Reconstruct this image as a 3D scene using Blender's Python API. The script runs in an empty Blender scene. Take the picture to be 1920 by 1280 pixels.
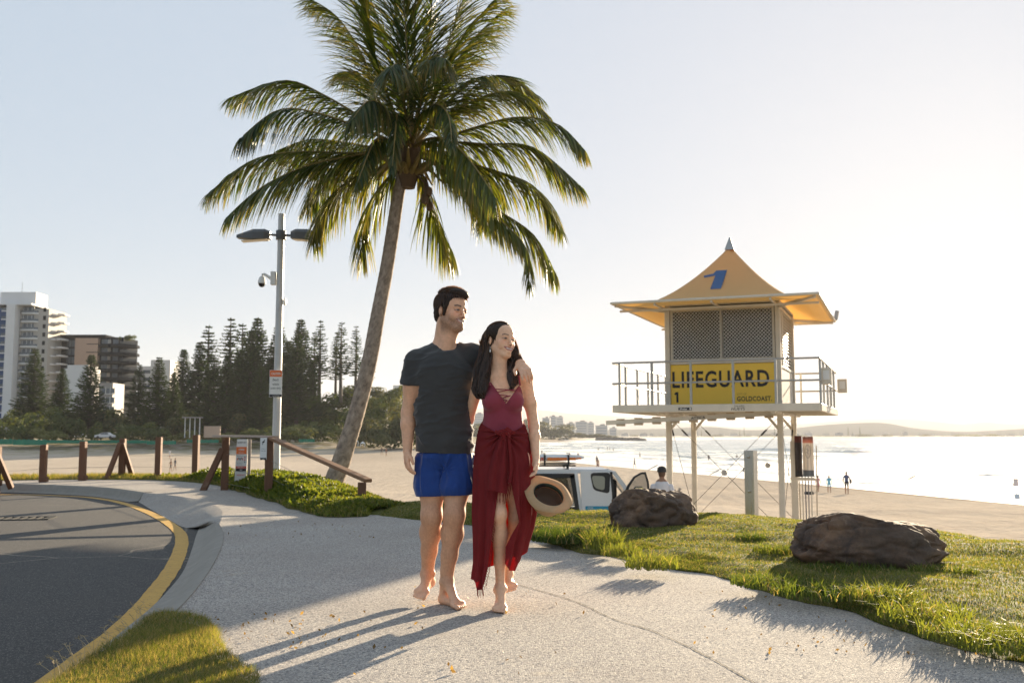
import bpy, bmesh, math, random
import numpy as np
from mathutils import Vector, Matrix, noise as mnoise
R = math.radians
S = bpy.context.scene
COL = S.collection
rng = np.random.default_rng(7)
random.seed(7)
# ---------------------------------------------------------------- camera, sky, sun, exposure
CAMZ, FPX = 0.95, 1866.7
PITCH = math.atan((816 - 640) / FPX)
cam_d = bpy.data.cameras.new('camera'); cam = bpy.data.objects.new('camera', cam_d); COL.objects.link(cam)
cam.location = (0, 0, CAMZ); cam.rotation_euler = (R(90) + PITCH, 0, 0)
cam_d.lens = 35; cam_d.sensor_width = 36; cam_d.clip_end = 60000; cam_d.clip_start = 0.05
cam_d.dof.use_dof = True; cam_d.dof.focus_distance = 5.9; cam_d.dof.aperture_fstop = 5.0
S.camera = cam
SUN_AZ, SUN_EL = R(25.8), R(11.5)           # azimuth clockwise from +Y
W = bpy.data.worlds.new('World'); S.world = W; W.use_nodes = True
wn = W.node_tree; bgn = wn.nodes['Background']
sky = wn.nodes.new('ShaderNodeTexSky'); sky.sky_type = 'NISHITA'; sky.sun_disc = False
sky.sun_elevation = SUN_EL; sky.sun_rotation = SUN_AZ
sky.air_density = 0.8; sky.dust_density = 0.8; sky.ozone_density = 4.0; sky.altitude = 0
hs = wn.nodes.new('ShaderNodeHueSaturation'); hs.inputs['Saturation'].default_value = 2.0
gm_ = wn.nodes.new('ShaderNodeGamma'); gm_.inputs[1].default_value = 0.22
wn.links.new(sky.outputs[0], gm_.inputs[0]); wn.links.new(gm_.outputs[0], hs.inputs['Color']); tn_ = wn.nodes.new('ShaderNodeMix'); tn_.data_type = 'RGBA'; tn_.blend_type = 'MULTIPLY'; tn_.inputs[0].default_value = 1; tn_.inputs[7].default_value = (.95, .98, 1.06, 1)
tn_.inputs[7].default_value = (.52, .49, .455, 1); ad_ = wn.nodes.new('ShaderNodeMix'); ad_.data_type = 'RGBA'; ad_.blend_type = 'ADD'; ad_.inputs[0].default_value = 1; ad_.inputs[7].default_value = (.535, .565, .625, 1)   # even pale light added to the whole sky to lift the shade
wn.links.new(hs.outputs[0], tn_.inputs[6]); wn.links.new(tn_.outputs[2], ad_.inputs[6]); wn.links.new(ad_.outputs[2], bgn.inputs[0])
bgn.inputs[1].default_value = 0.115
sd = bpy.data.lights.new('sun', 'SUN'); sun = bpy.data.objects.new('sun', sd); COL.objects.link(sun)
sd.energy = 3.6; sd.angle = R(0.5); sd.color = (1.0, 0.82, 0.58)
sdir = Vector((math.sin(SUN_AZ) * math.cos(SUN_EL), math.cos(SUN_AZ) * math.cos(SUN_EL), math.sin(SUN_EL)))
sun.rotation_euler = sdir.to_track_quat('Z', 'Y').to_euler()
S.view_settings.view_transform = 'Standard'; S.view_settings.look = 'None'
S.view_settings.exposure = 2.42; S.view_settings.gamma = 1.0; S.view_settings.use_curve_mapping = False
S.render.engine = 'CYCLES'
cy = S.cycles
cy.max_bounces = 8; cy.transparent_max_bounces = 12; cy.volume_bounces = 0; cy.diffuse_bounces = 3; cy.glossy_bounces = 3
cy.transmission_bounces = 4; cy.use_denoising = True; cy.caustics_reflective = False; cy.caustics_refractive = False
cy.sample_clamp_indirect = 6.0

# ---------------------------------------------------------------- helpers
CP, SP_ = math.cos(PITCH), math.sin(PITCH)
def ray(u, v):
    a, b = (u - 960) / FPX, (640 - v) / FPX
    return Vector((a, CP - b * SP_, SP_ + b * CP))
def at(u, v, Y):
    d = ray(u, v); t = Y / d.y
    return Vector((d.x * t, Y, CAMZ + d.z * t))
def gz(u, v, z=0.0):
    d = ray(u, v); t = (z - CAMZ) / d.z
    return Vector((d.x * t, d.y * t, z))

def tag(o, label=None, cat=None, group=None, kind=None):
    if label: o['label'] = label
    if cat: o['category'] = cat
    if group: o['group'] = group
    if kind: o['kind'] = kind
    return o
def empty(name, loc=(0, 0, 0), rz=0.0, label=None, cat=None, group=None, scale=1.0):
    o = bpy.data.objects.new(name, None); COL.objects.link(o); o.location = loc; o.rotation_euler = (0, 0, rz)
    o.scale = (scale,) * 3; o.empty_display_size = 0.2
    return tag(o, label, cat, group)
def link(name, me, parent=None, loc=None, rot=None):
    o = bpy.data.objects.new(name, me); COL.objects.link(o)
    if parent: o.parent = parent
    if loc is not None: o.location = loc
    if rot is not None: o.rotation_euler = rot
    return o
def mesh(name, V, F, mat=None, smooth=False, midx=None):
    """V (n,3) array; F list of lists, or (m,k) int array."""
    me = bpy.data.meshes.new(name)
    V = np.asarray(V, dtype=np.float32)
    if isinstance(F, np.ndarray):
        m, k = F.shape
        me.vertices.add(len(V)); me.vertices.foreach_set('co', V.ravel())
        me.loops.add(m * k); me.loops.foreach_set('vertex_index', F.astype(np.int32).ravel())
        me.polygons.add(m); me.polygons.foreach_set('loop_start', np.arange(0, m * k, k, dtype=np.int32))
        me.update(calc_edges=True)
    else:
        me.from_pydata([tuple(v) for v in V], [], F); me.update()
    if mat is not None:
        for mm in (mat if isinstance(mat, (list, tuple)) else [mat]): me.materials.append(mm)
    if midx is not None: me.polygons.foreach_set('material_index', np.asarray(midx, dtype=np.int32))
    me.polygons.foreach_set('use_smooth', np.full(len(me.polygons), bool(smooth)))
    return me
def ob(name, V, F, mat=None, parent=None, smooth=False, loc=None, rot=None, midx=None):
    return link(name, mesh(name, V, F, mat, smooth, midx), parent, loc, rot)
def setcol(me, name, arr):
    """per-vertex colour attribute"""
    a = me.color_attributes.new(name, 'FLOAT_COLOR', 'POINT')
    arr = np.asarray(arr, dtype=np.float32)
    if arr.shape[1] == 3: arr = np.concatenate([arr, np.ones((len(arr), 1), np.float32)], 1)
    a.data.foreach_set('color', arr.ravel())
def setfloat(me, name, arr):
    a = me.attributes.new(name, 'FLOAT', 'POINT'); a.data.foreach_set('value', np.asarray(arr, dtype=np.float32))

class MB:
    """collects primitives, builds ONE mesh"""
    def __init__(s): s.v = []; s.f = []; s.m = []; s.cur = 0
    def add(s, V, F):
        n = len(s.v); s.v.extend([tuple(v) for v in V])
        for f in F: s.f.append([i + n for i in f]); s.m.append(s.cur)
    def box(s, c, size, M=None, bev=0.0):
        hx, hy, hz = size[0] / 2, size[1] / 2, size[2] / 2
        if bev > 0:
            b = min(bev, hx * .6, hy * .6, hz * .6); P = []; 
            for sx in (-1, 1):
                for sy in (-1, 1):
                    for sz in (-1, 1):
                        P += [(sx * hx, sy * (hy - b), sz * (hz - b)), (sx * (hx - b), sy * hy, sz * (hz - b)), (sx * (hx - b), sy * (hy - b), sz * hz)]
            bm = bmesh.new(); vs = [bm.verts.new(p) for p in P]; bmesh.ops.convex_hull(bm, input=vs)
            bm.verts.index_update(); V = [v.co.copy() for v in bm.verts]; F = [[v.index for v in f.verts] for f in bm.faces]; bm.free()
        else:
            V = [Vector((x * hx, y * hy, z * hz)) for x in (-1, 1) for y in (-1, 1) for z in (-1, 1)]
            F = [[0, 1, 3, 2], [4, 6, 7, 5], [0, 4, 5, 1], [2, 3, 7, 6], [0, 2, 6, 4], [1, 5, 7, 3]]
        c = Vector(c)
        if M is not None: V = [M @ Vector(v) + c for v in V]
        else: V = [Vector(v) + c for v in V]
        s.add(V, F); return s
    def bar(s, a, b, w, h=None, up=(0, 0, 1), bev=0.0):
        a, b = Vector(a), Vector(b); h = h or w; d = (b - a); L = d.length; y = d.normalized()
        up = Vector(up)
        if abs(y.dot(up)) > .98: up = Vector((0, 1, 0))
        x = y.cross(up).normalized(); z = x.cross(y)
        M = Matrix((x, y, z)).transposed()
        return s.box((a + b) / 2, (w, L, h), M, bev)
    def tube(s, pts, r, n=8, cap=True):
        pts = [Vector(p) for p in pts]; k = len(pts)
        rs = r if isinstance(r, (list, tuple, np.ndarray)) else [r] * k
        V = []; F = []; xprev = None
        for i, p in enumerate(pts):
            t = (pts[min(i + 1, k - 1)] - pts[max(i - 1, 0)]).normalized()
            if xprev is None:
                a = Vector((0, 0, 1)) if abs(t.z) < .9 else Vector((0, 1, 0)); x = t.cross(a).normalized()
            else:
                x = (xprev - t * xprev.dot(t)).normalized()
            xprev = x; y = t.cross(x)
            for j in range(n):
                an = 2 * math.pi * j / n; V.append(p + (x * math.cos(an) + y * math.sin(an)) * rs[i])
        for i in range(k - 1):
            for j in range(n): F.append([i * n + j, i * n + (j + 1) % n, (i + 1) * n + (j + 1) % n, (i + 1) * n + j])
        if cap: F.append(list(range(n))[::-1]); F.append([(k - 1) * n + j for j in range(n)])
        s.add(V, F); return s
    def lathe(s, prof, n=16, c=(0, 0, 0), M=None):
        c = Vector(c); V = []; F = []
        for (r, z) in prof:
            for j in range(n):
                a = 2 * math.pi * j / n; p = Vector((r * math.cos(a), r * math.sin(a), z))
                V.append((M @ p if M is not None else p) + c)
        for i in range(len(prof) - 1):
            for j in range(n): F.append([i * n + j, i * n + (j + 1) % n, (i + 1) * n + (j + 1) % n, (i + 1) * n + j])
        F.append(list(range(n))[::-1]); F.append([(len(prof) - 1) * n + j for j in range(n)])
        s.add(V, F); return s
    def build(s, name, mat, parent=None, smooth=False, loc=None, rot=None):
        me = bpy.data.meshes.new(name); me.from_pydata(s.v, [], s.f); me.update()
        for mm in (mat if isinstance(mat, (list, tuple)) else [mat]): me.materials.append(mm)
        me.polygons.foreach_set('use_smooth', np.full(len(me.polygons), bool(smooth)))
        if isinstance(mat, (list, tuple)): me.polygons.foreach_set('material_index', np.array(s.m, dtype=np.int32))
        if smooth:
            bm = bmesh.new(); bm.from_mesh(me)
            for e in bm.edges:
                if len(e.link_faces) == 2 and e.calc_face_angle(0) > R(40): e.smooth = False
            bm.to_mesh(me); bm.free()
        return link(name, me, parent, loc, rot)

def grid_faces(nr, nc):
    i = np.arange(nr - 1)[:, None] * nc + np.arange(nc - 1)[None, :]
    return np.stack([i, i + 1, i + 1 + nc, i + nc], -1).reshape(-1, 4)
def copy_tree(o, parent=None):
    c = o.copy(); COL.objects.link(c); c.parent = parent
    for ch in list(o.children): copy_tree(ch, c)
    return c
def vnoise(P, scale=1.0, seed=0, octaves=3):
    """numpy value-ish noise: sum of rotated sines + hashed lattice noise, P (n,3)"""
    P = np.asarray(P, dtype=np.float64) * scale + seed * 17.31
    out = np.zeros(len(P)); amp = 1.0; tot = 0
    for o in range(octaves):
        i = np.floor(P).astype(np.int64); f = P - i; f = f * f * (3 - 2 * f)
        r = 0
        for dx in (0, 1):
            for dy in (0, 1):
                for dz in (0, 1):
                    h = ((i[:, 0] + dx) * 374761393 + (i[:, 1] + dy) * 668265263 + (i[:, 2] + dz) * 2147483647 + seed * 974634) & 0xffffffff
                    h = ((h ^ (h >> 13)) * 1274126177) & 0xffffffff; h = (h ^ (h >> 16)) & 0xffff
                    w = (f[:, 0] if dx else 1 - f[:, 0]) * (f[:, 1] if dy else 1 - f[:, 1]) * (f[:, 2] if dz else 1 - f[:, 2])
                    r = r + w * (h / 32767.5 - 1)
        out += amp * r; tot += amp; amp *= .5; P = P * 2.03 + 5.7
    return out / tot

# ---------------------------------------------------------------- materials
class NM:
    def __init__(s, name, base=(.5, .5, .5), rough=.6, metal=0.0, spec=.5):
        s.mat = bpy.data.materials.new(name); s.mat.use_nodes = True; s.t = s.mat.node_tree; s.n = s.t.nodes
        s.b = s.n['Principled BSDF']; s.out = s.n['Material Output']
        s.b.inputs['Base Color'].default_value = (*base, 1); s.b.inputs['Roughness'].default_value = rough
        s.b.inputs['Metallic'].default_value = metal; s.b.inputs['Specular IOR Level'].default_value = spec
        s._co = None
    def link(s, a, b): s.t.links.new(a, b)
    def co(s, kind='Object'):
        n = s.n.new('ShaderNodeTexCoord'); return n.outputs[kind]
    def pos(s):
        return s.n.new('ShaderNodeNewGeometry').outputs['Position']
    def mapping(s, v, scale=(1, 1, 1), rot=(0, 0, 0), loc=(0, 0, 0)):
        n = s.n.new('ShaderNodeMapping'); n.inputs['Scale'].default_value = scale; n.inputs['Rotation'].default_value = rot
        n.inputs['Location'].default_value = loc
        s.link(v, n.inputs[0]); return n.outputs[0]
    def noise(s, v, scale, detail=4, rough=.55, dist=0.0):
        n = s.n.new('ShaderNodeTexNoise'); n.inputs['Scale'].default_value = scale; n.inputs['Detail'].default_value = detail
        n.inputs['Roughness'].default_value = rough; n.inputs['Distortion'].default_value = dist
        s.link(v, n.inputs['Vector']); return n.outputs['Fac']
    def vor(s, v, scale, feature='F1', out='Distance', rand=1.0):
        n = s.n.new('ShaderNodeTexVoronoi'); n.feature = feature; n.inputs['Scale'].default_value = scale
        n.inputs['Randomness'].default_value = rand
        s.link(v, n.inputs['Vector']); return n.outputs[out]
    def wave(s, v, scale, dist=0.0, detail=2, direction='X', dscale=1.0):
        n = s.n.new('ShaderNodeTexWave'); n.bands_direction = direction; n.inputs['Scale'].default_value = scale
        n.inputs['Distortion'].default_value = dist; n.inputs['Detail'].default_value = detail; n.inputs['Detail Scale'].default_value = dscale
        s.link(v, n.inputs['Vector']); return n.outputs['Fac']
    def ramp(s, f, stops, interp='LINEAR'):
        n = s.n.new('ShaderNodeValToRGB'); n.color_ramp.interpolation = interp; el = n.color_ramp.elements
        while len(el) < len(stops): el.new(0.5)
        for e, (p, c) in zip(el, stops):
            e.position = p; e.color = (*c, 1) if len(c) == 3 else c
        s.link(f, n.inputs[0]); return n.outputs[0]
    def mix(s, f, a, b, mode='MIX'):
        n = s.n.new('ShaderNodeMix'); n.data_type = 'RGBA'; n.blend_type = mode
        for i, x in ((0, f), (6, a), (7, b)):
            if hasattr(x, 'links'): s.link(x, n.inputs[i])
            elif i == 0: n.inputs[0].default_value = x
            else: n.inputs[i].default_value = (*x, 1)
        return n.outputs[2]
    def math(s, op, a, b=0.0, c=None, clamp=False):
        n = s.n.new('ShaderNodeMath'); n.operation = op; n.use_clamp = clamp
        for i, x in enumerate((a, b) if c is None else (a, b, c)):
            if hasattr(x, 'links'): s.link(x, n.inputs[i])
            else: n.inputs[i].default_value = x
        return n.outputs[0]
    def maprange(s, f, a, b, c=0.0, d=1.0):
        n = s.n.new('ShaderNodeMapRange'); s.link(f, n.inputs[0])
        for i, x in zip((1, 2, 3, 4), (a, b, c, d)): n.inputs[i].default_value = x
        return n.outputs[0]
    def attr(s, name, out='Color'):
        n = s.n.new('ShaderNodeAttribute'); n.attribute_name = name; return n.outputs[out]
    def objrand(s): return s.n.new('ShaderNodeObjectInfo').outputs['Random']
    def color(s, x): s.link(x, s.b.inputs['Base Color']); return s
    def rough(s, x): s.link(x, s.b.inputs['Roughness']); return s
    def bump(s, h, strength=.3, dist=.01):
        n = s.n.new('ShaderNodeBump'); n.inputs['Strength'].default_value = strength; n.inputs['Distance'].default_value = dist
        s.link(h, n.inputs['Height']); s.link(n.outputs[0], s.b.inputs['Normal']); s.bn = n.outputs[0]; return s
    def translucent(s, fac=.4, col=None):
        """mix a translucent lobe in (thin leaves and cloth)"""
        t = s.n.new('ShaderNodeBsdfTranslucent'); m = s.n.new('ShaderNodeMixShader'); m.inputs[0].default_value = fac
        if col is None:
            L = s.b.inputs['Base Color'].links
            if L: s.link(L[0].from_socket, t.inputs[0])
            else: t.inputs[0].default_value = s.b.inputs['Base Color'].default_value
        elif hasattr(col, 'links'): s.link(col, t.inputs[0])
        else: t.inputs[0].default_value = (*col, 1)
        s.link(s.b.outputs[0], m.inputs[1]); s.link(t.outputs[0], m.inputs[2]); s.link(m.outputs[0], s.out.inputs[0]); return s
def plain(name, c, rough=.6, metal=0, spec=.5, var=.12, vs=6.0, bump=0.0):
    m = NM(name, c, rough, metal, spec); f = m.noise(m.co(), vs, 5)
    m.color(m.mix(f, tuple(x * (1 - var * 2) for x in c), tuple(min(1, x * (1 + var)) for x in c)))
    if bump: m.bump(m.noise(m.co(), vs * 6, 3), bump, .004)
    return m.mat
# ================================================================ the setting: ground, path, road, sea
def m_sand():
    m = NM('sand_mat', (.5, .42, .33), 1.0, spec=.0); p = m.pos()
    big = m.noise(m.mapping(p, (.05, .02, 1)), 1.0, 4); mid = m.noise(p, .9, 5); fine = m.noise(p, 40, 3)
    c = m.mix(m.maprange(big, .35, .7), (.43, .365, .295), (.52, .445, .36))
    c = m.mix(m.maprange(mid, .45, .75, 0, .45), c, (.31, .25, .20))
    wet = m.maprange(m.attr('shore', 'Fac'), 1.5, 9, 0.0, 1.0)
    c = m.mix(wet, (.26, .22, .18), c)
    veg = m.attr('veg', 'Fac'); vm = m.math('MULTIPLY', veg, m.maprange(m.noise(p, .35, 6), .42, .6), clamp=True)
    c = m.mix(vm, c, (.20, .19, .075)); m.color(c)
    m.rough(m.maprange(m.attr('shore', 'Fac'), 1.5, 9, .35, .95))
    tr = m.wave(m.mapping(p, (1, .35, 1), rot=(0, 0, .35)), .22, 9, 3)
    foot = m.vor(p, 3.2, 'F1'); 
    h = m.math('ADD', m.math('MULTIPLY', foot, .8), m.math('MULTIPLY', m.noise(p, 5, 4), .8)); h = m.math('ADD', h, m.math('MULTIPLY', tr, .5))
    m.bump(h, .75, .075); return m.mat
def m_path():
    m = NM('path_mat', (.3, .27, .24), .95, spec=.08); p = m.pos()
    v = m.vor(p, 125, out='Color'); d = m.vor(p, 125, 'DISTANCE_TO_EDGE'); d2 = m.vor(p, 55, 'F1')
    sep = m.n.new('ShaderNodeSeparateColor'); m.link(v, sep.inputs[0])
    st = m.ramp(sep.outputs[0], [(0, (.10, .102, .11)), (.15, (.27, .265, .27)), (.4, (.41, .385, .36)), (.7, (.53, .485, .43)), (1, (.70, .64, .56))])
    c = m.mix(m.maprange(d, 0, .12), (.26, .235, .21), st)
    big = m.noise(p, .7, 5, .6); c = m.mix(m.maprange(big, .35, .7, 0, .35), c, (.24, .20, .17))
    sandy = m.maprange(m.noise(p, 1.9, 6, .65), .62, .74, 0, .55); c = m.mix(sandy, c, (.46, .38, .29))
    stain = m.maprange(m.noise(p, 7, 4, .7), .68, .74, 0, .5); c = m.mix(stain, c, (.09, .08, .07))
    m.color(c)
    h = m.math('ADD', m.maprange(d, 0, .25), m.math('MULTIPLY', sep.outputs[1], .7)); h = m.math('ADD', h, m.math('MULTIPLY', d2, .6))
    m.bump(h, .4, .0045); return m.mat
def m_road():
    m = NM('asphalt_mat', (.06, .06, .06), .85, spec=.3); p = m.pos()
    v = m.vor(p, 170, out='Color'); sep = m.n.new('ShaderNodeSeparateColor'); m.link(v, sep.inputs[0])
    st = m.ramp(sep.outputs[0], [(0, (.026, .026, .028)), (.5, (.046, .045, .045)), (.85, (.085, .08, .075)), (1, (.24, .22, .2))])
    c = m.mix(m.maprange(m.noise(p, .55, 5, .6), .35, .75, 0, .5), st, (.075, .068, .06))
    wx = m.noise(p, .5, 3); sc = m.n.new('ShaderNodeVectorMath'); sc.operation = 'ADD'
    cmb = m.n.new('ShaderNodeCombineXYZ'); m.link(m.math('MULTIPLY', wx, .9), cmb.inputs[0]); m.link(m.math('MULTIPLY', m.noise(p, 3, 4), .2), cmb.inputs[1])
    m.link(p, sc.inputs[0]); m.link(cmb.outputs[0], sc.inputs[1])
    cr = m.vor(sc.outputs[0], .16, 'DISTANCE_TO_EDGE'); crack = m.maprange(cr, .0008, .0022, 1, 0)
    crack = m.math('MULTIPLY', crack, m.maprange(m.noise(p, .3, 2), .45, .55))
    c = m.mix(crack, c, (.22, .19, .15)); c = m.mix(m.maprange(m.noise(p, 14, 4, .7), .68, .75, 0, .5), c, (.17, .15, .13))
    m.color(c); m.bump(sep.outputs[1], .4, .003); return m.mat
def m_conc(name='kerb_mat', base=(.27, .25, .22)):
    m = NM(name, base, .85, spec=.3); p = m.pos()
    c = m.mix(m.noise(p, 6, 6, .65), tuple(x * .7 for x in base), tuple(x * 1.25 for x in base))
    c = m.mix(m.maprange(m.noise(p, 30, 5, .7), .6, .72, 0, .6), c, (.10, .09, .08)); m.color(c)
    m.bump(m.noise(p, 120, 4, .7), .3, .002); return m.mat
def m_yellow():
    m = NM('line_paint_mat', (.6, .36, .05), .7); p = m.pos()
    c = m.mix(m.noise(p, 9, 5), (.42, .23, .03), (.58, .34, .055))
    c = m.mix(m.maprange(m.noise(p, 45, 5, .75), .57, .66, 0, .85), c, (.10, .085, .06)); m.color(c)
    m.bump(m.noise(p, 180, 2), .3, .002); return m.mat
def m_turf():
    m = NM('turf_mat', (.08, .09, .03), .9, spec=.1); p = m.pos()
    c = m.mix(m.maprange(m.noise(p, 1.6, 5), .35, .65), (.075, .085, .022), (.14, .125, .045))
    c = m.mix(m.maprange(m.noise(p, 6, 5, .7), .55, .7, 0, .7), c, (.16, .12, .07)); m.color(c)
    m.bump(m.noise(p, 60, 4, .8), .5, .01); return m.mat
def m_sea():
    m = NM('sea_mat', (.12, .19, .22), .16, spec=.5); p = m.pos()
    m.b.inputs['IOR'].default_value = 1.33
    sh = m.attr('shore', 'Fac')
    # foam: streaks that run along the shore, dense near it
    cmb = m.n.new('ShaderNodeCombineXYZ'); m.link(m.attr('along', 'Fac'), cmb.inputs[0]); m.link(sh, cmb.inputs[1])
    f1 = m.noise(m.mapping(cmb.outputs[0], (.022, .075, 1)), 1.0, 6, .62, .6)
    f2 = m.noise(m.mapping(cmb.outputs[0], (.25, .6, 1)), 1.0, 4, .7)
    ff = m.math('ADD', m.math('MULTIPLY', f1, .8), m.math('MULTIPLY', f2, .25))
    near = m.maprange(sh, -120, -2, .60, .38)
    foam = m.maprange(m.math('SUBTRACT', ff, near), 0, .07, 0, 1)
    foam = m.math('MAXIMUM', foam, m.math('MULTIPLY', m.attr('crest', 'Fac'), 1.0), clamp=True)
    c = m.mix(m.maprange(sh, -400, 0), (.08, .15, .19), (.15, .23, .25)); c = m.mix(foam, c, (.62, .62, .61)); m.color(c)
    m.rough(m.maprange(foam, 0, 1, .14, .8))
    h = m.math('ADD', m.noise(m.mapping(p, (1, .8, 1)), .5, 6, .62), m.math('MULTIPLY', m.noise(p, .09, 3), 2.0))
    m.bump(h, .9, .55); return m.mat
M_SAND, M_PATH, M_ROAD, M_KERB, M_YEL, M_TURF, M_SEA = m_sand(), m_path(), m_road(), m_conc(), m_yellow(), m_turf(), m_sea()

SEA_Z = -4.6
SHORE = np.array([(95, -40), (62, 30), (41.5, 77), (33.5, 115), (15, 190), (-10, 320), (-34, 420), (-46, 520), (-30, 640), (0, 760), (60, 900)], float)
def shore_dist(x, y):
    """signed distance to the waterline (+ on the land side) and the length along it"""
    best = np.full(x.shape, 1e9); sg = np.ones(x.shape); al = np.zeros(x.shape); s0 = 0.0
    for (a, b) in zip(SHORE[:-1], SHORE[1:]):
        d = b - a; L = np.hypot(*d); t = np.clip(((x - a[0]) * d[0] + (y - a[1]) * d[1]) / L ** 2, 0, 1)
        px, py = a[0] + t * d[0], a[1] + t * d[1]; r = np.hypot(x - px, y - py)
        cr = d[0] * (y - a[1]) - d[1] * (x - a[0]); m = r < best
        best = np.where(m, r, best); sg = np.where(m, np.sign(cr), sg); al = np.where(m, s0 + t * L, al); s0 += L
    return best * sg, al
def sand_z(x, y):
    x = np.asarray(x, float); y = np.asarray(y, float)
    d, _ = shore_dist(x, y)
    zl = np.interp(y, [-50, 15, 21, 33, 60, 95, 150, 200, 250, 290, 330, 420], [-1.3, -1.35, -1.45, -1.75, -3.1, -4.0, -4.0, -3.7, -2.7, -1.5, -1.0, -.5])
    z = np.minimum(zl, SEA_Z + .08 * d + .02)
    hill = 11.0 * np.exp(-(((x + 78) / 42) ** 2 + ((y - 350) / 50) ** 2)) + 5.0 * np.exp(-(((x + 45) / 16) ** 2 + ((y - 345) / 26) ** 2))
    z = z + np.where(d > 5, hill, hill * .2)
    P = np.stack([x.ravel(), y.ravel(), np.zeros(x.size)], 1)
    n = vnoise(P, .12, 3).reshape(x.shape) * .16 + vnoise(P, .5, 4).reshape(x.shape) * .06
    z = z + n * np.clip(d / 12, 0, 1)
    return np.maximum(z, -9)
def sz(x, y): return float(sand_z(np.array([x]), np.array([y]))[0])
def fan_grid(ys, ss, off=30):
    Y, Sg = np.meshgrid(ys, ss, indexing='ij'); X = Sg * (Y + off); return X, Y
def build_beach():
    ys = np.concatenate([np.linspace(-40, 10, 20), np.geomspace(11, 900, 330)]); ss = np.linspace(-1.5, 1.5, 260)
    X, Y = fan_grid(ys, ss, 60); Z = sand_z(X, Y); d, al = shore_dist(X, Y)
    V = np.stack([X.ravel(), Y.ravel(), Z.ravel()], 1)
    me = mesh('beach_sand', V, grid_faces(*X.shape), M_SAND, True)
    setfloat(me, 'shore', d.ravel())
    vg = np.clip((Y - 205) / 60, 0, 1) * np.clip((-X - 20) / 40, 0, 1)
    vg = np.maximum(vg, np.clip((Y - 330) / 20, 0, 1) * (d > 25))
    setfloat(me, 'veg', vg.ravel())
    return tag(link('beach_sand', me), kind='structure')
build_beach()
def build_sea():
    ys = np.concatenate([[-200, -60], np.linspace(10, 60, 14), np.geomspace(62, 420, 420), np.geomspace(430, 40000, 70)])
    ss = np.linspace(-.75, 1.6, 420)
    X, Y = fan_grid(ys, ss, 25); d, al = shore_dist(X, Y)
    P = np.stack([X.ravel(), Y.ravel(), 0 * X.ravel()], 1)
    wob = vnoise(P, .02, 5, 2).reshape(X.shape) * 14
    Z = np.full(X.shape, SEA_Z); crest = np.zeros(X.shape)
    for k, (dd, amp, wd, a0, a1) in enumerate([(-11, .35, 1.6, 0, 400), (-24, .55, 2.2, 40, 330), (-42, .7, 2.6, 150, 420), (-58, .9, 3.0, 60, 200), (-85, .6, 4, 0, 500), (-125, .8, 5, 100, 600), (-170, .6, 6, 0, 900)]):
        e = (d - dd - wob) / wd
        msk = np.clip(vnoise(P, .018, 20 + k, 2).reshape(X.shape) * 3 + .7, 0, 1) * np.clip((al - a0) / 30, 0, 1) * np.clip((a1 - al) / 30, 0, 1)
        Z += amp * msk * np.where(e > 0, np.exp(-e * e * 2.5), np.exp(-e * e * .5))
        nf = vnoise(P, .35, 40 + k, 3).reshape(X.shape)
        crest = np.maximum(crest, msk * np.clip(np.exp(-np.maximum(e, -e * .35) ** 2 * 1.4) * 1.7 - .55 + nf * .6, 0, 1) * (k < 5))
    sw = vnoise(P, .06, 8, 3).reshape(X.shape) * .10 * np.clip(-d / 20, 0, 1)
    Z += sw
    V = np.stack([X.ravel(), Y.ravel(), Z.ravel()], 1)
    me = mesh('sea_water', V, grid_faces(*X.shape), M_SEA, True)
    setfloat(me, 'shore', d.ravel()); setfloat(me, 'along', al.ravel()); setfloat(me, 'crest', crest.ravel())
    return tag(link('sea_water', me), kind='structure')
build_sea()

def resample(P, n):
    P = np.array([list(p) for p in P], float); L = np.r_[0, np.cumsum(np.linalg.norm(np.diff(P, axis=0), axis=1))]
    # smooth (Catmull-Rom through the points), then even spacing
    Q = []
    for i in range(len(P) - 1):
        p0, p1, p2, p3 = P[max(i - 1, 0)], P[i], P[i + 1], P[min(i + 2, len(P) - 1)]
        for t in np.linspace(0, 1, 12, endpoint=False):
            Q.append(.5 * ((2 * p1) + (-p0 + p2) * t + (2 * p0 - 5 * p1 + 4 * p2 - p3) * t * t + (-p0 + 3 * p1 - 3 * p2 + p3) * t ** 3))
    Q.append(P[-1]); Q = np.array(Q); L = np.r_[0, np.cumsum(np.linalg.norm(np.diff(Q, axis=0), axis=1))]
    s = np.linspace(0, L[-1], n); return np.stack([np.interp(s, L, Q[:, k]) for k in range(Q.shape[1])], 1)
ROAD_Z = -0.15
back_px = [(-900, 930), (-400, 914), (-150, 905), (0, 901), (100, 899), (250, 899), (340, 902), (400, 908), (440, 918), (480, 930), (520, 941), (560, 955), (600, 966), (640, 969), (690, 967)]
right_px = [(690, 967), (780, 974), (870, 983), (930, 995), (1000, 1012), (1100, 1035), (1200, 1054), (1300, 1074), (1400, 1100), (1500, 1130), (1600, 1158), (1700, 1185), (1800, 1213), (1920, 1243)]
BACK = [gz(u, v)[:2] for u, v in back_px]
RIGHT = [gz(u, v)[:2] for u, v in right_px] + [(2.75, 3.2), (3.6, 1.6), (4.6, -.5), (6.5, -6)]
back_c = resample(BACK, 160); right_c = resample(RIGHT, 200)
verge_px = [(90, 1290), (150, 1250), (210, 1212), (255, 1181), (295, 1155), (340, 1157), (385, 1167), (405, 1190), (420, 1225), (455, 1255), (480, 1300)]
VERGE = [gz(u, v, 0)[:2] for u, v in verge_px]
k2in = [gz(u, v, 0)[:2] for u, v in [(411, 983), (418, 1000), (416, 1022), (402, 1053), (379, 1089), (344, 1131), (305, 1166), (258, 1205)]]
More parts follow.
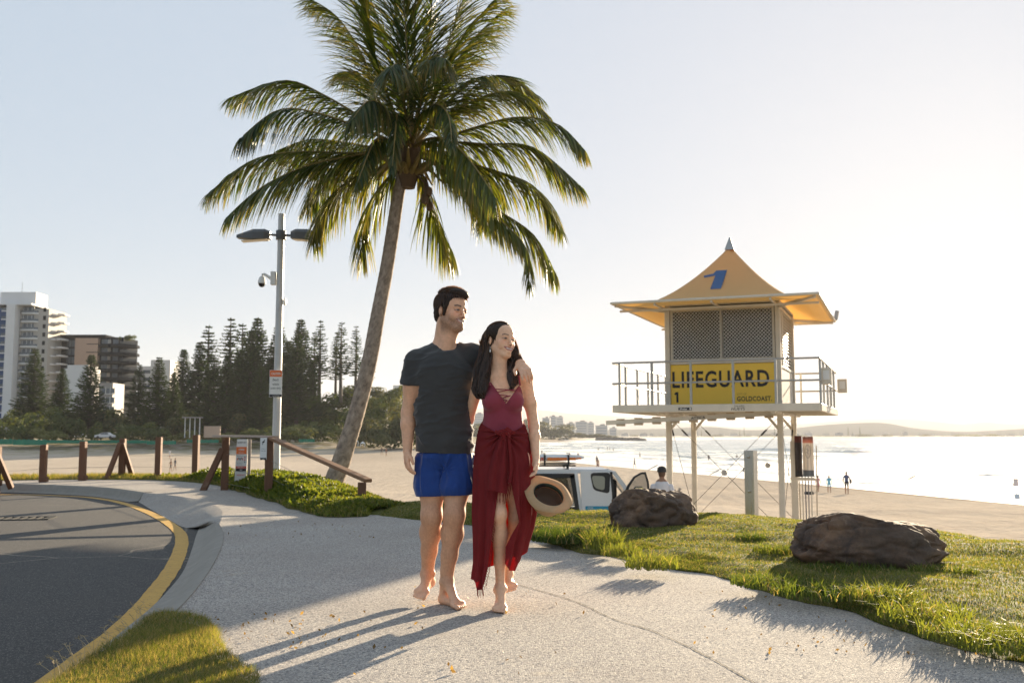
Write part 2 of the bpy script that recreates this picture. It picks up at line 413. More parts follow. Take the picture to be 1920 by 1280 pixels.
k2out = [gz(u, v, ROAD_Z)[:2] for u, v in [(380, 984), (372, 1006), (366, 1030), (351, 1073), (324, 1112), (289, 1151), (250, 1186), (200, 1232)]]
k2in_c = resample(k2in, 40); k2out_c = resample(k2out, 40)
k1top = [gz(u, v, 0)[:2] for u, v in [(-900, 925), (-400, 914), (-150, 909), (0, 907), (100, 909), (200, 914), (270, 923)]]
k1bot = [gz(u, v, ROAD_Z)[:2] for u, v in [(-900, 938), (-400, 925), (-150, 919), (0, 918), (110, 920), (200, 927), (258, 938)]]
k1top_c = resample(k1top, 60); _t = np.gradient(k1top_c, axis=0); _t /= np.linalg.norm(_t, axis=1)[:, None]; k1bot_c = k1top_c + np.stack([_t[:, 1], -_t[:, 0]], 1) * .09
dr_in = [gz(u, v, 0)[:2] for u, v in [(270, 923), (320, 928), (380, 938), (415, 956), (411, 983)]]
dr_out = [tuple(k1bot_c[-1])] + [gz(u, v, ROAD_Z)[:2] for u, v in [(285, 956), (318, 975), (350, 990), (380, 984)]]
dr_in_c, dr_out_c = resample(dr_in, 24), resample(dr_out, 24)
def flat_poly(name, pts, z, mat, parent=None):
    from mathutils.geometry import delaunay_2d_cdt
    n = len(pts); r = delaunay_2d_cdt([Vector((p[0], p[1])) for p in pts], [(i, (i + 1) % n) for i in range(n)], [], 1, 1e-5)
    V = [(p.x, p.y, z) for p in r[0]]; F = [list(f) for f in r[2]]
    return ob(name, V, F, mat, parent)
def _off(C, a): t = np.gradient(C, axis=0); t /= np.linalg.norm(t, axis=1)[:, None]; return C + np.stack([-t[:, 1], t[:, 0]], 1) * a
path_poly = [tuple(p) for p in _off(back_c, .3)[:-3:3]] + [tuple(gz(u, v)[:2]) for u, v in ((680, 954), (718, 954))] + [tuple(p) for p in _off(right_c, .3)[6::3]] + [(1, -8), (-1.2, -8), (-1.05, 0), (-.95, 2.6)] + [tuple(p) for p in (np.array([-1.55, 3.6]) + (resample(VERGE[4:], 30)[::-1] - np.array([-1.55, 3.6])) * .82)] \
    + [tuple(p) for p in k2in_c[:34][::-1]] + [tuple(p) for p in dr_in_c[::-1][1:]] + [tuple(p) for p in k1top_c[::-1][1:]]
o = flat_poly('footpath', path_poly, 0.0, M_PATH); tag(o, kind='structure'); PATHO = o
# the joint that runs across the path: a real dark groove strip of grit
jt = resample([gz(u, v)[:2] for u, v in [(880, 1072), (980, 1098), (1080, 1128), (1150, 1160), (1230, 1185), (1330, 1232), (1420, 1283), (1560, 1360)]], 160)
nn = np.stack([-(jt[2:, 1] - jt[:-2, 1]), jt[2:, 0] - jt[:-2, 0]], 1); nn = np.vstack([nn[:1], nn, nn[-1:]]); nn /= np.linalg.norm(nn, axis=1)[:, None]
jj = rng.normal(0, .0022, (160, 1)); jw = (.0022 + np.abs(rng.normal(0, .0018, (160, 1))))
A = jt + nn * (jj + jw); B = jt + nn * (jj - jw); V = np.zeros((320, 3)); V[:160, :2] = A; V[160:, :2] = B; V[:, 2] = .003
ob('crack', V, [[i, i + 1, 161 + i, 160 + i] for i in range(159)], plain('crack_grit', (.05, .043, .038), .95), PATHO)
def loft(name, C, Zs, mat, parent=None, smooth=True):
    n = len(C[0]); V = []
    for c, z in zip(C, Zs):
        z = np.broadcast_to(np.asarray(z, float), (n,))
        V.append(np.concatenate([np.asarray(c), z[:, None]], 1))
    return ob(name, np.vstack(V), grid_faces(len(C), n), mat, parent, smooth)
road_poly = [tuple(p) for p in k1bot_c] + [tuple(p) for p in dr_out_c[1:]] + [tuple(p) for p in k2out_c[1:]] + [(-2.0, 2.4), (-2.6, 0), (-2.9, -8), (-50, -8), (-50, 14)]
o = flat_poly('road', road_poly, ROAD_Z, M_ROAD); tag(o, kind='structure'); ROADO = o
# yellow edge line painted on the road
yl = [gz(u, v, ROAD_Z)[:2] for u, v in [(-900, 947), (-300, 931), (0, 927), (130, 930), (195, 936), (240, 946), (275, 959), (307, 975), (332, 993), (341, 1010), (337, 1034), (322, 1067), (294, 1105), (262, 1143), (215, 1188), (150, 1237), (85, 1285), (-40, 1370)]]
yc = resample(yl, 300); t = np.gradient(yc, axis=0); t /= np.linalg.norm(t, axis=1)[:, None]; nrm = np.stack([-t[:, 1], t[:, 0]], 1)
jit = vnoise(np.c_[yc * 9, np.zeros(300)], 1, 6, 2)[:, None] * .006
o = loft('edge_line', [yc + nrm * (.066 + jit), yc - nrm * (.066 - jit)], [ROAD_Z + .004] * 2, M_YEL, ROADO, False)
# kerbs
def kerb(name, top, bot, wtop, parent=None):
    d = top - bot; d /= np.linalg.norm(d, axis=1)[:, None]
    C = [bot - d * .16, bot, bot + (top - bot) * .25, bot + (top - bot) * .75, top, top + d * wtop, top + d * wtop]
    Z = [ROAD_Z + .006, ROAD_Z + .012, ROAD_Z + .04, -.02, .006, .008, -.05]
    return loft(name, C, Z, M_KERB, parent, False)
M_STEEL_D0 = plain('joint_dark', (.06, .055, .05), .95); KK1 = kerb('kerb', k1top_c, k1bot_c, .14); tag(KK1, kind='structure')
kk = kerb('kerb', k2in_c, k2out_c, .012); tag(kk, kind='structure')
C = [dr_out_c + (dr_in_c - dr_out_c) * t for t in (0, .3, .7, 1.0)]
tag(loft('ramp', C, [ROAD_Z + .003, -.12, -.03, .001], M_PATH), kind='structure')
# drain grate in the road
g = empty('drain_grate', gz(18, 975, ROAD_Z), .2, 'dark metal stormwater grate set into the asphalt near the left edge', 'drain')
mb = MB(); mb.box((0, 0, .006), (.9, .05, .012)); mb.box((0, .45, .006), (.9, .05, .012)); mb.box((-.45, .225, .006), (.05, .5, .012)); mb.box((.45, .225, .006), (.05, .5, .012)); 
M_STEEL_D = plain('dark_steel', (.05, .05, .05), .8, 0, .1)
mb.build('frame', M_STEEL_D, g)
for i in range(9): MB().box((-.4 + i * .1, .225, .008), (.035, .4, .012)).build('slat', M_STEEL_D, g)

# ---- lawn right of the path, with its crest and the slope to the beach
crest_px = [(702, 957), (716, 950), (740, 944), (800, 940), (890, 941), (1000, 953), (1100, 962), (1200, 968), (1300, 968), (1400, 967), (1470, 973), (1600, 984), (1750, 996), (1850, 1008), (1920, 1020), (2200, 1062)]
CREST = [gz(u, v, .09)[:2] for u, v in crest_px] + [(8.5, 4), (9.5, 1), (11, -6)]
crest_c = resample(CREST, 200)
def lawn_point(u, w):
    """u 0..1 along, w 0 path edge .. 1 crest .. 2 foot of the slope"""
    i = u * 199; i0 = np.clip(i.astype(int), 0, 198); f = (i - i0)[:, None]
    a = right_c[i0] * (1 - f) + right_c[i0 + 1] * f; b = crest_c[i0] * (1 - f) + crest_c[i0 + 1] * f
    tn = crest_c[np.clip(i0 + 3, 0, 199)] - crest_c[np.clip(i0 - 3, 0, 199)]; tn /= np.linalg.norm(tn, axis=1)[:, None]
    nrm = np.stack([-tn[:, 1], tn[:, 0]], 1)
    w1 = np.clip(w, 0, 1)[:, None]; w2 = np.clip(w - 1, 0, 1)[:, None]
    xy = a * (1 - w1) + b * w1 + nrm * w2 * 4.2
    # wandering edge over the path
    P = np.c_[xy, np.zeros(len(xy))]
    ed = vnoise(P, 1.4, 11, 3) * .16 + vnoise(P, 6, 12, 2) * .05
    xy = xy + (b - a) / (np.linalg.norm(b - a, axis=1)[:, None] + 1e-6) * (ed * np.clip(1 - w * 4, 0, 1))[:, None]
    W_ = np.linalg.norm(b - a, axis=1); dm = np.clip(w, 0, 1) * W_
    z = .002 + .055 * (1 - np.exp(-dm / .30)) + .05 * np.clip(w, 0, 1) + (vnoise(P, .9, 13, 3) * .055 + vnoise(P, 3.5, 14, 3) * .03) * np.clip(dm / .3, 0, 1)
    z = z - .02 * np.clip(w - .8, 0, .2) * 5
    fd = np.clip(u / .045, 0, 1); z = z * fd - .06 * (1 - fd)
    s = np.clip(w - 1, 0, 1); z = z - 2.1 * (s * s * (3 - 2 * s))
    return np.c_[xy, z]
nu, nw = 420, 130
U, Wg = np.meshgrid(np.linspace(0, 1, nu), np.r_[np.linspace(0, 1, 90), np.linspace(1.02, 2, 40)], indexing='ij')
V = lawn_point(U.ravel(), Wg.ravel()); me = mesh('lawn', V, grid_faces(nu, 130)[:, ::-1], M_TURF, True)
tag(link('lawn', me), kind='structure')
# ---- grassy bank left of the ramp rail and along the fence
def bank_point(u, w):
    i = u * 159; i0 = np.clip(i.astype(int), 0, 158); f = (i - i0)[:, None]; a = back_c[i0] * (1 - f) + back_c[i0 + 1] * f
    tn = back_c[np.clip(i0 + 3, 0, 159)] - back_c[np.clip(i0 - 3, 0, 159)]; tn /= np.linalg.norm(tn, axis=1)[:, None]
    nrm = np.stack([-tn[:, 1], tn[:, 0]], 1); P = np.c_[a + nrm * w[:, None], 0 * w]
    ed = vnoise(P, 2, 15, 3) * .1 * np.clip(1 - w, 0, 1); xy = a + nrm * (w + ed - .06)[:, None]
    top = np.interp(a[:, 0], [-12, -7, -5.5, -4.3, -3.4, -2.4, -1.9], [.05, .06, .14, .20, .14, .06, .02])
    s = np.clip((w - .9) / 3.4, 0, 1)
    P = np.c_[xy, 0 * w]
    z = .004 + top * np.clip(w / .35, 0, 1) + vnoise(P, 1.5, 16, 3) * .05 * np.clip(w / .3, 0, 1) - 1.75 * (s * s * (3 - 2 * s))
    return np.c_[xy, z]
U, Wg = np.meshgrid(np.linspace(0, 1, 260), np.r_[np.linspace(0, 1, 14), np.linspace(1.1, 4.6, 30)], indexing='ij')
V = bank_point(U.ravel(), Wg.ravel()); tag(link('grass_bank', mesh('grass_bank', V, grid_faces(260, 44)[:, ::-1], M_TURF, True)), kind='structure')
# ---- small verge at the lower left
vv = resample(VERGE + [(-.9, 2.4), (-1.0, -2), (-2.9, -2), (-2.4, 1.4), (-2.0, 2.6), VERGE[0]], 180)[:-1]
cen = np.array([-1.55, 3.6])
rings = []
for k, t in enumerate(np.linspace(1, 0.02, 14)):
    xy = cen + (vv - cen) * t; P = np.c_[xy, 0 * xy[:, 0]]
    d = (1 - t) * 1.2; z = -.02 + .045 * min(1, d / .16) + vnoise(P, 2.2, 18, 3) * .02 * min(1, d / .2)
    lf = np.clip((-2.15 - xy[:, 0]) * 1.0, 0, 1) * 0
    rings.append(np.c_[xy, z])
nv = len(vv); V = np.vstack([np.c_[vv, np.full(nv, -.16)]] + rings)
F = [[r * nv + i, r * nv + (i + 1) % nv, (r + 1) * nv + (i + 1) % nv, (r + 1) * nv + i] for r in range(14) for i in range(nv)]
F.append([14 * nv + i for i in range(nv)])
tag(ob('verge', V, F, M_TURF, None, True), kind='structure')
def tri_in(pts, poly):
    x, y = pts[:, 0], pts[:, 1]; ins = np.zeros(len(pts), bool); n = len(poly)
    for i in range(n):
        x1, y1 = poly[i]; x2, y2 = poly[(i + 1) % n]
        c = ((y1 > y) != (y2 > y)) & (x < (x2 - x1) * (y - y1) / (y2 - y1 + 1e-12) + x1); ins ^= c
    return ins
# ================================================================ lifeguard tower
TX = Matrix.Rotation(R(-21.5), 3, 'Z')
TC = Vector((5.53, 24.92, 0))
def text_mesh(body, size, xs=1.0, bold=0.0, depth=.0015, shear=0.0, space=1.0):
    c = bpy.data.curves.new('txt', 'FONT'); c.body = body; c.size = size; c.offset = bold; c.extrude = depth; c.align_x = 'LEFT'
    c.resolution_u = 3; c.shear = shear; c.space_character = space
    o = bpy.data.objects.new('txt', c); COL.objects.link(o); dg = bpy.context.evaluated_depsgraph_get(); dg.update()
    me = bpy.data.meshes.new_from_object(o.evaluated_get(dg)); bpy.data.objects.remove(o); bpy.data.curves.remove(c)
    me.transform(Matrix.Diagonal((xs, 1, 1, 1))); return me
def text(name, body, width, height, mat, parent, loc, rot=(math.pi / 2, 0, 0), bold=.02, shear=0.0, space=1.0, depth=.0015, center=True):
    me = text_mesh(body, 1.0, 1.0, bold, 0.0, shear, space)
    n = len(me.vertices); co = np.zeros(n * 3, np.float32); me.vertices.foreach_get('co', co); co = co.reshape(-1, 3)
    mn, mx = co.min(0), co.max(0); s = np.array([width / (mx[0] - mn[0]), height / (mx[1] - mn[1]), 1])
    co = (co - mn) * s
    if center: co[:, 0] -= width / 2; co[:, 1] -= height / 2
    co[:, 2] = 0; me.vertices.foreach_set('co', co.ravel()); me.update(); me.name = name
    me.materials.clear(); me.materials.append(mat)
    return link(name, me, parent, loc, rot)
M_TPAINT = plain('tower_cream_paint', (.66, .60, .50), .55, 0, .4, .14, 3.0, .08)
M_ALU = plain('weathered_aluminium', (.42, .41, .39), .42, .75, .5, .12, 5)
M_YPAN = plain('yellow_panel', (.93, .60, .07), .45, 0, .5, .05, 2)
M_BLK = plain('black_lettering', (.02, .018, .02), .5)
M_BLUE1 = plain('blue_numeral', (.035, .10, .24), .6)
M_WHITE = plain('white_paint', (.72, .72, .70), .45, 0, .5, .05)
M_DARK = plain('dark_interior', (.045, .043, .042), .6)
m = NM('canopy_fabric', (.75, .42, .09), .6); m.color(m.mix(m.noise(m.co(), 2, 3), (.84, .60, .27), (.88, .65, .32))); m.translucent(.55); M_CANOPY = m.mat
m = NM('tinted_glass', (.05, .055, .06), .06, 0, .6); m.b.inputs['Alpha'].default_value = .55; M_GLASS = m.mat
def tower():
    T = empty('lifeguard_tower', (TC.x, TC.y, sz(TC.x, TC.y)), R(-21.5), 'raised cream lifeguard tower with yellow canopy roof and numeral one, standing on the sand', 'lifeguard tower')
    g0 = T.location.z; H = lambda z: z - g0
    DZ = H(1.50); hx, hy = 2.3, 2.85; cx, cyy = 1.3, 1.5; cy0 = -1.5
    # legs
    for (x, y) in ((-cx, -cyy), (cx, -cyy), (-cx, cyy), (cx, cyy)):
        l = MB().box((x, y, (DZ - .6) / 2 - .0), (.13, .13, DZ + .6 - .02), None, .02).build('leg', M_TPAINT, T)
        MB().box((x, y, .02), (.34, .34, .04)).build('base_plate', M_ALU, l)
        b = MB(); b.bar((x - .0, y, DZ - .45), (x + .35 * (1 if x < 0 else -1), y, DZ - .03), .06); b.bar((x, y, DZ - .45), (x, y + .35 * (1 if y < 0 else -1), DZ - .03), .06)
        b.build('knee_brace', M_TPAINT, l)
    # deck
    d = MB()
    for y in (-hy, hy): d.box((0, y, DZ + .06), (2 * hx, .06, .17), None, .008)
    for x in (-hx, hx): d.box((x, 0, DZ + .058), (.06, 2 * hy - .07, .164), None, .008)
    d.build('deck_fascia', M_TPAINT, T)
    b = MB()
    for i in range(9): b.box((0, -hy + .35 + i * (2 * hy - .7) / 8, DZ + .03), (2 * hx - .08, .06, .09))
    for x in (-cx, cx): b.box((x, 0, DZ - .035), (.1, 2 * hy - .08, .06))
    b.build('deck_beams', M_TPAINT, T)
    me = mesh('deck_board', *(lambda q: (q.v, q.f))(MB().box((0, 0, 0), (2 * hx - .07, .185, .03))), M_ALU)
    for i in range(28): link('deck_board', me, T, (0, -hy + .16 + i * (2 * hy - .32) / 27, DZ + .12))
    D1 = DZ + .14
    # railing: top rail, mid rail, posts as parts
    rl = lambda a, b_, z, nm: MB().tube([(a[0], a[1], z), (b_[0], b_[1], z)], .024, 10).build(nm, M_ALU, T, True)
    cs = [(-hx, -hy), (hx, -hy), (hx, hy), (-hx, hy)]
    for i in range(4):
        a, c = cs[i], cs[(i + 1) % 4]
        rl(a, c, D1 + .98, 'top_rail'); rl(a, c, D1 + .50, 'mid_rail')
    for i in range(4):
        a, c = Vector(cs[i]), Vector(cs[(i + 1) % 4]); n = 5
        for k in range(n):
            p = a + (c - a) * ((k + .0) / n if k else .035)
            if i == 0 and k == 2: p = a + (c - a) * .395
            MB().box((p.x, p.y, D1 + .49), (.05, .05, .98)).build('rail_post', M_ALU, T)
    # cabin walls
    wz = 2.42; wt = .05
    for (x, y) in ((-cx, -cyy), (cx, -cyy), (-cx, cyy), (cx, cyy)):
        MB().box((x, y, D1 + wz / 2), (.12, .12, wz), None, .015).build('corner_post', M_TPAINT, T)
    # front: yellow panel, sill, mesh window
    ph = 1.0; fy = -cyy + .02
    MB().box((0, fy, D1 + ph / 2), (2 * cx - .125, .04, ph), None, .004).build('yellow_panel', M_YPAN, T)
    P = bpy.data.objects['yellow_panel']; yf = fy - .0225
    text('lettering', 'LIFEGUARD', 2.28, .40, M_BLK, P, (-.06, yf, D1 + .64), bold=.022, space=1.12)
    mb1 = MB(); mb1.box((-1.085, yf, D1 + .22), (.05, .002, .25)); mb1.bar((-1.10, yf, D1 + .335), (-1.145, yf, D1 + .285), .045, .002, (0, 1, 0)); mb1.build('lettering', M_BLK, P)
    text('lettering', 'GOLDCOAST.', .80, .115, M_BLK, P, (.73, yf, D1 + .165), bold=.022, space=1.08)
    text('lettering', 'CITY OF', .22, .045, plain('faint_lettering', (.45, .27, .05), .5), P, (.44, yf, D1 + .275), bold=.002)
    MB().box((0, fy - .01, D1 + ph + .045), (2 * cx - .13, .09, .08), None, .006).build('sill', M_TPAINT, T)
    w0, w1 = D1 + ph + .09, D1 + wz - .10
    wf = MB(); 
    for x in (-cx + .10, cx - .10): wf.box((x, fy - .01, (w0 + w1) / 2), (.05, .06, w1 - w0))
    wf.box((.0, fy - .01, w1 - .02), (2 * cx - .26, .058, .05)); wf.box((0, fy - .01, w0 + .02), (2 * cx - .26, .058, .04)); wf.box((-.02, fy - .012, (w0 + w1) / 2), (.045, .05, w1 - w0 - .05))
    WF = wf.build('window_frame', M_TPAINT, T)
    for s in (-1, 1):
        MB().box((s * .60 - .01, fy + .02, (w0 + w1) / 2), (1.12, .008, w1 - w0 - .06)).build('pane', M_GLASS, WF)
    # diamond security mesh
    gm = MB(); x0, x1 = -cx + .125, cx - .125; st = .083; hh = w1 - w0 - .08; yy = fy - .055
    def seg(ax, az, bx, bz):
        # clip to rectangle
        t0, t1 = 0.0, 1.0; dx, dz = bx - ax, bz - az
        for p, q in ((-dx, ax - x0), (dx, x1 - ax), (-dz, az - w0 - .04), (dz, w1 - .04 - az)):
            if p == 0: continue
            r = q / p
            if p < 0: t0 = max(t0, r)
            else: t1 = min(t1, r)
        if t0 < t1: gm.bar((ax + dx * t0, yy, az + dz * t0), (ax + dx * t1, yy, az + dz * t1), .011, .011, (0, 1, 0))
    L = 4.0
    for i in range(-30, 60):
        xx = x0 + i * st; seg(xx, w0, xx + L, w0 + L * 1.05); seg(xx, w0, xx - L, w0 + L * 1.05)
    o = gm.build('security_mesh', plain('mesh_white', (.62, .60, .56), .5), T); tag(o, kind='stuff')
    # side and back walls: lower panel + louvred shutters
    MB().box((0, cyy - .01, D1 + wz / 2 - .0), (2 * cx - .125, .04, wz - .01)).build('back_wall', M_TPAINT, T)
    for s in (1, -1):
        MB().box((s * (cx - .015), .0, D1 + .45), (.04, 2 * cyy - .125, .9)).build('side_wall', M_TPAINT, T)
        MB().box((s * (cx - .06), 0, D1 + .9 + (wz - .95) / 2), (.01, 2 * cyy - .13, wz - 1.0)).build('side_wall', M_TPAINT, T)
        for (y0, y1, lou) in ((-cyy + .07, -cyy + .75, False), (-cyy + .80, cyy - .08, True)):
            fr = MB()
            for y in (y0, y1): fr.box((s * (cx - .01), y, D1 + .9 + (wz - .95) / 2), (.06, .05, wz - .97))
            for z in (D1 + .935, D1 + wz - .08): fr.box((s * (cx - .008), (y0 + y1) / 2, z), (.055, y1 - y0 - .05, .05))
            F = fr.build('shutter_frame', M_TPAINT, T)
            n = 17
            me = mesh('slat', *(lambda q: (q.v, q.f))(MB().box((0, 0, 0), (.012, y1 - y0 - .06, .075), Matrix.Rotation(R(-28 * s), 3, 'Y'))), M_TPAINT)
            for k in range(n): link('slat', me, F, (s * (cx - .02), (y0 + y1) / 2, D1 + 1.0 + k * (wz - 1.15) / (n - 1)))
    MB().box((0, 0, D1 + wz + .02), (2 * cx + .1, 2 * cyy + .1, .04)).build('ceiling', M_TPAINT, T)
    # things inside seen through the mesh
    b = MB(); b.box((0, -cyy + .35, D1 + 1.0), (2.2, .5, .04)); b.build('counter', M_TPAINT, T)
    MB().tube([(.72, -cyy + .16, D1 + 1.05), (.72, -cyy + .16, D1 + 1.32)], .04, 12).build('bottle', M_WHITE, T, True)
    # canopy
    EZ = H(4.02); ex, ey = 2.32, 2.87; AZ = H(5.72)
    n = 33; V = []; 
    for i in range(n):
        for j in range(n):
            a, b2 = (i / (n - 1) * 2 - 1), (j / (n - 1) * 2 - 1); r = max(abs(a), abs(b2)); r2 = (abs(a) ** 5 + abs(b2) ** 5) ** .2
            rr = min(1, r * .35 + r2 * .65) if r < .99 else r
            zz = EZ + (AZ - EZ) * max(0, (1 - min(1, rr / .90)) ** 1.55)
            sag = -.09 * max(0, 1 - ((r - .88) / .12) ** 2) * (1 - max(0, min(abs(a), abs(b2)) - .5)) if r > .76 else 0
            V.append((a * ex, b2 * ey, zz + sag * .8))
    o = ob('canopy', V, grid_faces(n, n), M_CANOPY, T, True)
    md = o.modifiers.new('s', 'SOLIDIFY'); md.thickness = .004
    # canopy frame
    f = MB(); 
    for y in (-ey, ey): f.tube([(-ex, y, EZ + .0), (ex, y, EZ + .0)], .03, 8)
    for x in (-ex, ex): f.tube([(x, -ey, EZ - .002), (x, ey, EZ - .002)], .03, 8)
    f.build('canopy_frame', M_TPAINT, T, True)
    f = MB()
    for sx in (-1, 1):
        for sy in (-1, 1):
            f.bar((sx * cx, sy * cyy, D1 + wz - .12), (sx * ex * .97, sy * ey * .97, EZ - .05), .05, .07)
    for x in (-cx, 0, cx):
        f.bar((x, -ey + .03, EZ - .06), (x, ey - .03, EZ - .06), .045, .05)
    for y in (-cyy - .7, cyy + .7): f.bar((-ex + .03, y, EZ - .115), (ex - .03, y, EZ - .115), .045, .05)
    f.build('canopy_arms', M_TPAINT, T)
    # lacing along the side edges
    f = MB()
    for s in (-1, 1):
        for k in range(46):
            y = -ey + .06 + k * (2 * ey - .12) / 45
            f.bar((s * (ex - .07), y, EZ - .03), (s * (ex + .02), y + .05, EZ + .015), .008)
    tag(f.build('lacing', M_WHITE, T), kind='stuff')
    MB().lathe([(.17, AZ - .10), (.155, AZ - .06), (.05, AZ + .17), (.012, AZ + .25)], 4, (0, 0, 0), Matrix.Rotation(R(45), 3, 'Z')).build('finial', M_ALU, T)
    # the numeral on the front canopy slope
    pts = [(-.30, .13), (-.30, .20), (-.10, .24), (-.03, .33), (.20, .33), (.03, -.33), (-.19, -.33), (-.06, .17)]
    # slope at front: interpolate canopy height
    def cz(x, y):
        a, b2 = abs(x / ex), abs(y / ey); r = max(a, b2); r2 = (a ** 5 + b2 ** 5) ** .2; rr = min(1, r * .35 + r2 * .65)
        return EZ + (AZ - EZ) * max(0, (1 - min(1, rr / .90)) ** 1.55)
    V = []; F = []; ny = 14; nx = 10
    import mathutils.geometry as mg
    poly = [Vector(p) for p in pts]
    inner = [(x, y) for x in np.linspace(-.3, .2, 16) for y in np.linspace(-.32, .32, 20)]
    inner = [Vector(p) for p, k in zip(inner, tri_in(np.array(inner), pts)) if k]
    rr = mg.delaunay_2d_cdt(poly + inner, [(i, (i + 1) % len(poly)) for i in range(len(poly))], [], 1, 1e-5)
    for p in rr[0]:
        # map local (x, up) to y on the slope
        yb = -1.06 - (-p.y) * 0; yl = -1.20 + p.y * 1.2; x = -.10 + p.x * 1.15 - p.y * .25
        V.append((x, yl, cz(x, yl) + .016))
    ob('numeral', V, [list(f_) for f_ in rr[2]], M_BLUE1, T)
    # boards rack beam underneath with rope cleats and the ATTICA lettering
    bm_ = MB(); a = Vector((-2.5, -hy + .1, DZ - .26)); c = Vector((1.35, -hy + .42, DZ - .06)); bm_.bar(a, c, .05, .10)
    B = bm_.build('rack_beam', M_TPAINT, T)
    for k in range(9):
        p = a.lerp(c, .09 + k * .108); q = MB(); q.bar(p + Vector((-.1, 0, .06)), p + Vector((.08, 0, .06)), .07, .03)
        for z in range(4): pass
        q.bar(p + Vector((-.1, 0, -.07)), p + Vector((.09, 0, -.07)), .10, .05)
        q.build('bracket', plain('bracket_tan', (.45, .34, .22), .6) if k == 0 else bpy.data.materials['bracket_tan'], B)
    ang = math.atan2(c.z - a.z, c.x - a.x)
    q = a.lerp(c, .55); text('lettering', 'ATTICA', .32, .055, M_BLK, B, q + Vector((0, -.034, .0)), (math.pi / 2, -ang, math.atan2(c.y - a.y, c.x - a.x)), bold=.02)
    FB = bpy.data.objects['deck_fascia']
    s = MB().box((-.62, -hy - .034, DZ + .045), (.30, .006, .06)).build('sticker', M_BLK, T)
    text('lettering', 'Shelta', .17, .04, M_WHITE, s, (-.66, -hy - .0385, DZ + .045), bold=.02, shear=.2)
    MB().box((-.50, -hy - .0385, DZ + .045), (.035, .002, .04)).build('mark', M_WHITE, s)
    text('lettering', 'HUEYS', .30, .065, M_BLK, T, (.56, -hy - .0325, DZ + .035), bold=.004, shear=.15)
    text('lettering', 'THE MAD', .22, .035, M_BLK, T, (.58, -hy - .0325, DZ + .095), bold=.0, shear=.1)
    # junction boxes on the right end of the railing
    for (x, y, sx_) in ((hx + .02, -hy + .35, .22), (hx + .08, hy - .6, .24)):
        bx = MB().box((x + .1, y, D1 + .60), (sx_, .14, .36), None, .01).build('control_box', M_TPAINT, T)
        MB().box((x + .1, y - .075, D1 + .62), (sx_ * .6, .01, .2)).build('door', M_WHITE, bx)
    # floodlight on the canopy corner
    MB().box((ex + .05, ey - .3, EZ + .12), (.10, .16, .26), Matrix.Rotation(R(12), 3, 'Y'), .02).build('floodlight', M_ALU, T)
    # bracing cables with turnbuckles
    def cab(a, b_):
        c_ = MB().tube([a, b_], .006, 5).build('cable', M_STEEL_D, T)
        a, b_ = Vector(a), Vector(b_); MB().tube([a.lerp(b_, .12), a.lerp(b_, .17)], .02, 8).build('turnbuckle', M_STEEL_D, c_)
    zt = DZ - .1; zb = .35
    cab((cx, -cyy, zt), (-cx, -cyy, zb)); cab((-cx, -cyy, zt), (cx, -cyy, zb))
    cab((cx, cyy, zt), (-cx, cyy, zb)); cab((-cx, cyy, zt), (cx, cyy, zb))
    cab((cx, -cyy, zt), (cx, cyy, zb)); cab((cx, cyy, zt), (cx, -cyy, zb)); cab((-cx, -cyy, zt), (-cx, cyy, zb))
    for (x, y, z) in ((0, -cyy - .01, (zt + zb) / 2), (.62, cyy, (zt + zb) / 2 + .1)):
        MB().lathe([(.0, -.008), (.07, -.008), (.07, .008), (0, .008)], 16, (x, y, z), Matrix.Rotation(R(90), 3, 'X')).build('cable_ring', M_ALU, T)
    # flag box hanging at the back right leg with folded flag poles
    k = MB(); px, py = cx + .28, cyy - .35
    return T, g0, DZ, cx, cyy
T_, TG0, TDZ, TCX, TCY = tower()
def tw(x, y, z=0):   # tower-local to world
    v = TX @ Vector((x, y, 0)); return Vector((TC.x + v.x, TC.y + v.y, TG0 + z))
# flag and pole rack beside the right rear leg
p = at(1489, 860, 24.2)
FR = empty('flag_rack', (p.x, p.y, TG0), R(-21.5), 'cream rack of beach poles with red and white flags beside the rear tower leg', 'flag rack')
MB().box((0, 0, 1.2), (.16, .10, 2.4), None, .01).build('post', M_TPAINT, FR)
MB().box((.20, 0, 1.50), (.58, .12, .07), None, .01).build('shelf', M_TPAINT, FR)
MB().box((.20, 0, .28), (.62, .12, .06), None, .01).build('shelf', M_TPAINT, FR)
cols = [(.5, .42, .30), (.52, .47, .40), (.10, .10, .13), (.22, .2, .22), (.55, .5, .42), (.48, .4, .3)]
for i, c in enumerate(cols):
    x = .12 + i * .065 + (0.05 if i == 5 else 0)
    MB().tube([(x, -.02, .3), (x + .01 * (i - 2), -.02, 2.3)], .014, 7).build('pole', plain('pole_tint_%d' % i, c, .5), FR, True)
def cloth(name, w, h, mats, parent, loc, seed, rotz=0, amp=.02):
    nx_, nz_ = 14, 20; V = []
    for j in range(nz_):
        for i in range(nx_):
            a = i / (nx_ - 1); V.append(((a - .5) * w, amp * math.sin(a * 9 + seed + j * .12) + amp * .5 * math.sin(j * .4 + a * 3), (j / (nz_ - 1)) * h))
    F = grid_faces(nz_, nx_); rows = np.repeat(np.arange(nz_ - 1), nx_ - 1) / (nz_ - 1)
    mi = np.where(rows > .82, 1, np.where(rows < .12, 2, 0)) if len(mats) > 1 else np.zeros(len(rows), int)
    o = ob(name, V, F, mats, parent, True, loc, (0, 0, rotz), midx=mi); md = o.modifiers.new('s', 'SOLIDIFY'); md.thickness = .012; return o
M_FW = NM('flag_white', (.62, .58, .54), .8).translucent(.4).mat; M_FR = NM('flag_red', (.50, .26, .21), .8).translucent(.4).mat
M_FG = plain('flag_grey', (.16, .18, .2), .8); M_FD = plain('flag_dark', (.06, .045, .04), .8); M_FDR = plain('flag_dark_red', (.14, .04, .03), .8)
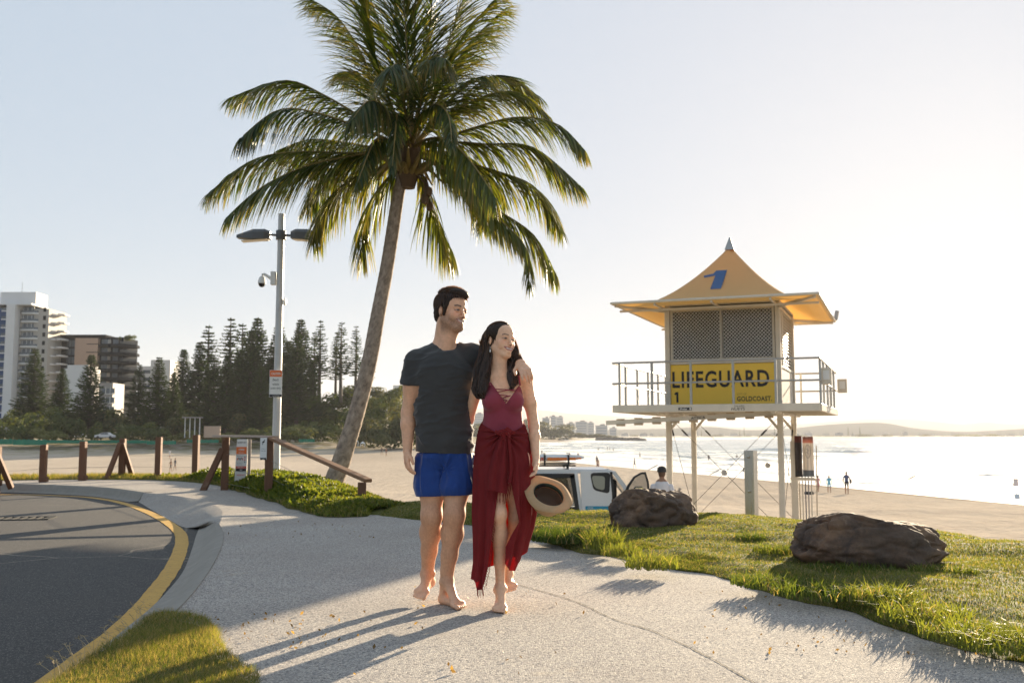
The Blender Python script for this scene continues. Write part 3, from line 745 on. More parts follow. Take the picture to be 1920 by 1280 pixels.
fl = cloth('flag', .25, .95, [M_FW, M_FR, M_FG], FR, (.33, -.06, 1.56), 0)
fd = cloth('flag', .17, .98, [M_FD, M_FDR, M_BLK], FR, (.11, -.08, 1.55), 2)
e_ = [Vector((.06 * math.cos(a), -.035, .60 + .16 * math.sin(a))) for a in np.linspace(0, 2 * math.pi, 19)]
MB().tube(e_, .006, 5, False).build('emblem', M_FG, fl); MB().tube([(-.03, -.035, .66), (.03, -.035, .62), (-.03, -.035, .58), (.02, -.035, .54)], .006, 5).build('emblem', M_FG, fl)
# stainless shower column on the grass edge
p = at(1410, 971, 12.3); p.z = .02
SC = empty('shower_post', (p.x, p.y, p.z - .05), R(-38), 'square brushed steel shower post with round push buttons at the grass edge before the tower', 'shower post')
m = NM('brushed_steel', (.50, .45, .38), .32, 1.0); m.rough(m.maprange(m.noise(m.mapping(m.co(), (60, 60, 1.5)), 1, 3), .3, .7, .22, .45))
m.color(m.mix(m.noise(m.co(), 3, 4), (.42, .38, .33), (.58, .54, .47))); M_BRUSH = m.mat
MB().box((0, 0, .40), (.125, .125, .80), None, .008).build('column', M_BRUSH, SC)
for z in (.30, .72):
    MB().lathe([(.0, 0), (.016, 0), (.016, .012), (.010, .020), (0, .022)], 14, (0, -.063, z), Matrix.Rotation(R(90), 3, 'X')).build('push_button', M_BRUSH, SC, True)
MB().tube([(-.063, 0, .60), (-.10, 0, .57), (-.10, 0, .54)], .008, 8).build('tap', M_STEEL_D, SC, True)
# ================================================================ lamp post, fences, signs
M_GALV = plain('galvanised', (.50, .50, .49), .45, .35, .5, .10, 4)
LY = 19.0
lb = at(516, 905, LY); LZ0 = -1.0
LP = empty('lamp_post', (lb.x, lb.y, LZ0), 0, 'tall pale steel lamp post with twin grey lamp heads, left of the leaning palm', 'street lamp')
top = at(531, 401, LY); hL = top.z - LZ0; dx = (top.x - lb.x) * .18
MB().tube([(0, 0, 0), (dx, 0, hL)], [.085, .062], 16).build('pole', M_GALV, LP, True)
MB().lathe([(.2, 0), (.2, .02), (.12, .04), (0.1, .3)], 16).build('base_flange', M_GALV, LP, True)
hz = at(529, 441, LY).z - LZ0; xo = dx * .9
M_LGREY = plain('lamp_grey', (.10, .105, .11), .5); m = NM('lamp_glass', (.55, .45, .28), .2); M_LG = m.mat
MB().lathe([(.095, -.09), (.10, -.08), (.10, .08), (.095, .09)], 12, (xo, 0, hz)).build('collar', M_LGREY, LP, True)
for s in (-1, 1):
    y_rot = Matrix.Rotation(R(6 * s if s > 0 else -6), 3, 'Y')
    h = MB(); 
    for yy in (-.03, .03): h.bar((xo + s * .08, yy, hz), (xo + s * .22, yy, hz + (-.01 if s > 0 else .01)), .03)
    # wedge head
    prof = [(.20, -.07, .07), (.30, -.085, .11), (.52, -.075, .12), (.84, -.03, .035)]
    V = []; tilt = -.10 * (1 if s > 0 else -1) * 1.0
    for (x, zl, zh) in prof:
        wy = .15 if x > .25 and x < .6 else (.08 if x <= .25 else .09); off = 0
        for (yy, zz) in ((-wy, zl), (wy, zl), (wy, zh * .45), (wy * .6, zh), (-wy * .6, zh), (-wy, zh * .45)): V.append((xo + s * x, yy, hz + zz + off - .05 * (x - .2)))
    F = [[a * 6 + j, a * 6 + (j + 1) % 6, (a + 1) * 6 + (j + 1) % 6, (a + 1) * 6 + j] for a in range(3) for j in range(6)] + [[5, 4, 3, 2, 1, 0], [18, 19, 20, 21, 22, 23]]
    h.add(V, F); H_ = h.build('lamp_head', M_LGREY, LP)
    MB().box((xo + s * .50, 0, hz - .105), (.50, .2, .012), Matrix.Rotation(R(4.5) * s, 3, 'Y')).build('lens', M_LG, H_)
# security camera
cz_ = at(526, 522, LY).z - LZ0; xc = dx * .72
CC = MB().box((xc - .12, -.02, cz_), (.10, .10, .26), None, .01).build('camera_bracket', M_WHITE, LP)
MB().tube([(xc - .14, -.02, cz_ - .02), (xc - .30, -.03, cz_ + .08), (xc - .34, -.03, cz_ + .06)], [.035, .028, .03], 10).build('arm', M_WHITE, CC, True)
MB().lathe([(.03, .06), (.055, .03), (.075, -.03), (.078, -.08), (.07, -.085)], 16, (xc - .34, -.03, cz_ - .02)).build('camera_housing', M_WHITE, CC, True)
MB().lathe([(.068, 0), (.062, -.03), (.045, -.055), (.02, -.068), (.004, -.07)], 16, (xc - .34, -.03, cz_ - .105)).build('dome', plain('dark_dome', (.02, .02, .025), .1), CC, True)
MB().lathe([(0, 0), (.07, 0), (.07, .03), (.02, .05)], 14, (dx * .66 + .09, 0, cz_ - .45), Matrix.Rotation(R(90), 3, 'Y')).build('antenna', M_WHITE, LP, True)
# CAUTION sign on the lamp post
M_ORANGE = plain('sign_orange', (.72, .16, .035), .5, 0, .5, .03)
sc = at(517, 719, LY - .12)
SG = empty('caution_sign', (sc.x, sc.y, sc.z), R(6), 'white sign with orange caution header fixed to the lamp post', 'sign')
sw, sh = .235, .515
MB().box((0, 0, 0), (sw, .006, sh), None, .002).build('plate', M_WHITE, SG)
MB().box((0, -.0045, sh / 2 - .065), (sw - .012, .002, .12)).build('header', M_ORANGE, SG)
MB().box((0, -.0045, -sh / 2 + .03), (sw - .012, .002, .05)).build('footer', M_BLK, SG)
text('lettering', 'CAUTION', .17, .045, M_WHITE, SG, (0, -.0065, sh / 2 - .068), bold=.02)
for k, (s_, w_) in enumerate((('Beach', .11), ('vehicle', .12), ('access ramp', .19))): text('lettering', s_, w_, .045, M_BLK, SG, (0, -.0045, .075 - k * .085), bold=.006)
text('lettering', 'GOLDCOAST', .13, .018, M_WHITE, SG, (.01, -.0065, -sh / 2 + .03), bold=.01)
MB().box((.0, .035, .1), (.16, .05, .02)).build('clamp', M_GALV, SG); MB().box((.0, .035, -.1), (.16, .05, .02)).build('clamp', M_GALV, SG)

m = NM('timber', (.16, .075, .038), .75); co = m.co(); gr = m.noise(m.mapping(co, (14, 14, 1.2)), 2.2, 6, .65, .5)
c = m.mix(gr, (.085, .038, .02), (.20, .095, .048)); c = m.mix(m.maprange(m.noise(co, 5, 4), .62, .7, 0, .5), c, (.26, .19, .13)); m.color(c); m.bump(gr, .5, .006); M_TIMB = m.mat
m = NM('timber_rail', (.26, .13, .06), .6); gr = m.noise(m.mapping(m.co(), (3, 3, 22)), 2.0, 5, .6); m.color(m.mix(gr, (.17, .085, .04), (.30, .16, .08))); M_TRAIL = m.mat
m = NM('rail_grey', (.36, .29, .24), .7); gr = m.noise(m.mapping(m.co(), (2, 14, 22)), 2.0, 5, .6); m.color(m.mix(gr, (.27, .2, .16), (.42, .35, .30))); M_RGREY = m.mat
M_WIRE = plain('wire', (.25, .24, .23), .4, .9)
# wire fence: posts, A-frames
FB_ = [(-60, 906, 829, 24), (-8, 906, 837, 22.0), (80, 899, 833, 21.8), (154, 896, 827, 22), (228, 893, 822, 22), (296, 894, 819, 21.8), (366, 896, 815, 21)]
f0 = gz(80, 899)
WF_ = empty('wire_fence', (f0.x, f0.y, 0), 0, 'brown timber post and wire fence with A-frame struts along the far edge of the path', 'fence')
posts = []
for (u, vb, vt, d) in FB_:
    b = gz(u, vb, .05); t_ = at(u, vt, b.y); posts.append((b, t_.z))
    w = .125
    P = MB().box((b.x - f0.x, b.y - f0.y, t_.z / 2 - .15), (w, w, t_.z + .3), Matrix.Rotation(R(random.uniform(-8, 8)), 3, 'Z'), .012).build('post', M_TIMB, WF_)
    MB().box((b.x - f0.x + w * .55, b.y - f0.y, .06), (.05, .12, .10)).build('block', M_TIMB, P)
dirf = (posts[4][0] - posts[2][0]).normalized(); dirf.z = 0
for idx, sides in ((1, (1,)), (4, (-1, 1))):
    b, zt = posts[idx]; b = b - f0
    for s in sides:
        e = b + dirf * s * .36 + Vector((0, -.05, 0)); MB().bar((e.x, e.y - .04, -.05), (b.x + s * .02, b.y - .09, zt - .10), .095, .095, (0, 1, 0), .01).build('strut', M_TIMB, WF_)
for a, c in zip(posts[:-1], posts[1:]):
    for z in (.28, .52, .76):
        n_ = 8; pts = [(a[0] - f0).lerp(c[0] - f0, t) for t in np.linspace(0, 1, n_)]
        pts = [(p.x, p.y, z - .012 * math.sin(math.pi * k / (n_ - 1))) for k, p in enumerate(pts)]
        MB().tube(pts, .0028, 4).build('wire', M_WIRE, WF_)
# ramp railing
q1 = gz(421, 913, .05); q2 = gz(503, 934, .0); q3 = at(678, 962, 13.6)
RF = empty('ramp_railing', (q2.x, q2.y, 0), 0, 'timber railing whose handrail slopes down past the palm towards the beach', 'railing')
def rel(p): return Vector((p.x - q2.x, p.y - q2.y, p.z))
t1, t2, t3 = at(427, 817, q1.y), at(505, 821, q2.y), at(680, 901, 13.6)
def post(b, zt, zb, w): return MB().box((b.x, b.y, (zt + zb) / 2), (w, w, zt - zb), Matrix.Rotation(R(12), 3, 'Z'), .01).build('post', M_TIMB, RF)
r1, r2, r3 = rel(q1), rel(q2), rel(q3)
post(r1, t1.z - .02, -.3, .125); post(r2, t2.z - .0, -.4, .125); post(r3, t3.z - .02, -1.2, .11)
MB().bar((r1.x - .40, r1.y - .12, -.15), (r1.x - .04, r1.y - .03, t1.z - .22), .10, .10, (0, 1, 0), .01).build('strut', M_TIMB, RF)
MB().bar((r1.x - .16, r1.y, t1.z), (r2.x + .07, r2.y, t2.z + .02), .16, .035, (0, 0, 1), .005).build('handrail', M_RGREY, RF)
MB().bar((r2.x + .03, r2.y, t2.z + .0), (r3.x + .09, r3.y, t3.z), .13, .05, (0, 0, 1), .008).build('handrail', M_TRAIL, RF)
for k, z in enumerate((.62, .36, .12)):
    MB().tube([(r2.x, r2.y, t2.z - .95 + z + .0), (r3.x, r3.y, t3.z - .95 + z)], .003, 4).build('wire', M_WIRE, RF)
    MB().tube([(r1.x, r1.y, z), (r2.x, r2.y, z - .02)], .003, 4).build('wire', M_WIRE, RF)
# ATTENTION board
b = gz(451, 916, .0); tp = at(455, 821, b.y)
AS = empty('attention_sign', (b.x, b.y, 0), R(8), 'tall narrow white notice board with orange attention panel between the railing posts', 'sign')
H_ = tp.z - .02; Wd = .205
V = [(-Wd / 2 - .01, 0, .06), (-Wd / 2 + .03, 0, .0), (Wd / 2 - .05, 0, -.03), (Wd / 2 - .01, 0, .05), (Wd / 2, 0, H_), (-Wd / 2 + .02, 0, H_)]
V2 = [(x, .045, z) for x, _, z in V]; n = 6
ob('board', V + V2, [list(range(n)), list(range(n, 2 * n))[::-1]] + [[(i + 1) % n, i, n + i, n + (i + 1) % n] for i in range(n)], M_WHITE, AS)
MB().box((Wd / 2 + .035, .04, H_ / 2), (.05, .03, H_), None, .004).build('stake', M_RGREY, AS)
def panel(z0, z1, mat, nm='panel', w=Wd - .025, x=0): return MB().box((x, -.003, (z0 + z1) / 2), (w, .004, z1 - z0)).build(nm, mat, AS)
M_RED = plain('sign_red', (.62, .09, .05), .5, 0, .5, .03)
text('lettering', 'RAINBOW BAY', .17, .025, M_BLK, AS, (0.0, -.003, H_ * .935), bold=.01)
panel(H_ * .70, H_ * .845, M_ORANGE); text('lettering', 'ATTENTION', .10, .035, M_WHITE, AS, (0, -.0065, H_ * .79), bold=.03); text('lettering', 'Beach users', .09, .018, M_WHITE, AS, (0, -.0065, H_ * .73), bold=.01)
for k in range(5): MB().box((-.065 + k * .022, -.003, H_ * .60 + .012 * (k % 2)), (.013, .003, .04)).build('pictogram', [M_ORANGE, M_FG, M_BLK, M_FG, M_RED][k], AS)
for k in range(3): MB().box((.062, -.003, H_ * (.63 - .045 * k)), (.022, .003, .022)).build('pictogram', [M_RED, M_RED, M_FG][k], AS)
text('lettering', 'No vehicles', .09, .012, M_FG, AS, (-.03, -.003, H_ * .665)); text('lettering', 'beyond this point', .10, .012, M_FG, AS, (-.03, -.003, H_ * .52)); text('lettering', 'without permit', .09, .012, M_FG, AS, (-.03, -.003, H_ * .49))
panel(H_ * .41, H_ * .455, M_RED); text('lettering', 'EMERGENCY', .12, .02, M_WHITE, AS, (0, -.0065, H_ * .432), bold=.01)
panel(H_ * .355, H_ * .408, M_BLK); text('lettering', '000', .04, .02, M_WHITE, AS, (0, -.0065, H_ * .382), bold=.02)
text('lettering', 'GOLDCOAST', .15, .022, M_RED, AS, (0, -.003, H_ * .28)); MB().box((0, -.003, H_ * .17), (.012, .003, .05)).build('pictogram', M_RED, AS)
# dog sign
c = at(494, 841, q2.y - .1)
DS = empty('dog_sign', tuple(c), R(5), 'small white sign with a black dog symbol hung beside the middle railing post', 'sign')
MB().box((0, 0, 0), (.10, .006, .33), None, .002).build('plate', M_WHITE, DS); MB().box((0, -.0045, -.15), (.088, .003, .03)).build('footer', M_BLK, DS)
d = MB(); d.bar((-.015, -.0045, .09), (.012, -.0045, .115), .022, .003, (0, 1, 0)); d.bar((-.012, -.0045, .06), (-.012, -.0045, .10), .008, .003, (0, 1, 0)); d.bar((.008, -.0045, .115), (.018, -.0045, .14), .008, .003, (0, 1, 0)); d.build('pictogram', M_BLK, DS)
text('lettering', 'Dogs on', .06, .012, M_BLK, DS, (0, -.0045, .0)); text('lettering', 'leash only', .07, .012, M_BLK, DS, (0, -.0045, -.03)); text('lettering', 'GC', .03, .014, M_WHITE, DS, (0, -.0065, -.15))
# ================================================================ coconut palm
m = NM('palm_bark', (.20, .16, .125), .9, spec=.15); co = m.co(); sepz = m.n.new('ShaderNodeSeparateXYZ'); m.link(m.attr('tc', 'Vector'), sepz.inputs[0])
ringn = m.noise(m.mapping(m.attr('tc', 'Vector'), (1.0, 1.0, 4.5)), 2.0, 5, .65, .3); fi = m.noise(m.mapping(m.attr('tc', 'Vector'), (25, 25, 4)), 2, 4)
c = m.mix(m.maprange(ringn, .3, .7), (.12, .085, .065), (.52, .41, .32)); c = m.mix(m.math('MULTIPLY', fi, .4), c, (.36, .31, .26)); m.color(c)
m.bump(m.math('ADD', ringn, m.math('MULTIPLY', fi, .3)), .6, .02); M_BARK = m.mat
m = NM('palm_leaf', (.07, .11, .03), .42, spec=.5); c0 = m.attr('lc', 'Color'); m.color(c0); m.translucent(.42, m.mix(1.0, c0, (1.6, 1.5, .45), 'MULTIPLY')); M_PLEAF = m.mat
M_RACH = plain('palm_rachis', (.24, .17, .05), .5, 0, .5, .15, 9)
M_FIB = plain('palm_fibre', (.14, .085, .045), .9)
PY = 17.0
pb = at(617, 925, PY); CR = at(768, 292, PY - .5)
PALM = empty('palm_tree', (pb.x, pb.y, -.75), 0, 'tall leaning coconut palm with a full crown of arching fronds behind the couple', 'palm tree')
O = Vector((pb.x, pb.y, -.75))
tr_px = [(604, 975), (617, 925), (638, 870), (661, 800), (680, 730), (696, 660), (709, 590), (722, 520), (735, 440), (748, 360), (762, 300), (770, 270)]
tc_ = resample([at(u, v, PY - .5 * i / 11) - O for i, (u, v) in enumerate(tr_px)], 150)
V = []; TCo = []
for i, p in enumerate(tc_):
    h = i / 149; r = np.interp(h, [0, .05, .12, .3, .7, .95, 1], [.225, .19, .168, .138, .112, .102, .14])
    r *= 1 + .028 * (1 - (i * .5 % 1)) ** 2 + .01 * math.sin(i * 1.7)
    for j in range(20):
        a = 2 * math.pi * j / 20; rr = r * (1 + .03 * math.sin(3 * a + i * .13)); V.append((p[0] + rr * math.cos(a), p[1] + rr * math.sin(a), p[2])); TCo.append((math.cos(a), math.sin(a), h * 7))
V = np.array(V); F = np.array([[i * 20 + j, i * 20 + (j + 1) % 20, (i + 1) * 20 + (j + 1) % 20, (i + 1) * 20 + j] for i in range(149) for j in range(20)])
me = mesh('trunk', V, F, M_BARK, True); a = me.attributes.new('tc', 'FLOAT_VECTOR', 'POINT'); a.data.foreach_set('vector', np.array(TCo, np.float32).ravel()); link('trunk', me, PALM)
def frond(pts_px, dt, tone=0.5, dens=150, ll=1.0, hang=.60, spread=.5, fold=1.0):
    """pts_px: rachis outline, dt: metres nearer (-) or farther (+) than the crown at the tip"""
    n = len(pts_px); P = []
    for i, (u, v) in enumerate(pts_px):
        t = i / (n - 1); P.append(at(u, v, CR.y + .0 + dt * t) - O)
    P = resample(P, 60); T = np.gradient(P, axis=0); T /= np.linalg.norm(T, axis=1)[:, None]
    L = np.linalg.norm(np.diff(P, axis=0), axis=1).sum()
    fr = bpy.data.objects.new('frond', None)
    mb = MB(); mb.tube(P[::3], list(np.interp(np.linspace(0, 1, 20), [0, .08, .3, 1], [.055, .034, .022, .005])), 6)
    fr = mb.build('frond', M_RACH, PALM, True)
    Vs = []; Fs = []; C = []
    up = np.array([0, 0, 1.0])
    N = int(dens * L / 3.3); start = .16
    for i in range(N):
        t = start + (1 - start) * (i + random.random() * .6) / N
        k = t * 59; k0 = min(int(k), 58); p = P[k0] * (1 - (k - k0)) + P[k0 + 1] * (k - k0); tg = T[k0]
        side = np.cross(tg, up); sn = np.linalg.norm(side); side = side / sn if sn > .05 else np.array([1, 0, 0.]); 
        steep = abs(tg[2])
        nrm_ = np.cross(side, tg)
        for s in (-1, 1):
            if random.random() < .05: continue
            ln = ll * np.interp(t, [.16, .3, .5, .75, .92, 1], [.55, .95, 1.0, .85, .55, .35]) * random.uniform(.82, 1.12)
            d0 = side * s * (.75 * spread + random.gauss(0, .13)) + tg * (.42 + .75 * t * .5 + random.gauss(0, .08)) - nrm_ * .15 * fold + np.array([0, random.gauss(0, .1), 0])
            d0 /= np.linalg.norm(d0)
            hg = hang * random.uniform(.7, 1.25)
            q = p.copy(); seg = 5; w0 = random.uniform(.010, .019)
            wv = np.cross(d0, up); wn_ = np.linalg.norm(wv); wv = wv / wn_ if wn_ > .05 else side
            wv = wv * random.uniform(.5, 1) + nrm_ * random.uniform(-.7, .7); wv /= np.linalg.norm(wv)
            base = len(Vs); d = d0.copy()
            br = min(1, max(0, tone + .08 + random.gauss(0, .22))); tipwarm = random.random() < .35  # tone puts the yellow of backlit fronds into the leaf colour
            for j in range(seg + 1):
                f = j / seg; w = w0 * np.interp(f, [0, .2, .6, 1], [.5, 1, .75, .05])
                Vs.append(q + wv * w); Vs.append(q - wv * w)
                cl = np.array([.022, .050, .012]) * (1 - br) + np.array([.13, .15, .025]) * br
                if tipwarm: cl = cl * (1 - .7 * f) + np.array([.27, .19, .07]) * .7 * f  # some leaflets turn tan towards the tip
                C += [cl, cl]
                d = d + np.array([0, 0, -1.0]) * hg * .42 * (1 - .3 * steep); d /= np.linalg.norm(d); q = q + d * ln / seg
            for j in range(seg): Fs.append([base + 2 * j, base + 2 * j + 1, base + 2 * j + 3, base + 2 * j + 2])
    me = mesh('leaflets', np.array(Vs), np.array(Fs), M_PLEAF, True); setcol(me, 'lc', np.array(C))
    o = link('leaflets', me, fr); tag(o, kind='stuff')
    return fr
B0 = (768, 282)
# back fronds first
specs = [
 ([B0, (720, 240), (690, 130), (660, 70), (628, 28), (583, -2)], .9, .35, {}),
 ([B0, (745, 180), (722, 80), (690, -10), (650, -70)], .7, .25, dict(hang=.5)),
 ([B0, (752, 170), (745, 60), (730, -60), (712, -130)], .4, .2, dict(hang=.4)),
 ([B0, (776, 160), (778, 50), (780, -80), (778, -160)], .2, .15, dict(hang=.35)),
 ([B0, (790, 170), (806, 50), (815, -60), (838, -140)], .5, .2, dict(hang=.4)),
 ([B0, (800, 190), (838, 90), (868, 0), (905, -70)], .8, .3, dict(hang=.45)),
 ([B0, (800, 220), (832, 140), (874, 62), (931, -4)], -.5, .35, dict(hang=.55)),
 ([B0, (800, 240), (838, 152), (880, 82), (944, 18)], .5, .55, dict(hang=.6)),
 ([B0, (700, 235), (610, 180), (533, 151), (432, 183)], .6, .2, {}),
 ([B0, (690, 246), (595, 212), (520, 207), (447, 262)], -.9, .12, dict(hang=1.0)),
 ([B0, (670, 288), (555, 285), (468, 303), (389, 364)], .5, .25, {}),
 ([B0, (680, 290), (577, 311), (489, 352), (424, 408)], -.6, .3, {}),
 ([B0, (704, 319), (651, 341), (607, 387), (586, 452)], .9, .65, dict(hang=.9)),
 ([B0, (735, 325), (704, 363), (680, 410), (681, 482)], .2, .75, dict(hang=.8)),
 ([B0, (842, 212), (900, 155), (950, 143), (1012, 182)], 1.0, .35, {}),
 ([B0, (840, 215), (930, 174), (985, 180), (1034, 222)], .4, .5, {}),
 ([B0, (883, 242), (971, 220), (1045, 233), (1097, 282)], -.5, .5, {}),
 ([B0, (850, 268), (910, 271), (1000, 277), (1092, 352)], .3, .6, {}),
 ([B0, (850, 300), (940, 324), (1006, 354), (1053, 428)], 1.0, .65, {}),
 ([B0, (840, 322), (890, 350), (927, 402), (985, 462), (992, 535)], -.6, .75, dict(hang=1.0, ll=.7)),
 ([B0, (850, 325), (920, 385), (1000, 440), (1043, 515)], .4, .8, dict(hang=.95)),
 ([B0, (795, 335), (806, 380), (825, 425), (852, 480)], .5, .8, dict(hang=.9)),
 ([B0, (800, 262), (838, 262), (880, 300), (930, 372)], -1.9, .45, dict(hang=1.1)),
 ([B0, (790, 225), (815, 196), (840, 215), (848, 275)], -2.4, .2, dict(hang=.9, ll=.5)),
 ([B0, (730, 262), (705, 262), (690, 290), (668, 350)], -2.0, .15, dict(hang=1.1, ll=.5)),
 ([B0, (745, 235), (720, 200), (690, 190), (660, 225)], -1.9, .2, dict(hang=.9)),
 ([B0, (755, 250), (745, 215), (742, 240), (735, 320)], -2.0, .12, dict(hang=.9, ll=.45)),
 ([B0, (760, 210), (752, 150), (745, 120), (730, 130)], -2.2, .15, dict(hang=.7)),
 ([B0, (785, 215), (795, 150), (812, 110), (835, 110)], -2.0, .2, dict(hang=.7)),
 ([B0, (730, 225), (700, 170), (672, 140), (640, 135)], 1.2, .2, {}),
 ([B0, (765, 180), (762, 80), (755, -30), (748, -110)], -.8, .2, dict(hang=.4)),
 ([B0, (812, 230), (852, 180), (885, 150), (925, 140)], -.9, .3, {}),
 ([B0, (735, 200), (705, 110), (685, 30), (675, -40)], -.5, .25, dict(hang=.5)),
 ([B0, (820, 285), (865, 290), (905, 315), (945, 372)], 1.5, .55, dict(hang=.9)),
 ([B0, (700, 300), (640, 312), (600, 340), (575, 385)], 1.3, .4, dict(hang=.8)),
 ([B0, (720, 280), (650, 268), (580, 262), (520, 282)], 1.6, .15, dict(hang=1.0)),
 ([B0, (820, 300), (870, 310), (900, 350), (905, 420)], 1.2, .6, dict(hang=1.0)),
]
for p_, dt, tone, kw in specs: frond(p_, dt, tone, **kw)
# crown shaft: sheath fibre, leaf bases and the small nuts under them
c0 = at(766, 315, CR.y) - O
mb = MB(); mb.lathe([(.11, -.35), (.17, -.15), (.22, .1), (.2, .35), (.08, .6)], 14, c0); mb.build('crown_shaft', M_FIB, PALM, True)
for k in range(16):
    a = k * 2.4; mb = MB(); p0 = c0 + Vector((.10 * math.cos(a), .10 * math.sin(a), -.12 + .03 * (k % 5)))
    p1 = p0 + Vector((.25 * math.cos(a), .25 * math.sin(a), .10)); p2 = p0 + Vector((.5 * math.cos(a), .5 * math.sin(a), .25 - .4 * (k % 3 == 0)))
    mb.tube([p0, p1, p2], [.06, .04, .012], 7); mb.build('leaf_base', M_RACH, PALM, True)
for k in range(5):
    mb = MB(); p0 = c0 + Vector((.1, -.05, -.1)); e = c0 + Vector((.32 + .05 * math.sin(k * 2), -.12 + .1 * math.cos(k * 3), -.33 - .07 * k))
    mb.tube([p0, (p0 + e) / 2 + Vector((.08, 0, .05)), e], .012, 5); mb.lathe([(0, -.09), (.05, -.06), (.065, 0), (.05, .06), (0, .09)], 10, e + Vector((0, 0, -.06)))
    mb.build('coconut', M_FIB, PALM, True)
# ================================================================ background: trees, buildings, hills, people
m = NM('far_leaf', (.05, .07, .02), .7, spec=.2); c0 = m.attr('lc', 'Color'); m.color(m.mix(m.maprange(m.objrand(), 0, 1, 0, .2), c0, (.09, .09, .025))); m.translucent(.25, m.mix(1.0, c0, (1.6, 1.4, .6), 'MULTIPLY')); M_FLEAF = m.mat
M_FBARK = plain('pine_bark', (.11, .085, .065), .9)
def pine_mesh(seed, full=1.0, H_=30.0):
    r = random.Random(seed); V = []; F = []; C = []
    z = H_ * (.10 if full > .9 else .30); k = 0; Rm = H_ * (.155 if full > .9 else .115)
    while z < H_ * .985:
        f = z / H_; R_ = Rm * ((1 - f) ** .8) * (1.0 if f > .2 else .85) * r.uniform(.82, 1.1) + .25
        nb = 7 if full > .9 else 5; a0 = r.random() * 6.28
        for b in range(nb):
            if r.random() > (.97 if full > .9 else .78): continue
            a = a0 + b * 2 * math.pi / nb + r.uniform(-.15, .15); L = R_ * r.uniform(.75, 1.1)
            dr = Vector((math.cos(a), math.sin(a), 0)); tv = Vector((-dr.y, dr.x, 0)); ns = max(4, int(L * (4.5 if full > .9 else 3.5)))
            for s in range(ns):
                t = (s + .5) / ns; p = dr * (L * t) + Vector((0, 0, z + L * (.30 * t * t - .12 * t)))
                for q in range(3):
                    sd = r.choice((-1, 1)); w = L * .20 * (1 - t * .6) + .25; e = p + tv * sd * w * r.uniform(.4, 1.1) + dr * w * .6 + Vector((0, 0, r.uniform(-.1, .5)))
                    wd = .14 + .12 * r.random(); up = Vector((0, 0, wd)); i = len(V)
                    V += [p - up * .6, p + up * .6, e + up * .4 + dr * .1, e - up * .4]
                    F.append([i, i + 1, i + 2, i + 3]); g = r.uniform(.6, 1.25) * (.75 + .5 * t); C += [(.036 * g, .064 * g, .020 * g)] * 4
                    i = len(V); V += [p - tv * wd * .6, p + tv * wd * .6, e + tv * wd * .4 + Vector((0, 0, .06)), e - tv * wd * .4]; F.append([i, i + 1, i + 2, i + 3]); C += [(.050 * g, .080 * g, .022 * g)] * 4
        z += H_ * (.0235 if full > .9 else .030) * r.uniform(.85, 1.15)
    me = mesh('crown', np.array([tuple(v) for v in V]), np.array(F), M_FLEAF); setcol(me, 'lc', np.array(C))
    tm = MB().tube([(0, 0, -2), (.1, 0, H_ * .5), (0, 0, H_)], [.42, .25, .04], 8)
    t = bpy.data.meshes.new('trunk'); t.from_pydata(tm.v, [], tm.f); t.materials.append(M_FBARK)
    return me, t
PINES = [pine_mesh(1), pine_mesh(2), pine_mesh(3), pine_mesh(4, .6), pine_mesh(5, .6)]
def pine(u, vtop, vbase, Y, kind, label, wide=1.0):
    p = at(u, vbase, Y); t = at(u, vtop, Y); h = t.z - p.z; p.x = t.x
    e = empty('pine_tree', (p.x, p.y, p.z), random.uniform(0, 6.28), label, 'pine tree', 'pines behind the beach')
    e.scale = (h / 30 * wide, h / 30 * wide, h / 30)
    link('trunk', PINES[kind][1], e); tag(link('crown', PINES[kind][0], e), kind='stuff'); return e
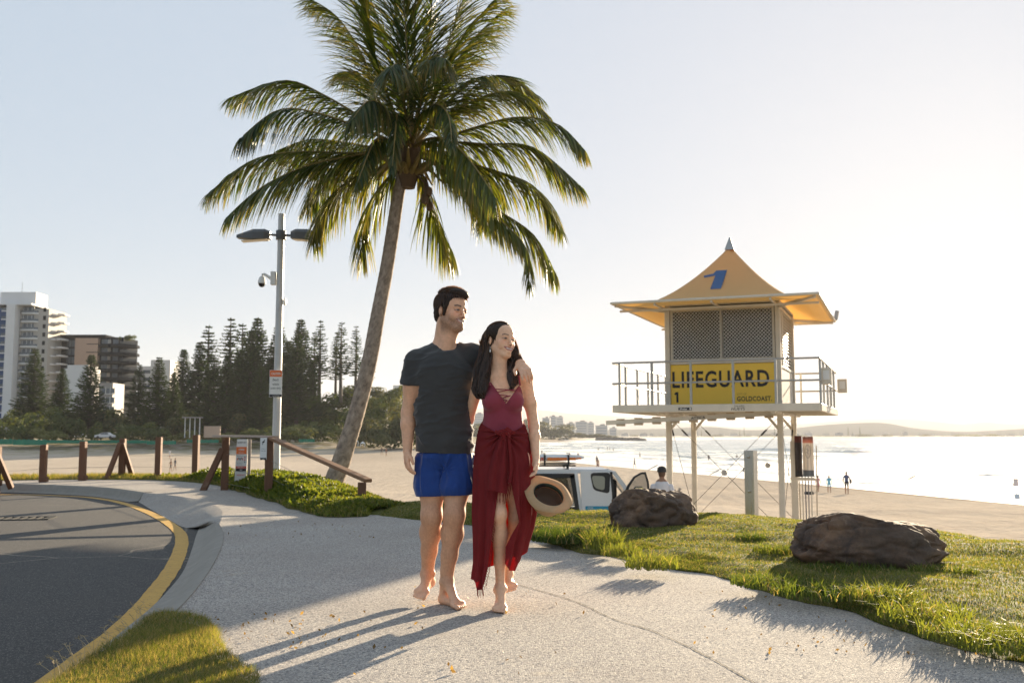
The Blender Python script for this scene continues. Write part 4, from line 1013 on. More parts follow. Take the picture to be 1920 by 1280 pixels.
pines = [
 (66, 652, 800, 285, 0, 'pine in front of the white apartment tower', 1.3), (118, 690, 800, 280, 1, 'short pine between the white tower and the dark building', 1.3), (172, 665, 812, 270, 2, 'broad pine in front of the dark terraced building', 1.35),
 (262, 682, 805, 285, 1, 'slim pine right of the dark terraced building', 1.15), (299, 668, 812, 270, 0, 'pointed pine standing alone left of the dark grove', 1.2), (326, 700, 812, 275, 2, 'low pine at the left foot of the dark grove', 1.2),
 (392, 609, 800, 300, 3, 'open topped pine at the left end of the grove', 1.5), (433, 595, 800, 310, 3, 'tallest thin topped pine left of the lamp post', 1.4), (402, 668, 818, 262, 0, 'sunlit pine standing forward at the left of the grove', 1.35),
 (455, 606, 800, 315, 4, 'thin pine crown just left of the twin topped pine', 1.4), (484, 594, 812, 290, 1, 'dense dark pine left of the lamp post', 1.15), (472, 620, 815, 280, 2, 'dark pine with sunlit top beside the lamp post', 1.2), (425, 670, 815, 270, 2, 'small pine low in the dark grove', 1.2),
 (524, 606, 800, 300, 1, 'dark pine directly behind the lamp post', 1.2), (490, 684, 818, 265, 0, 'short pine below the caution sign', 1.2), (541, 640, 812, 290, 2, 'dark pine right beside the lamp post', 1.1),
 (565, 597, 790, 300, 1, 'tall dense pine right of the lamp post', 1.15), (558, 625, 805, 285, 0, 'olive pine below the tall dense one', 1.1), (601, 600, 750, 300, 3, 'bare legged pine first of the slim group on the hill', 1.25), (590, 622, 755, 305, 4, 'thin pine second in the slim group on the hill', 1.2),
 (641, 603, 745, 300, 4, 'slim pine third in the group on the hill', 1.3), (631, 622, 750, 305, 3, 'slim pine fourth in the group on the hill', 1.2), (668, 610, 745, 300, 3, 'slim pine just left of the palm trunk', 1.25), (690, 640, 748, 310, 4, 'slim pine just right of the palm trunk', 1.1), (345, 655, 805, 300, 2, 'dark pine at the left shoulder of the grove', 1.3), (375, 640, 808, 295, 0, 'dark pine inside the left of the grove', 1.2), (450, 655, 812, 285, 0, 'dark pine deep inside the grove', 1.3), (512, 650, 812, 290, 0, 'dark pine deep behind the lamp post', 1.2), (588, 690, 790, 290, 2, 'dark pine low on the hill foot', 1.2),
]
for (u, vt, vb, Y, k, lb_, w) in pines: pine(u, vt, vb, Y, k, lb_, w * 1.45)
def bush_mesh(seed, n=900, tones=((.03, .052, .014), (.12, .145, .035))):
    r = np.random.default_rng(seed); nc = 13
    cen = r.normal(0, .42, (nc, 3)); cen[:, 2] = np.abs(cen[:, 2]) * .9 + .12; cr = r.uniform(.28, .5, nc)
    V = []; C = []
    for i in range(n):
        k = i % nc; d = r.normal(0, 1, 3); d /= np.linalg.norm(d); d[2] = abs(d[2]) if r.random() < .7 else d[2]
        p = cen[k] + d * cr[k] * r.uniform(.8, 1.08); p[2] = max(p[2], .0)
        t = r.normal(0, 1, 3); t -= d * t.dot(d) * .7; t /= np.linalg.norm(t); b = np.cross(d, t); s = r.uniform(.045, .10)
        V += [p + t * s, p + b * s * .7, p - t * s, p - b * s * .7]
        g = r.uniform(0, 1); g = g * .5 + .5 * (k % 3) / 2; c = np.array(tones[0]) * (1 - g) + np.array(tones[1]) * g; C += [c] * 4
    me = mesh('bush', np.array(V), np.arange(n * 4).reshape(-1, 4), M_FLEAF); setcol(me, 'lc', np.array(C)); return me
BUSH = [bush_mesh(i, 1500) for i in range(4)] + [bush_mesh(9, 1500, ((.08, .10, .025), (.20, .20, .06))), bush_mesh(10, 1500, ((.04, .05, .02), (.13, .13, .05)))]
def bush(u, vb, Y, wpx, hpx, k, label, group='bushes along the back of the beach', nm='bush', catg='bush'):
    p = at(u, vb, Y); w = wpx / FPX * Y / 1.7; h = hpx / FPX * Y / 1.25
    o = link(nm, BUSH[k], None, (p.x, p.y, p.z - .1 * h), (0, 0, random.uniform(0, 6.28))); o.scale = (w, w, h); tag(o, label, catg, group); return o
bl = [
 (0, 826, 262, 40, 42, 1, 'bush cut by the left edge below the apartment tower'), (40, 826, 255, 55, 40, 0, 'round bush above the left end of the green mesh'), (68, 815, 272, 85, 52, 1, 'wide dark bush below the white tower'), (88, 824, 250, 62, 20, 4, 'bright low creeper hedge left of centre of the bushes'),
 (128, 822, 262, 80, 62, 2, 'large dark bush below the short pine'), (178, 824, 255, 34, 32, 3, 'small green bush left of the parked car'), (202, 815, 270, 60, 50, 5, 'olive bush behind the parked car'), (224, 826, 250, 32, 28, 0, 'small round bush right of the parked car'),
 (252, 820, 262, 60, 38, 1, 'dark bush right of the small round one'), (292, 826, 252, 66, 36, 2, 'wide bush below the pointed pine'), (270, 810, 275, 45, 34, 5, 'olive bush tucked behind the dark bush'), (320, 818, 262, 40, 36, 5, 'sunlit olive bush below the low pine'), (345, 826, 252, 36, 18, 4, 'low pale bush beside the white posts'),
 (360, 808, 262, 46, 34, 5, 'spreading tree above the white posts'), (440, 808, 262, 38, 34, 5, 'spreading pale tree right of the white posts'), (415, 828, 250, 60, 20, 4, 'low hedge below the spreading pale tree'), (480, 822, 255, 60, 30, 0, 'pandanus clump left of the lamp post'), (540, 824, 250, 70, 26, 4, 'sunlit pandanus clump right of the lamp post'), (565, 826, 250, 50, 22, 0, 'pandanus clump further right of the lamp post'),
 (578, 815, 300, 90, 60, 1, 'dark tree mass at the foot of the hill'), (620, 800, 300, 90, 60, 3, 'green tree on the slope left of the palm trunk'), (602, 822, 270, 60, 44, 0, 'rounded tree low left of the palm trunk'), (565, 790, 310, 80, 46, 2, 'tree below the tall dense pine'), (640, 765, 310, 80, 36, 3, 'tree on the hill top left of the palm trunk'),
 (690, 832, 262, 70, 52, 5, 'olive tree at the hill foot right of the palm trunk'), (725, 834, 250, 70, 48, 5, 'brown green tree beside the man elbow'), (705, 795, 290, 60, 44, 3, 'bright green tree on the slope right of the palm trunk'), (735, 770, 300, 60, 46, 4, 'sunlit tree at the top right of the hill'), (682, 770, 310, 60, 40, 0, 'tree on the hill top right of the palm trunk'), (758, 830, 255, 60, 70, 5, 'pale tree mass just behind the man arm'), (745, 800, 280, 50, 50, 4, 'lit tree mid slope near the man arm'), (655, 830, 258, 50, 24, 4, 'low yellow green scrub beside the beach tents'), (780, 835, 262, 60, 60, 3, 'tree mass hidden partly by the man'),
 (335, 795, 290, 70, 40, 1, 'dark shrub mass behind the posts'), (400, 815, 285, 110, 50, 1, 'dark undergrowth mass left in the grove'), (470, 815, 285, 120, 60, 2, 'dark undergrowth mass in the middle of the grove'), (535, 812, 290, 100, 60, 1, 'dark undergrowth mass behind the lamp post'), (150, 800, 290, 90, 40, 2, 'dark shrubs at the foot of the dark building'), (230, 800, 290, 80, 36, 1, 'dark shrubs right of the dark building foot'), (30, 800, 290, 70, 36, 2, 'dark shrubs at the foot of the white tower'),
 (670, 745, 315, 60, 24, 5, 'low crown on the ridge right of the slim pines'), (715, 748, 315, 50, 24, 5, 'last low crown at the right end of the ridge'),
]
for (u, vb, Y, w, h, k, lab) in bl: bush(u, vb, Y, w * 1.05, h * 1.1, k, lab)
# ---------------------------------------------------------------- apartment buildings
M_BWHITE = plain('render_white', (.62, .61, .60), .7, 0, .3, .04, .3); M_BBLUE = plain('render_blue', (.03, .07, .16), .9, 0, .1); M_BDARK = plain('render_dark', (.014, .017, .022), .95, 0, .05)
M_BTAN = plain('render_tan', (.40, .28, .21), .7, 0, .3, .06, .3); M_BGREY = plain('render_grey', (.30, .28, .26), .7)
m = NM('window_glass', (.05, .07, .10), .08, 0, .8); m.color(m.mix(m.noise(m.mapping(m.co(), (.6, .6, .4)), 1, 2), (.04, .06, .09), (.16, .18, .19))); M_WG = m.mat; m.b.inputs['Roughness'].default_value = .25; m.b.inputs['Specular IOR Level'].default_value = .4
M_CURT = plain('curtain', (.40, .37, .33), .8)
def bpart(nm, mat, par, c, s, M=None): return MB().box(c, s, M).build(nm, mat, par)
def apartment(u0, u1, vtop, vbase, Y, label, rz=0.0):
    a, b_ = at(u0, vbase, Y), at(u1, vbase, Y); t = at(u0, vtop, Y)
    e = empty('apartment_building', (at((u0 + u1) / 2, vtop, Y).x, Y, a.z), rz, label, 'building'); return e, b_.x - a.x, t.z - a.z
# white tower
e, Wd, Ht = apartment(-40, 106, 572, 815, 350, 'tall white and blue apartment tower with rounded corner balconies at the left edge')
k_ = 350 / FPX; X = lambda u: (u - 33) * k_
body_r = X(62)
bpart('wall', M_BWHITE, e, ((X(-40) + X(0)) / 2, 6, Ht / 2), (X(0) - X(-40), 14, Ht))
fw = X(18) - X(-5)
wall = bpart('blue_wall', M_BBLUE, e, (X(6), 5.9, Ht / 2 - .6), (X(18) - X(-5), 14, Ht - 1.2))
bpart('wall', M_BWHITE, e, ((X(18) + X(34)) / 2, 5.4, Ht / 2), (X(34) - X(18), 15, Ht))
bpart('core', M_CURT, e, ((X(34) + X(88)) / 2, 9, Ht / 2 - .5), (X(88) - X(34), 14, Ht - 1))
bpart('lift_house', M_BWHITE, e, ((X(-10) + X(58)) / 2, 8, Ht + 2.6), (X(58) - X(-10), 9, 5.2)); bpart('parapet', M_BWHITE, e, (X(-10) + 6, 5.5, Ht + .3), (15, 13.2, .6))
MB().tube([(X(27), 5, Ht + 5), (X(27), 5, Ht + 9)], .06, 5).build('antenna', M_STEEL_D, e)
nf = 15; fh = (Ht - 1) / nf
def slab_poly(x0, x1, y0, yb, r=3.2):
    pts = [(x0, yb), (x0, y0)]
    pts += [(x0 + .8, y0 - .9), (x1 - r, y0 - .9)] + [(x1 - r + r * math.sin(t), y0 - .9 + r - r * math.cos(t)) for t in np.linspace(.2, 1.57, 5)] + [(x1, yb)]
    return pts
def prism(name, pts, z0, z1, mat, par):
    n = len(pts); V = [(x, y, z0) for x, y in pts] + [(x, y, z1) for x, y in pts]
    return ob(name, V, [list(range(n))[::-1], list(range(n, 2 * n))] + [[i, (i + 1) % n, n + (i + 1) % n, n + i] for i in range(n)], mat, par)
sl = None
for f in range(nf):
    z = 1 + f * fh
    if sl is None: sl = prism('balcony_slab', slab_poly(X(34), X(74), 2, 8), 0, .55, M_BWHITE, e); sl.location.z = z; s2 = prism('balcony_slab', slab_poly(X(74) + .2, X(92), 4.5, 10, 2.4), 0, .5, M_BWHITE, e); s2.location.z = z; rl_ = prism('balustrade', slab_poly(X(34) + .05, X(74) - .1, 1.95, 7.9), .55, 1.25, M_WG, e); rl_.location.z = z; s3 = prism('balcony_slab', slab_poly(X(92), X(104), 7.5, 12, 2), .3, .8, M_BWHITE, e); s3.location.z = z
    else:
        for q in (sl, s2, rl_, s3): c = q.copy(); COL.objects.link(c); c.location.z = z
    bpart('window', M_WG, e, ((X(38) + X(60)) / 2, 1.98, z + fh * .55), (X(60) - X(38), .1, fh * .62))
    for k in range(3): bpart('window_frame', M_BWHITE, e, (X(40) + k * 1.5, 1.9, z + fh * .55), (.14, .1, fh * .62))
    bpart('window', M_WG, e, (X(12), -1.12, z + fh * .5), (1.9, .1, .8))
    bpart('sill', M_BWHITE, e, (X(12), -1.13, z + fh * .5 - .7), (2.1, .12, .4))
    bpart('window', M_BDARK, e, (X(80), 1.97, z + fh * .55), (1.0, .1, fh * .5))
bpart('podium', M_BGREY, e, (X(0), -4, 2), (X(50) - X(-50), 5, .4)); bpart('podium', M_BWHITE, e, (X(0), -4, 5.5), (X(52) - X(-50), 5.2, .5))
for k in range(5): bpart('column', M_BGREY, e, (X(-10) + k * 3.2, -6.2, 2.6), (.4, .4, 5.5))
# dark terraced building
e, Wd, Ht = apartment(108, 250, 628, 815, 360, 'dark terraced apartment building with tan panel and curved black balconies')
k_ = 360 / FPX; X = lambda u: (u - 179) * k_
bpart('wall', M_BDARK, e, ((X(106) + X(226)) / 2, 10, Ht / 2 - .3), (X(226) - X(106), 14, Ht - .4))
bpart('tan_wall', M_BTAN, e, ((X(139) + X(182)) / 2, 2.2, Ht / 2 + 4), (X(182) - X(139), 2.5, Ht - 10))
for z in (Ht - 3.2, Ht - 6.2): bpart('ledge', M_BDARK, e, (X(172), .92, z), (X(182) - X(160), .1, .25))
bpart('roof_slab', M_BDARK, e, (X(150), 9, Ht), (X(196) - X(106), 15, .6))
for f in range(8):
    z = Ht - 4 - f * 3.05; bpart('window', M_WG, e, (X(129), 2.9, z + 1.2), (X(138) - X(120), .2, 2.4))
    for k in range(3): bpart('window_frame', M_BDARK, e, (X(122) + k * 1.3, 2.78, z + 1.2), (.16, .1, 2.4))
    prism('balcony_slab', [(X(182), 8), (X(182), 1.5), (X(206), -1.2), (X(230), -1.0), (X(243), 1), (X(250), 4), (X(246), 9)], z - .2, z + .75, M_BDARK, e)
    bpart('window', M_WG, e, (X(192), 2.9, z + 1.9), (2.6, .2, 1.6)); bpart('window', M_CURT, e, (X(200), 2.88, z + 1.9), (1.1, .2, 1.4)); bpart('window', M_WG, e, (X(212), 2.9, z + 1.8), (2.0, .2, 1.6))
    if f < 5: prism('glass_balustrade', [(X(228), -1), (X(243), 1), (X(250), 4), (X(249), 4.2), (X(242), 1.2), (X(228), -.8)], z + .75, z + 1.7, M_GLASS, e)
o = link('roof_plant', BUSH[1], e, (X(236), 3, Ht - 1.6)); o.scale = (2.2, 2.2, 2.4)
# low white building with gabled wall, between
e, Wd, Ht = apartment(120, 216, 684, 815, 335, 'low cream apartment block with square windows behind the broad pine')
k_ = 335 / FPX; X = lambda u: (u - 168) * k_
prism('wall', [(X(120), 0), (X(168), 0), (X(168), 9), (X(120), 9)], 0, Ht - 1.2, M_BWHITE, e); bpart('gable', M_BWHITE, e, (X(146), 4, Ht - .6), (7, 8, 1.2))
bpart('wall', M_BGREY, e, (X(198), 6, Ht / 2 - 3), (X(216) - X(190), 10, Ht - 6))
for f in range(5):
    for k in range(3):
        w_ = bpart('window', M_WG, e, (X(194) + k * 1.55, .92, 2.4 + f * 3.1), (1.2, .15, 1.7)); bpart('frame', M_BWHITE, w_, (X(194) + k * 1.55 + .7, .9, 2.4 + f * 3.1), (.16, .2, 2.4)); bpart('sill', M_BWHITE, w_, (X(194) + k * 1.55, .85, 1.3 + f * 3.1), (1.4, .3, .3))
e, Wd, Ht = apartment(264, 322, 675, 815, 400, 'pale stepped apartment building glimpsed between two pines')
k_ = 400 / FPX; X = lambda u: (u - 293) * k_
bpart('wall', M_BWHITE, e, (X(303), 5, Ht / 2), (X(322) - X(285), 12, Ht)); bpart('wall', M_BWHITE, e, (X(275), 6, Ht / 2 - 1.2), (X(288) - X(262), 10, Ht - 2.4)); 
for f in range(6): bpart('window', M_WG, e, (X(276), .9, Ht - 4.6 - f * 3), (3.4, .15, 1.3)); bpart('window', M_WG, e, (X(298), -1.1, Ht - 4.2 - f * 3), (1.6, .15, 1.2))
e, Wd, Ht = apartment(737, 757, 722, 815, 600, 'distant pale tower peeking over the trees beside the man sleeve')
bpart('wall', M_BWHITE, e, (0, 4, Ht / 2), (Wd, 8, Ht))
for f in range(9): bpart('window', M_WG, e, (0, -.1, Ht - 2.5 - f * 3), (Wd * .8, .1, 1.1))
# green mesh fence along the dune
M_GMESH = NM('green_mesh', (.02, .25, .16), .8).translucent(.3).mat
def meshfence(u0, u1, v0, v1, Y, label):
    a, b_ = at(u0, v1, Y), at(u1, v1, Y); h = (v1 - v0) / FPX * Y
    e = empty('mesh_fence', (a.x, Y, a.z), 0, label, 'fence', 'green mesh fences at the dune foot'); W_ = b_.x - a.x
    V = []; n = 24
    for i in range(n): x = W_ * i / (n - 1); V += [(x, .1 * math.sin(i), -.1), (x, .1 * math.sin(i), h * (1 + .08 * math.sin(i * 1.9)))]
    o = ob('mesh_sheet', V, [[2 * i, 2 * i + 2, 2 * i + 3, 2 * i + 1] for i in range(n - 1)], M_GMESH, e); md = o.modifiers.new('s', 'SOLIDIFY'); md.thickness = .03
    for i in range(max(2, int(W_ / 3))): MB().box((i * 3.0 + .2, .12, h / 2), (.06, .06, h + .3)).build('stake', M_STEEL_D, e)
meshfence(-30, 24, 823, 832, 235, 'green mesh fence at the far left foot of the bushes'); meshfence(24, 88, 824, 833, 228, 'brightest green mesh fence second from the left'); meshfence(88, 275, 825, 830, 240, 'long thin green mesh fence below the bushes'); meshfence(275, 330, 826, 832, 236, 'green mesh fence right of the parked car'); meshfence(350, 410, 824, 829, 245, 'green mesh fence below the white posts'); meshfence(560, 590, 823, 828, 245, 'short green mesh fence right of the lamp post')
# small shelters and parked cars at the back of the beach
def minicar(u, v, Y, label, col, L=4.4):
    p = at(u, v, Y); e = empty('parked_car', tuple(p), .1, label, 'car', 'cars parked behind the dune')
    mc = plain('carpaint_%d' % u, col, .3)
    prof = [(-2.2, .35), (-2.15, .85), (-1.3, .95), (-.7, 1.42), (.8, 1.45), (1.5, .95), (2.15, .8), (2.2, .35)]
    V = [(x, y, z) for y in (-.85, .85) for x, z in prof]; n = 8
    ob('body', V, [list(range(n)), list(range(n, 2 * n))[::-1]] + [[(i + 1) % n, i, n + i, n + (i + 1) % n] for i in range(n)], mc, e)
    MB().box((0, 0, 1.18), (1.7, 1.72, .36)).build('window', M_WG, e)
    for x in (-1.4, 1.4):
        for y in (-.8, .8): MB().lathe([(0, -.1), (.33, -.1), (.33, .1), (0, .1)], 12, (x, y, .33), Matrix.Rotation(R(90), 3, 'X')).build('wheel', M_BLK, e)
minicar(197, 822, 236, 'white car parked between bushes at the back of the beach', (.6, .6, .62)); minicar(92, 782, 290, 'silver car parked in shade below the white tower', (.4, .42, .45))
for (u, v, w, lb2) in ((665, 832, 14, 'small white beach tent at the foot of the hill'), (680, 833, 9, 'smaller white beach tent right of the first')):
    p = at(u, v + 2, 235); s = w / FPX * 235; e = empty('beach_tent', tuple(p), .2, lb2, 'tent', 'white beach tents')
    MB().lathe([(s * .7, s * .45), (s * .45, s * .6), (.05, s * .85)], 4, (0, 0, 0), Matrix.Rotation(R(45), 3, 'Z')).build('canopy', M_WHITE, e)
    for a in (-1, 1):
        for b2 in (-1, 1): MB().tube([(a * s * .45, b2 * s * .45, -.3), (a * s * .45, b2 * s * .45, s * .5)], .05, 5).build('leg', M_WHITE, e)
p = at(360, 820, 245); e = empty('shelter', tuple(p), 0, 'row of white posts with a pale flat roof at the back of the beach', 'shelter')
bpart('roof', M_BGREY, e, (0, 0, 4.9), (4.2, 3, .25))
for k in range(4): bpart('post', M_WHITE, e, (-1.8 + k * 1.2, 0, 2.4), (.16, .16, 4.9))
bpart('wall', plain('pale_orange_wall', (.5, .36, .27), .8), e, (4.6, 1, 1.4), (4, .3, 2.8))
MB().tube([tuple(at(714, 752, 330)), tuple(at(714, 713, 330))], .08, 5)
# ---------------------------------------------------------------- far shore: hills, town, breakwater
def ridge(name, prof_px, Y, depth, mat, vbase=824):
    P = resample([(u, v, 0) for u, v in prof_px], 160); V = []
    rows = 7
    for r_ in range(rows):
        f = r_ / (rows - 1)
        for i, (u, v, _) in enumerate(P):
            vv_ = vbase + (v - vbase) * math.sin(f * math.pi / 2) * (1 + .05 * math.sin(i * .9 + r_ * 2))
            q = at(u, vbase, Y); top = at(u, v, Y + depth); z0 = SEA_Z - 1
            z = z0 + (top.z - z0) * math.sin(f * math.pi / 2) * (1 + (.04 * mnoise.noise(Vector((i * .3, r_ * .7, 1))) if r_ < rows - 1 else 0))
            V.append((q.x * (1 + f * depth / Y), Y + f * depth, z))
    for (u, v, _) in P: q = at(u, vbase, Y + depth * 1.5); V.append((q.x, q.y, SEA_Z - 5))
    return tag(ob(name, V, grid_faces(rows + 1, 160), mat, None, True), kind='structure')
m = NM('far_forest', (.05, .065, .03), 1.0, spec=0); m.color(m.mix(m.noise(m.pos(), .02, 6, .7), (.015, .022, .014), (.05, .055, .035))); M_FOR = m.mat
ridge('far_hills', [(300, 790), (760, 770), (900, 765), (1010, 768), (1070, 775), (1150, 779), (1240, 786), (1320, 796), (1400, 800), (1500, 794), (1580, 788), (1640, 785), (1720, 786), (1800, 794), (1850, 791), (1920, 794), (2200, 788), (2700, 796)], 9000, 2500, M_FOR)
ridge('hills', [(1120, 806), (1250, 803), (1330, 800), (1400, 806), (1480, 803), (1540, 797), (1600, 793), (1660, 793), (1720, 803), (1800, 809), (1880, 806), (1950, 803), (2100, 806), (2700, 800)], 4200, 900, M_FOR)
# low far shore strip
m = NM('far_shore_mat', (.3, .26, .2), .95); M_FSH = plain('far_sand', (.42, .36, .28), .95)
V = []; N_ = 100
for i, u in enumerate(np.linspace(990, 2600, N_)):
    a = at(u, 822, 1).normalized() if False else None
    Y0 = 2300; x0 = (u - 960) / FPX * Y0
    V += [(x0, Y0, SEA_Z - .5), (x0, Y0 + 15, SEA_Z + 2.2), (x0 * 1.03, Y0 + 80, SEA_Z + 3.0), (x0 * 1.4, Y0 * 1.4, SEA_Z + 3)]
V = np.array(V).reshape(N_, 4, 3)
tag(ob('far_shore', V.reshape(-1, 3), grid_faces(N_, 4), M_FSH, None, True), kind='structure')
# north point: closer land right of the couple, with trees, then the breakwater
V = []
for i, u in enumerate(np.linspace(700, 1150, 60)):
    Y0 = 1150 + (u - 1000) * .6; x0 = (u - 960) / FPX * Y0; hh = np.interp(u, [700, 1080, 1150], [3.2, 3, .3])
    V += [(x0, Y0, SEA_Z - .5), (x0, Y0 + 20, SEA_Z + hh), (x0 * 1.1, Y0 + 250, SEA_Z + hh)]
tag(ob('sand_spit', np.array(V), grid_faces(60, 3), M_FSH, None, True), kind='structure')
rk = MB(); r_ = random.Random(4)
for k in range(150):
    t = k / 149; u = 1118 + t * 92; Y0 = 1120 - t * 60; x0 = (u - 960) / FPX * Y0
    for q in range(2): s_ = r_.uniform(1.0, 2.0) * (1 - max(0, t - .85) * 4); rk.box((x0, Y0 + r_.uniform(-4, 4), SEA_Z + .2 + q * 1.5 * (1 - .3 * t)), (s_ * 1.6, s_ * 1.8, s_), Matrix.Rotation(r_.random() * 3, 3, (r_.random(), 1, r_.random())))
tag(rk.build('breakwater', plain('breakwater_rock', (.10, .085, .075), .9)), 'long low breakwater of dark rocks reaching into the bay', 'breakwater', None, 'stuff')
for (u, vb, Y, w, h, k, lab) in [(1020, 820, 1180, 60, 34, 5, 'rounded headland tree behind the woman arm'), (1048, 820, 1170, 60, 28, 5, 'second rounded tree behind the woman arm'), (1085, 820, 1200, 60, 10, 5, 'low scrub on the far sand point'), (1120, 820, 1200, 60, 8, 5, 'low scrub near the breakwater root'), (990, 820, 1200, 60, 40, 5, 'headland tree hidden partly by the woman'), (900, 820, 1100, 60, 30, 5, 'far trees seen between the two people')]:
    bush(u, vb, Y, w, h, k, lab, 'trees on the far point', 'tree', 'tree')
M_FARW = plain('far_render', (.42, .41, .40), .9, 0, .1); M_FARG = plain('far_windows', (.22, .25, .28), .8, 0, .1)  # haze put into the colours: greyed walls, paled windows
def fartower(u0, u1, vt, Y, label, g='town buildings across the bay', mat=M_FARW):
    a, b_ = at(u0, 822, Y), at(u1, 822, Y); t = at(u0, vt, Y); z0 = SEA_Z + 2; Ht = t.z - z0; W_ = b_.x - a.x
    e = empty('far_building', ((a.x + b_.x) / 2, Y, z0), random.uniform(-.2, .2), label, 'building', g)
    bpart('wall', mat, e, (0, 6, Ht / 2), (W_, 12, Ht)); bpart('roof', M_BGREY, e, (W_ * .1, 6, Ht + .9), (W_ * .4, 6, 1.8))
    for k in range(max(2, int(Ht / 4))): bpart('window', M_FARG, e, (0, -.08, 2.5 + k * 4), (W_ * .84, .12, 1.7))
r_ = random.Random(12)
def FARPOS(u):
    for lim, ph in ((1180, 'just right of the breakwater tip'), (1250, 'left of the front left tower leg'), (1300, 'between the two left tower legs'), (1345, 'just right of the left tower legs'), (1395, 'midway between the tower legs'), (1455, 'left of the front right tower leg'), (1500, 'behind the flag rack'), (1560, 'just right of the flag rack'), (1620, 'above the walking man'), (1690, 'under the first hill right of the tower'), (1760, 'in the saddle between the hills'), (1840, 'under the last hill on the right'), (1920, 'at the right edge of the photo')):
        if u < lim: return ph
    return 'beyond the right edge of the photo'
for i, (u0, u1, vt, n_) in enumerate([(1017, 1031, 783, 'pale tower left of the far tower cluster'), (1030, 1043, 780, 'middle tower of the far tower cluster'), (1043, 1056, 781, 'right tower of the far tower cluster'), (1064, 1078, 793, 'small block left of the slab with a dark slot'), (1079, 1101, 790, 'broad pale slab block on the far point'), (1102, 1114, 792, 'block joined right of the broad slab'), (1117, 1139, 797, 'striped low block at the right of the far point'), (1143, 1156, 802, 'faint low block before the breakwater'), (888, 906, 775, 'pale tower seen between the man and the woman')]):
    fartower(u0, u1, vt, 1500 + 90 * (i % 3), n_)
for i in range(26):
    u = 1165 + i * 29 + r_.uniform(-8, 8); w = r_.uniform(7, 18); vt = 822 - r_.uniform(4, 13) * (1 if u < 1700 else .6)
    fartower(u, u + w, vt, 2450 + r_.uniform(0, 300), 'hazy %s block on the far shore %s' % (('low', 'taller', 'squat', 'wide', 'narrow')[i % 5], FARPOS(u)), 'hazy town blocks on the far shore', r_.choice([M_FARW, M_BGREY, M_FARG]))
for i in range(40):
    u = 1150 + i * 20 + r_.uniform(-8, 8); bush(u, 822.5, 2380 + r_.uniform(0, 60), r_.uniform(22, 44), r_.uniform(5, 11), 5, 'hazy %s tree clump on the far shoreline %s' % (('round', 'low', 'broad', 'ragged')[i % 4], FARPOS(1150 + i * 20)), 'hazy tree clumps on the far shore', 'tree', 'tree')
for i, u in enumerate([1068, 1315, 1387, 1395, 1452, 1590, 1598, 1612]): 
    p = pine(u, 822 - r_.uniform(14, 24) - (14 if u == 1068 else 0), 822, 2350 if u > 1100 else 1400, 3, '%s hazy pine spire on the far shore %s' % (('first', 'first', 'first', 'second', 'first', 'first', 'second', 'third')[i], FARPOS(u)) if u > 1100 else 'single tall pine beside the far slab block', 1.0); p['group'] = 'pines across the bay'
# ---------------------------------------------------------------- haze
hz_ = MB(); x0, x1, y0, y1, z0, z1 = -9000, 12500, -60, 15500, -7, 300
hz_.box(((x0 + x1) / 2, (y0 + y1) / 2, (z0 + z1) / 2), (x1 - x0, y1 - y0, z1 - z0))
hm = bpy.data.materials.new('haze_mat'); hm.use_nodes = True; ht = hm.node_tree; ht.nodes.remove(ht.nodes['Principled BSDF'])
pv = ht.nodes.new('ShaderNodeVolumePrincipled'); pv.inputs['Color'].default_value = (.66, .68, .74, 1); pv.inputs['Density'].default_value = .00010; pv.inputs['Anisotropy'].default_value = .2
ht.links.new(pv.outputs[0], ht.nodes['Material Output'].inputs['Volume'])
HAZE = tag(hz_.build('haze', hm), kind='stuff')
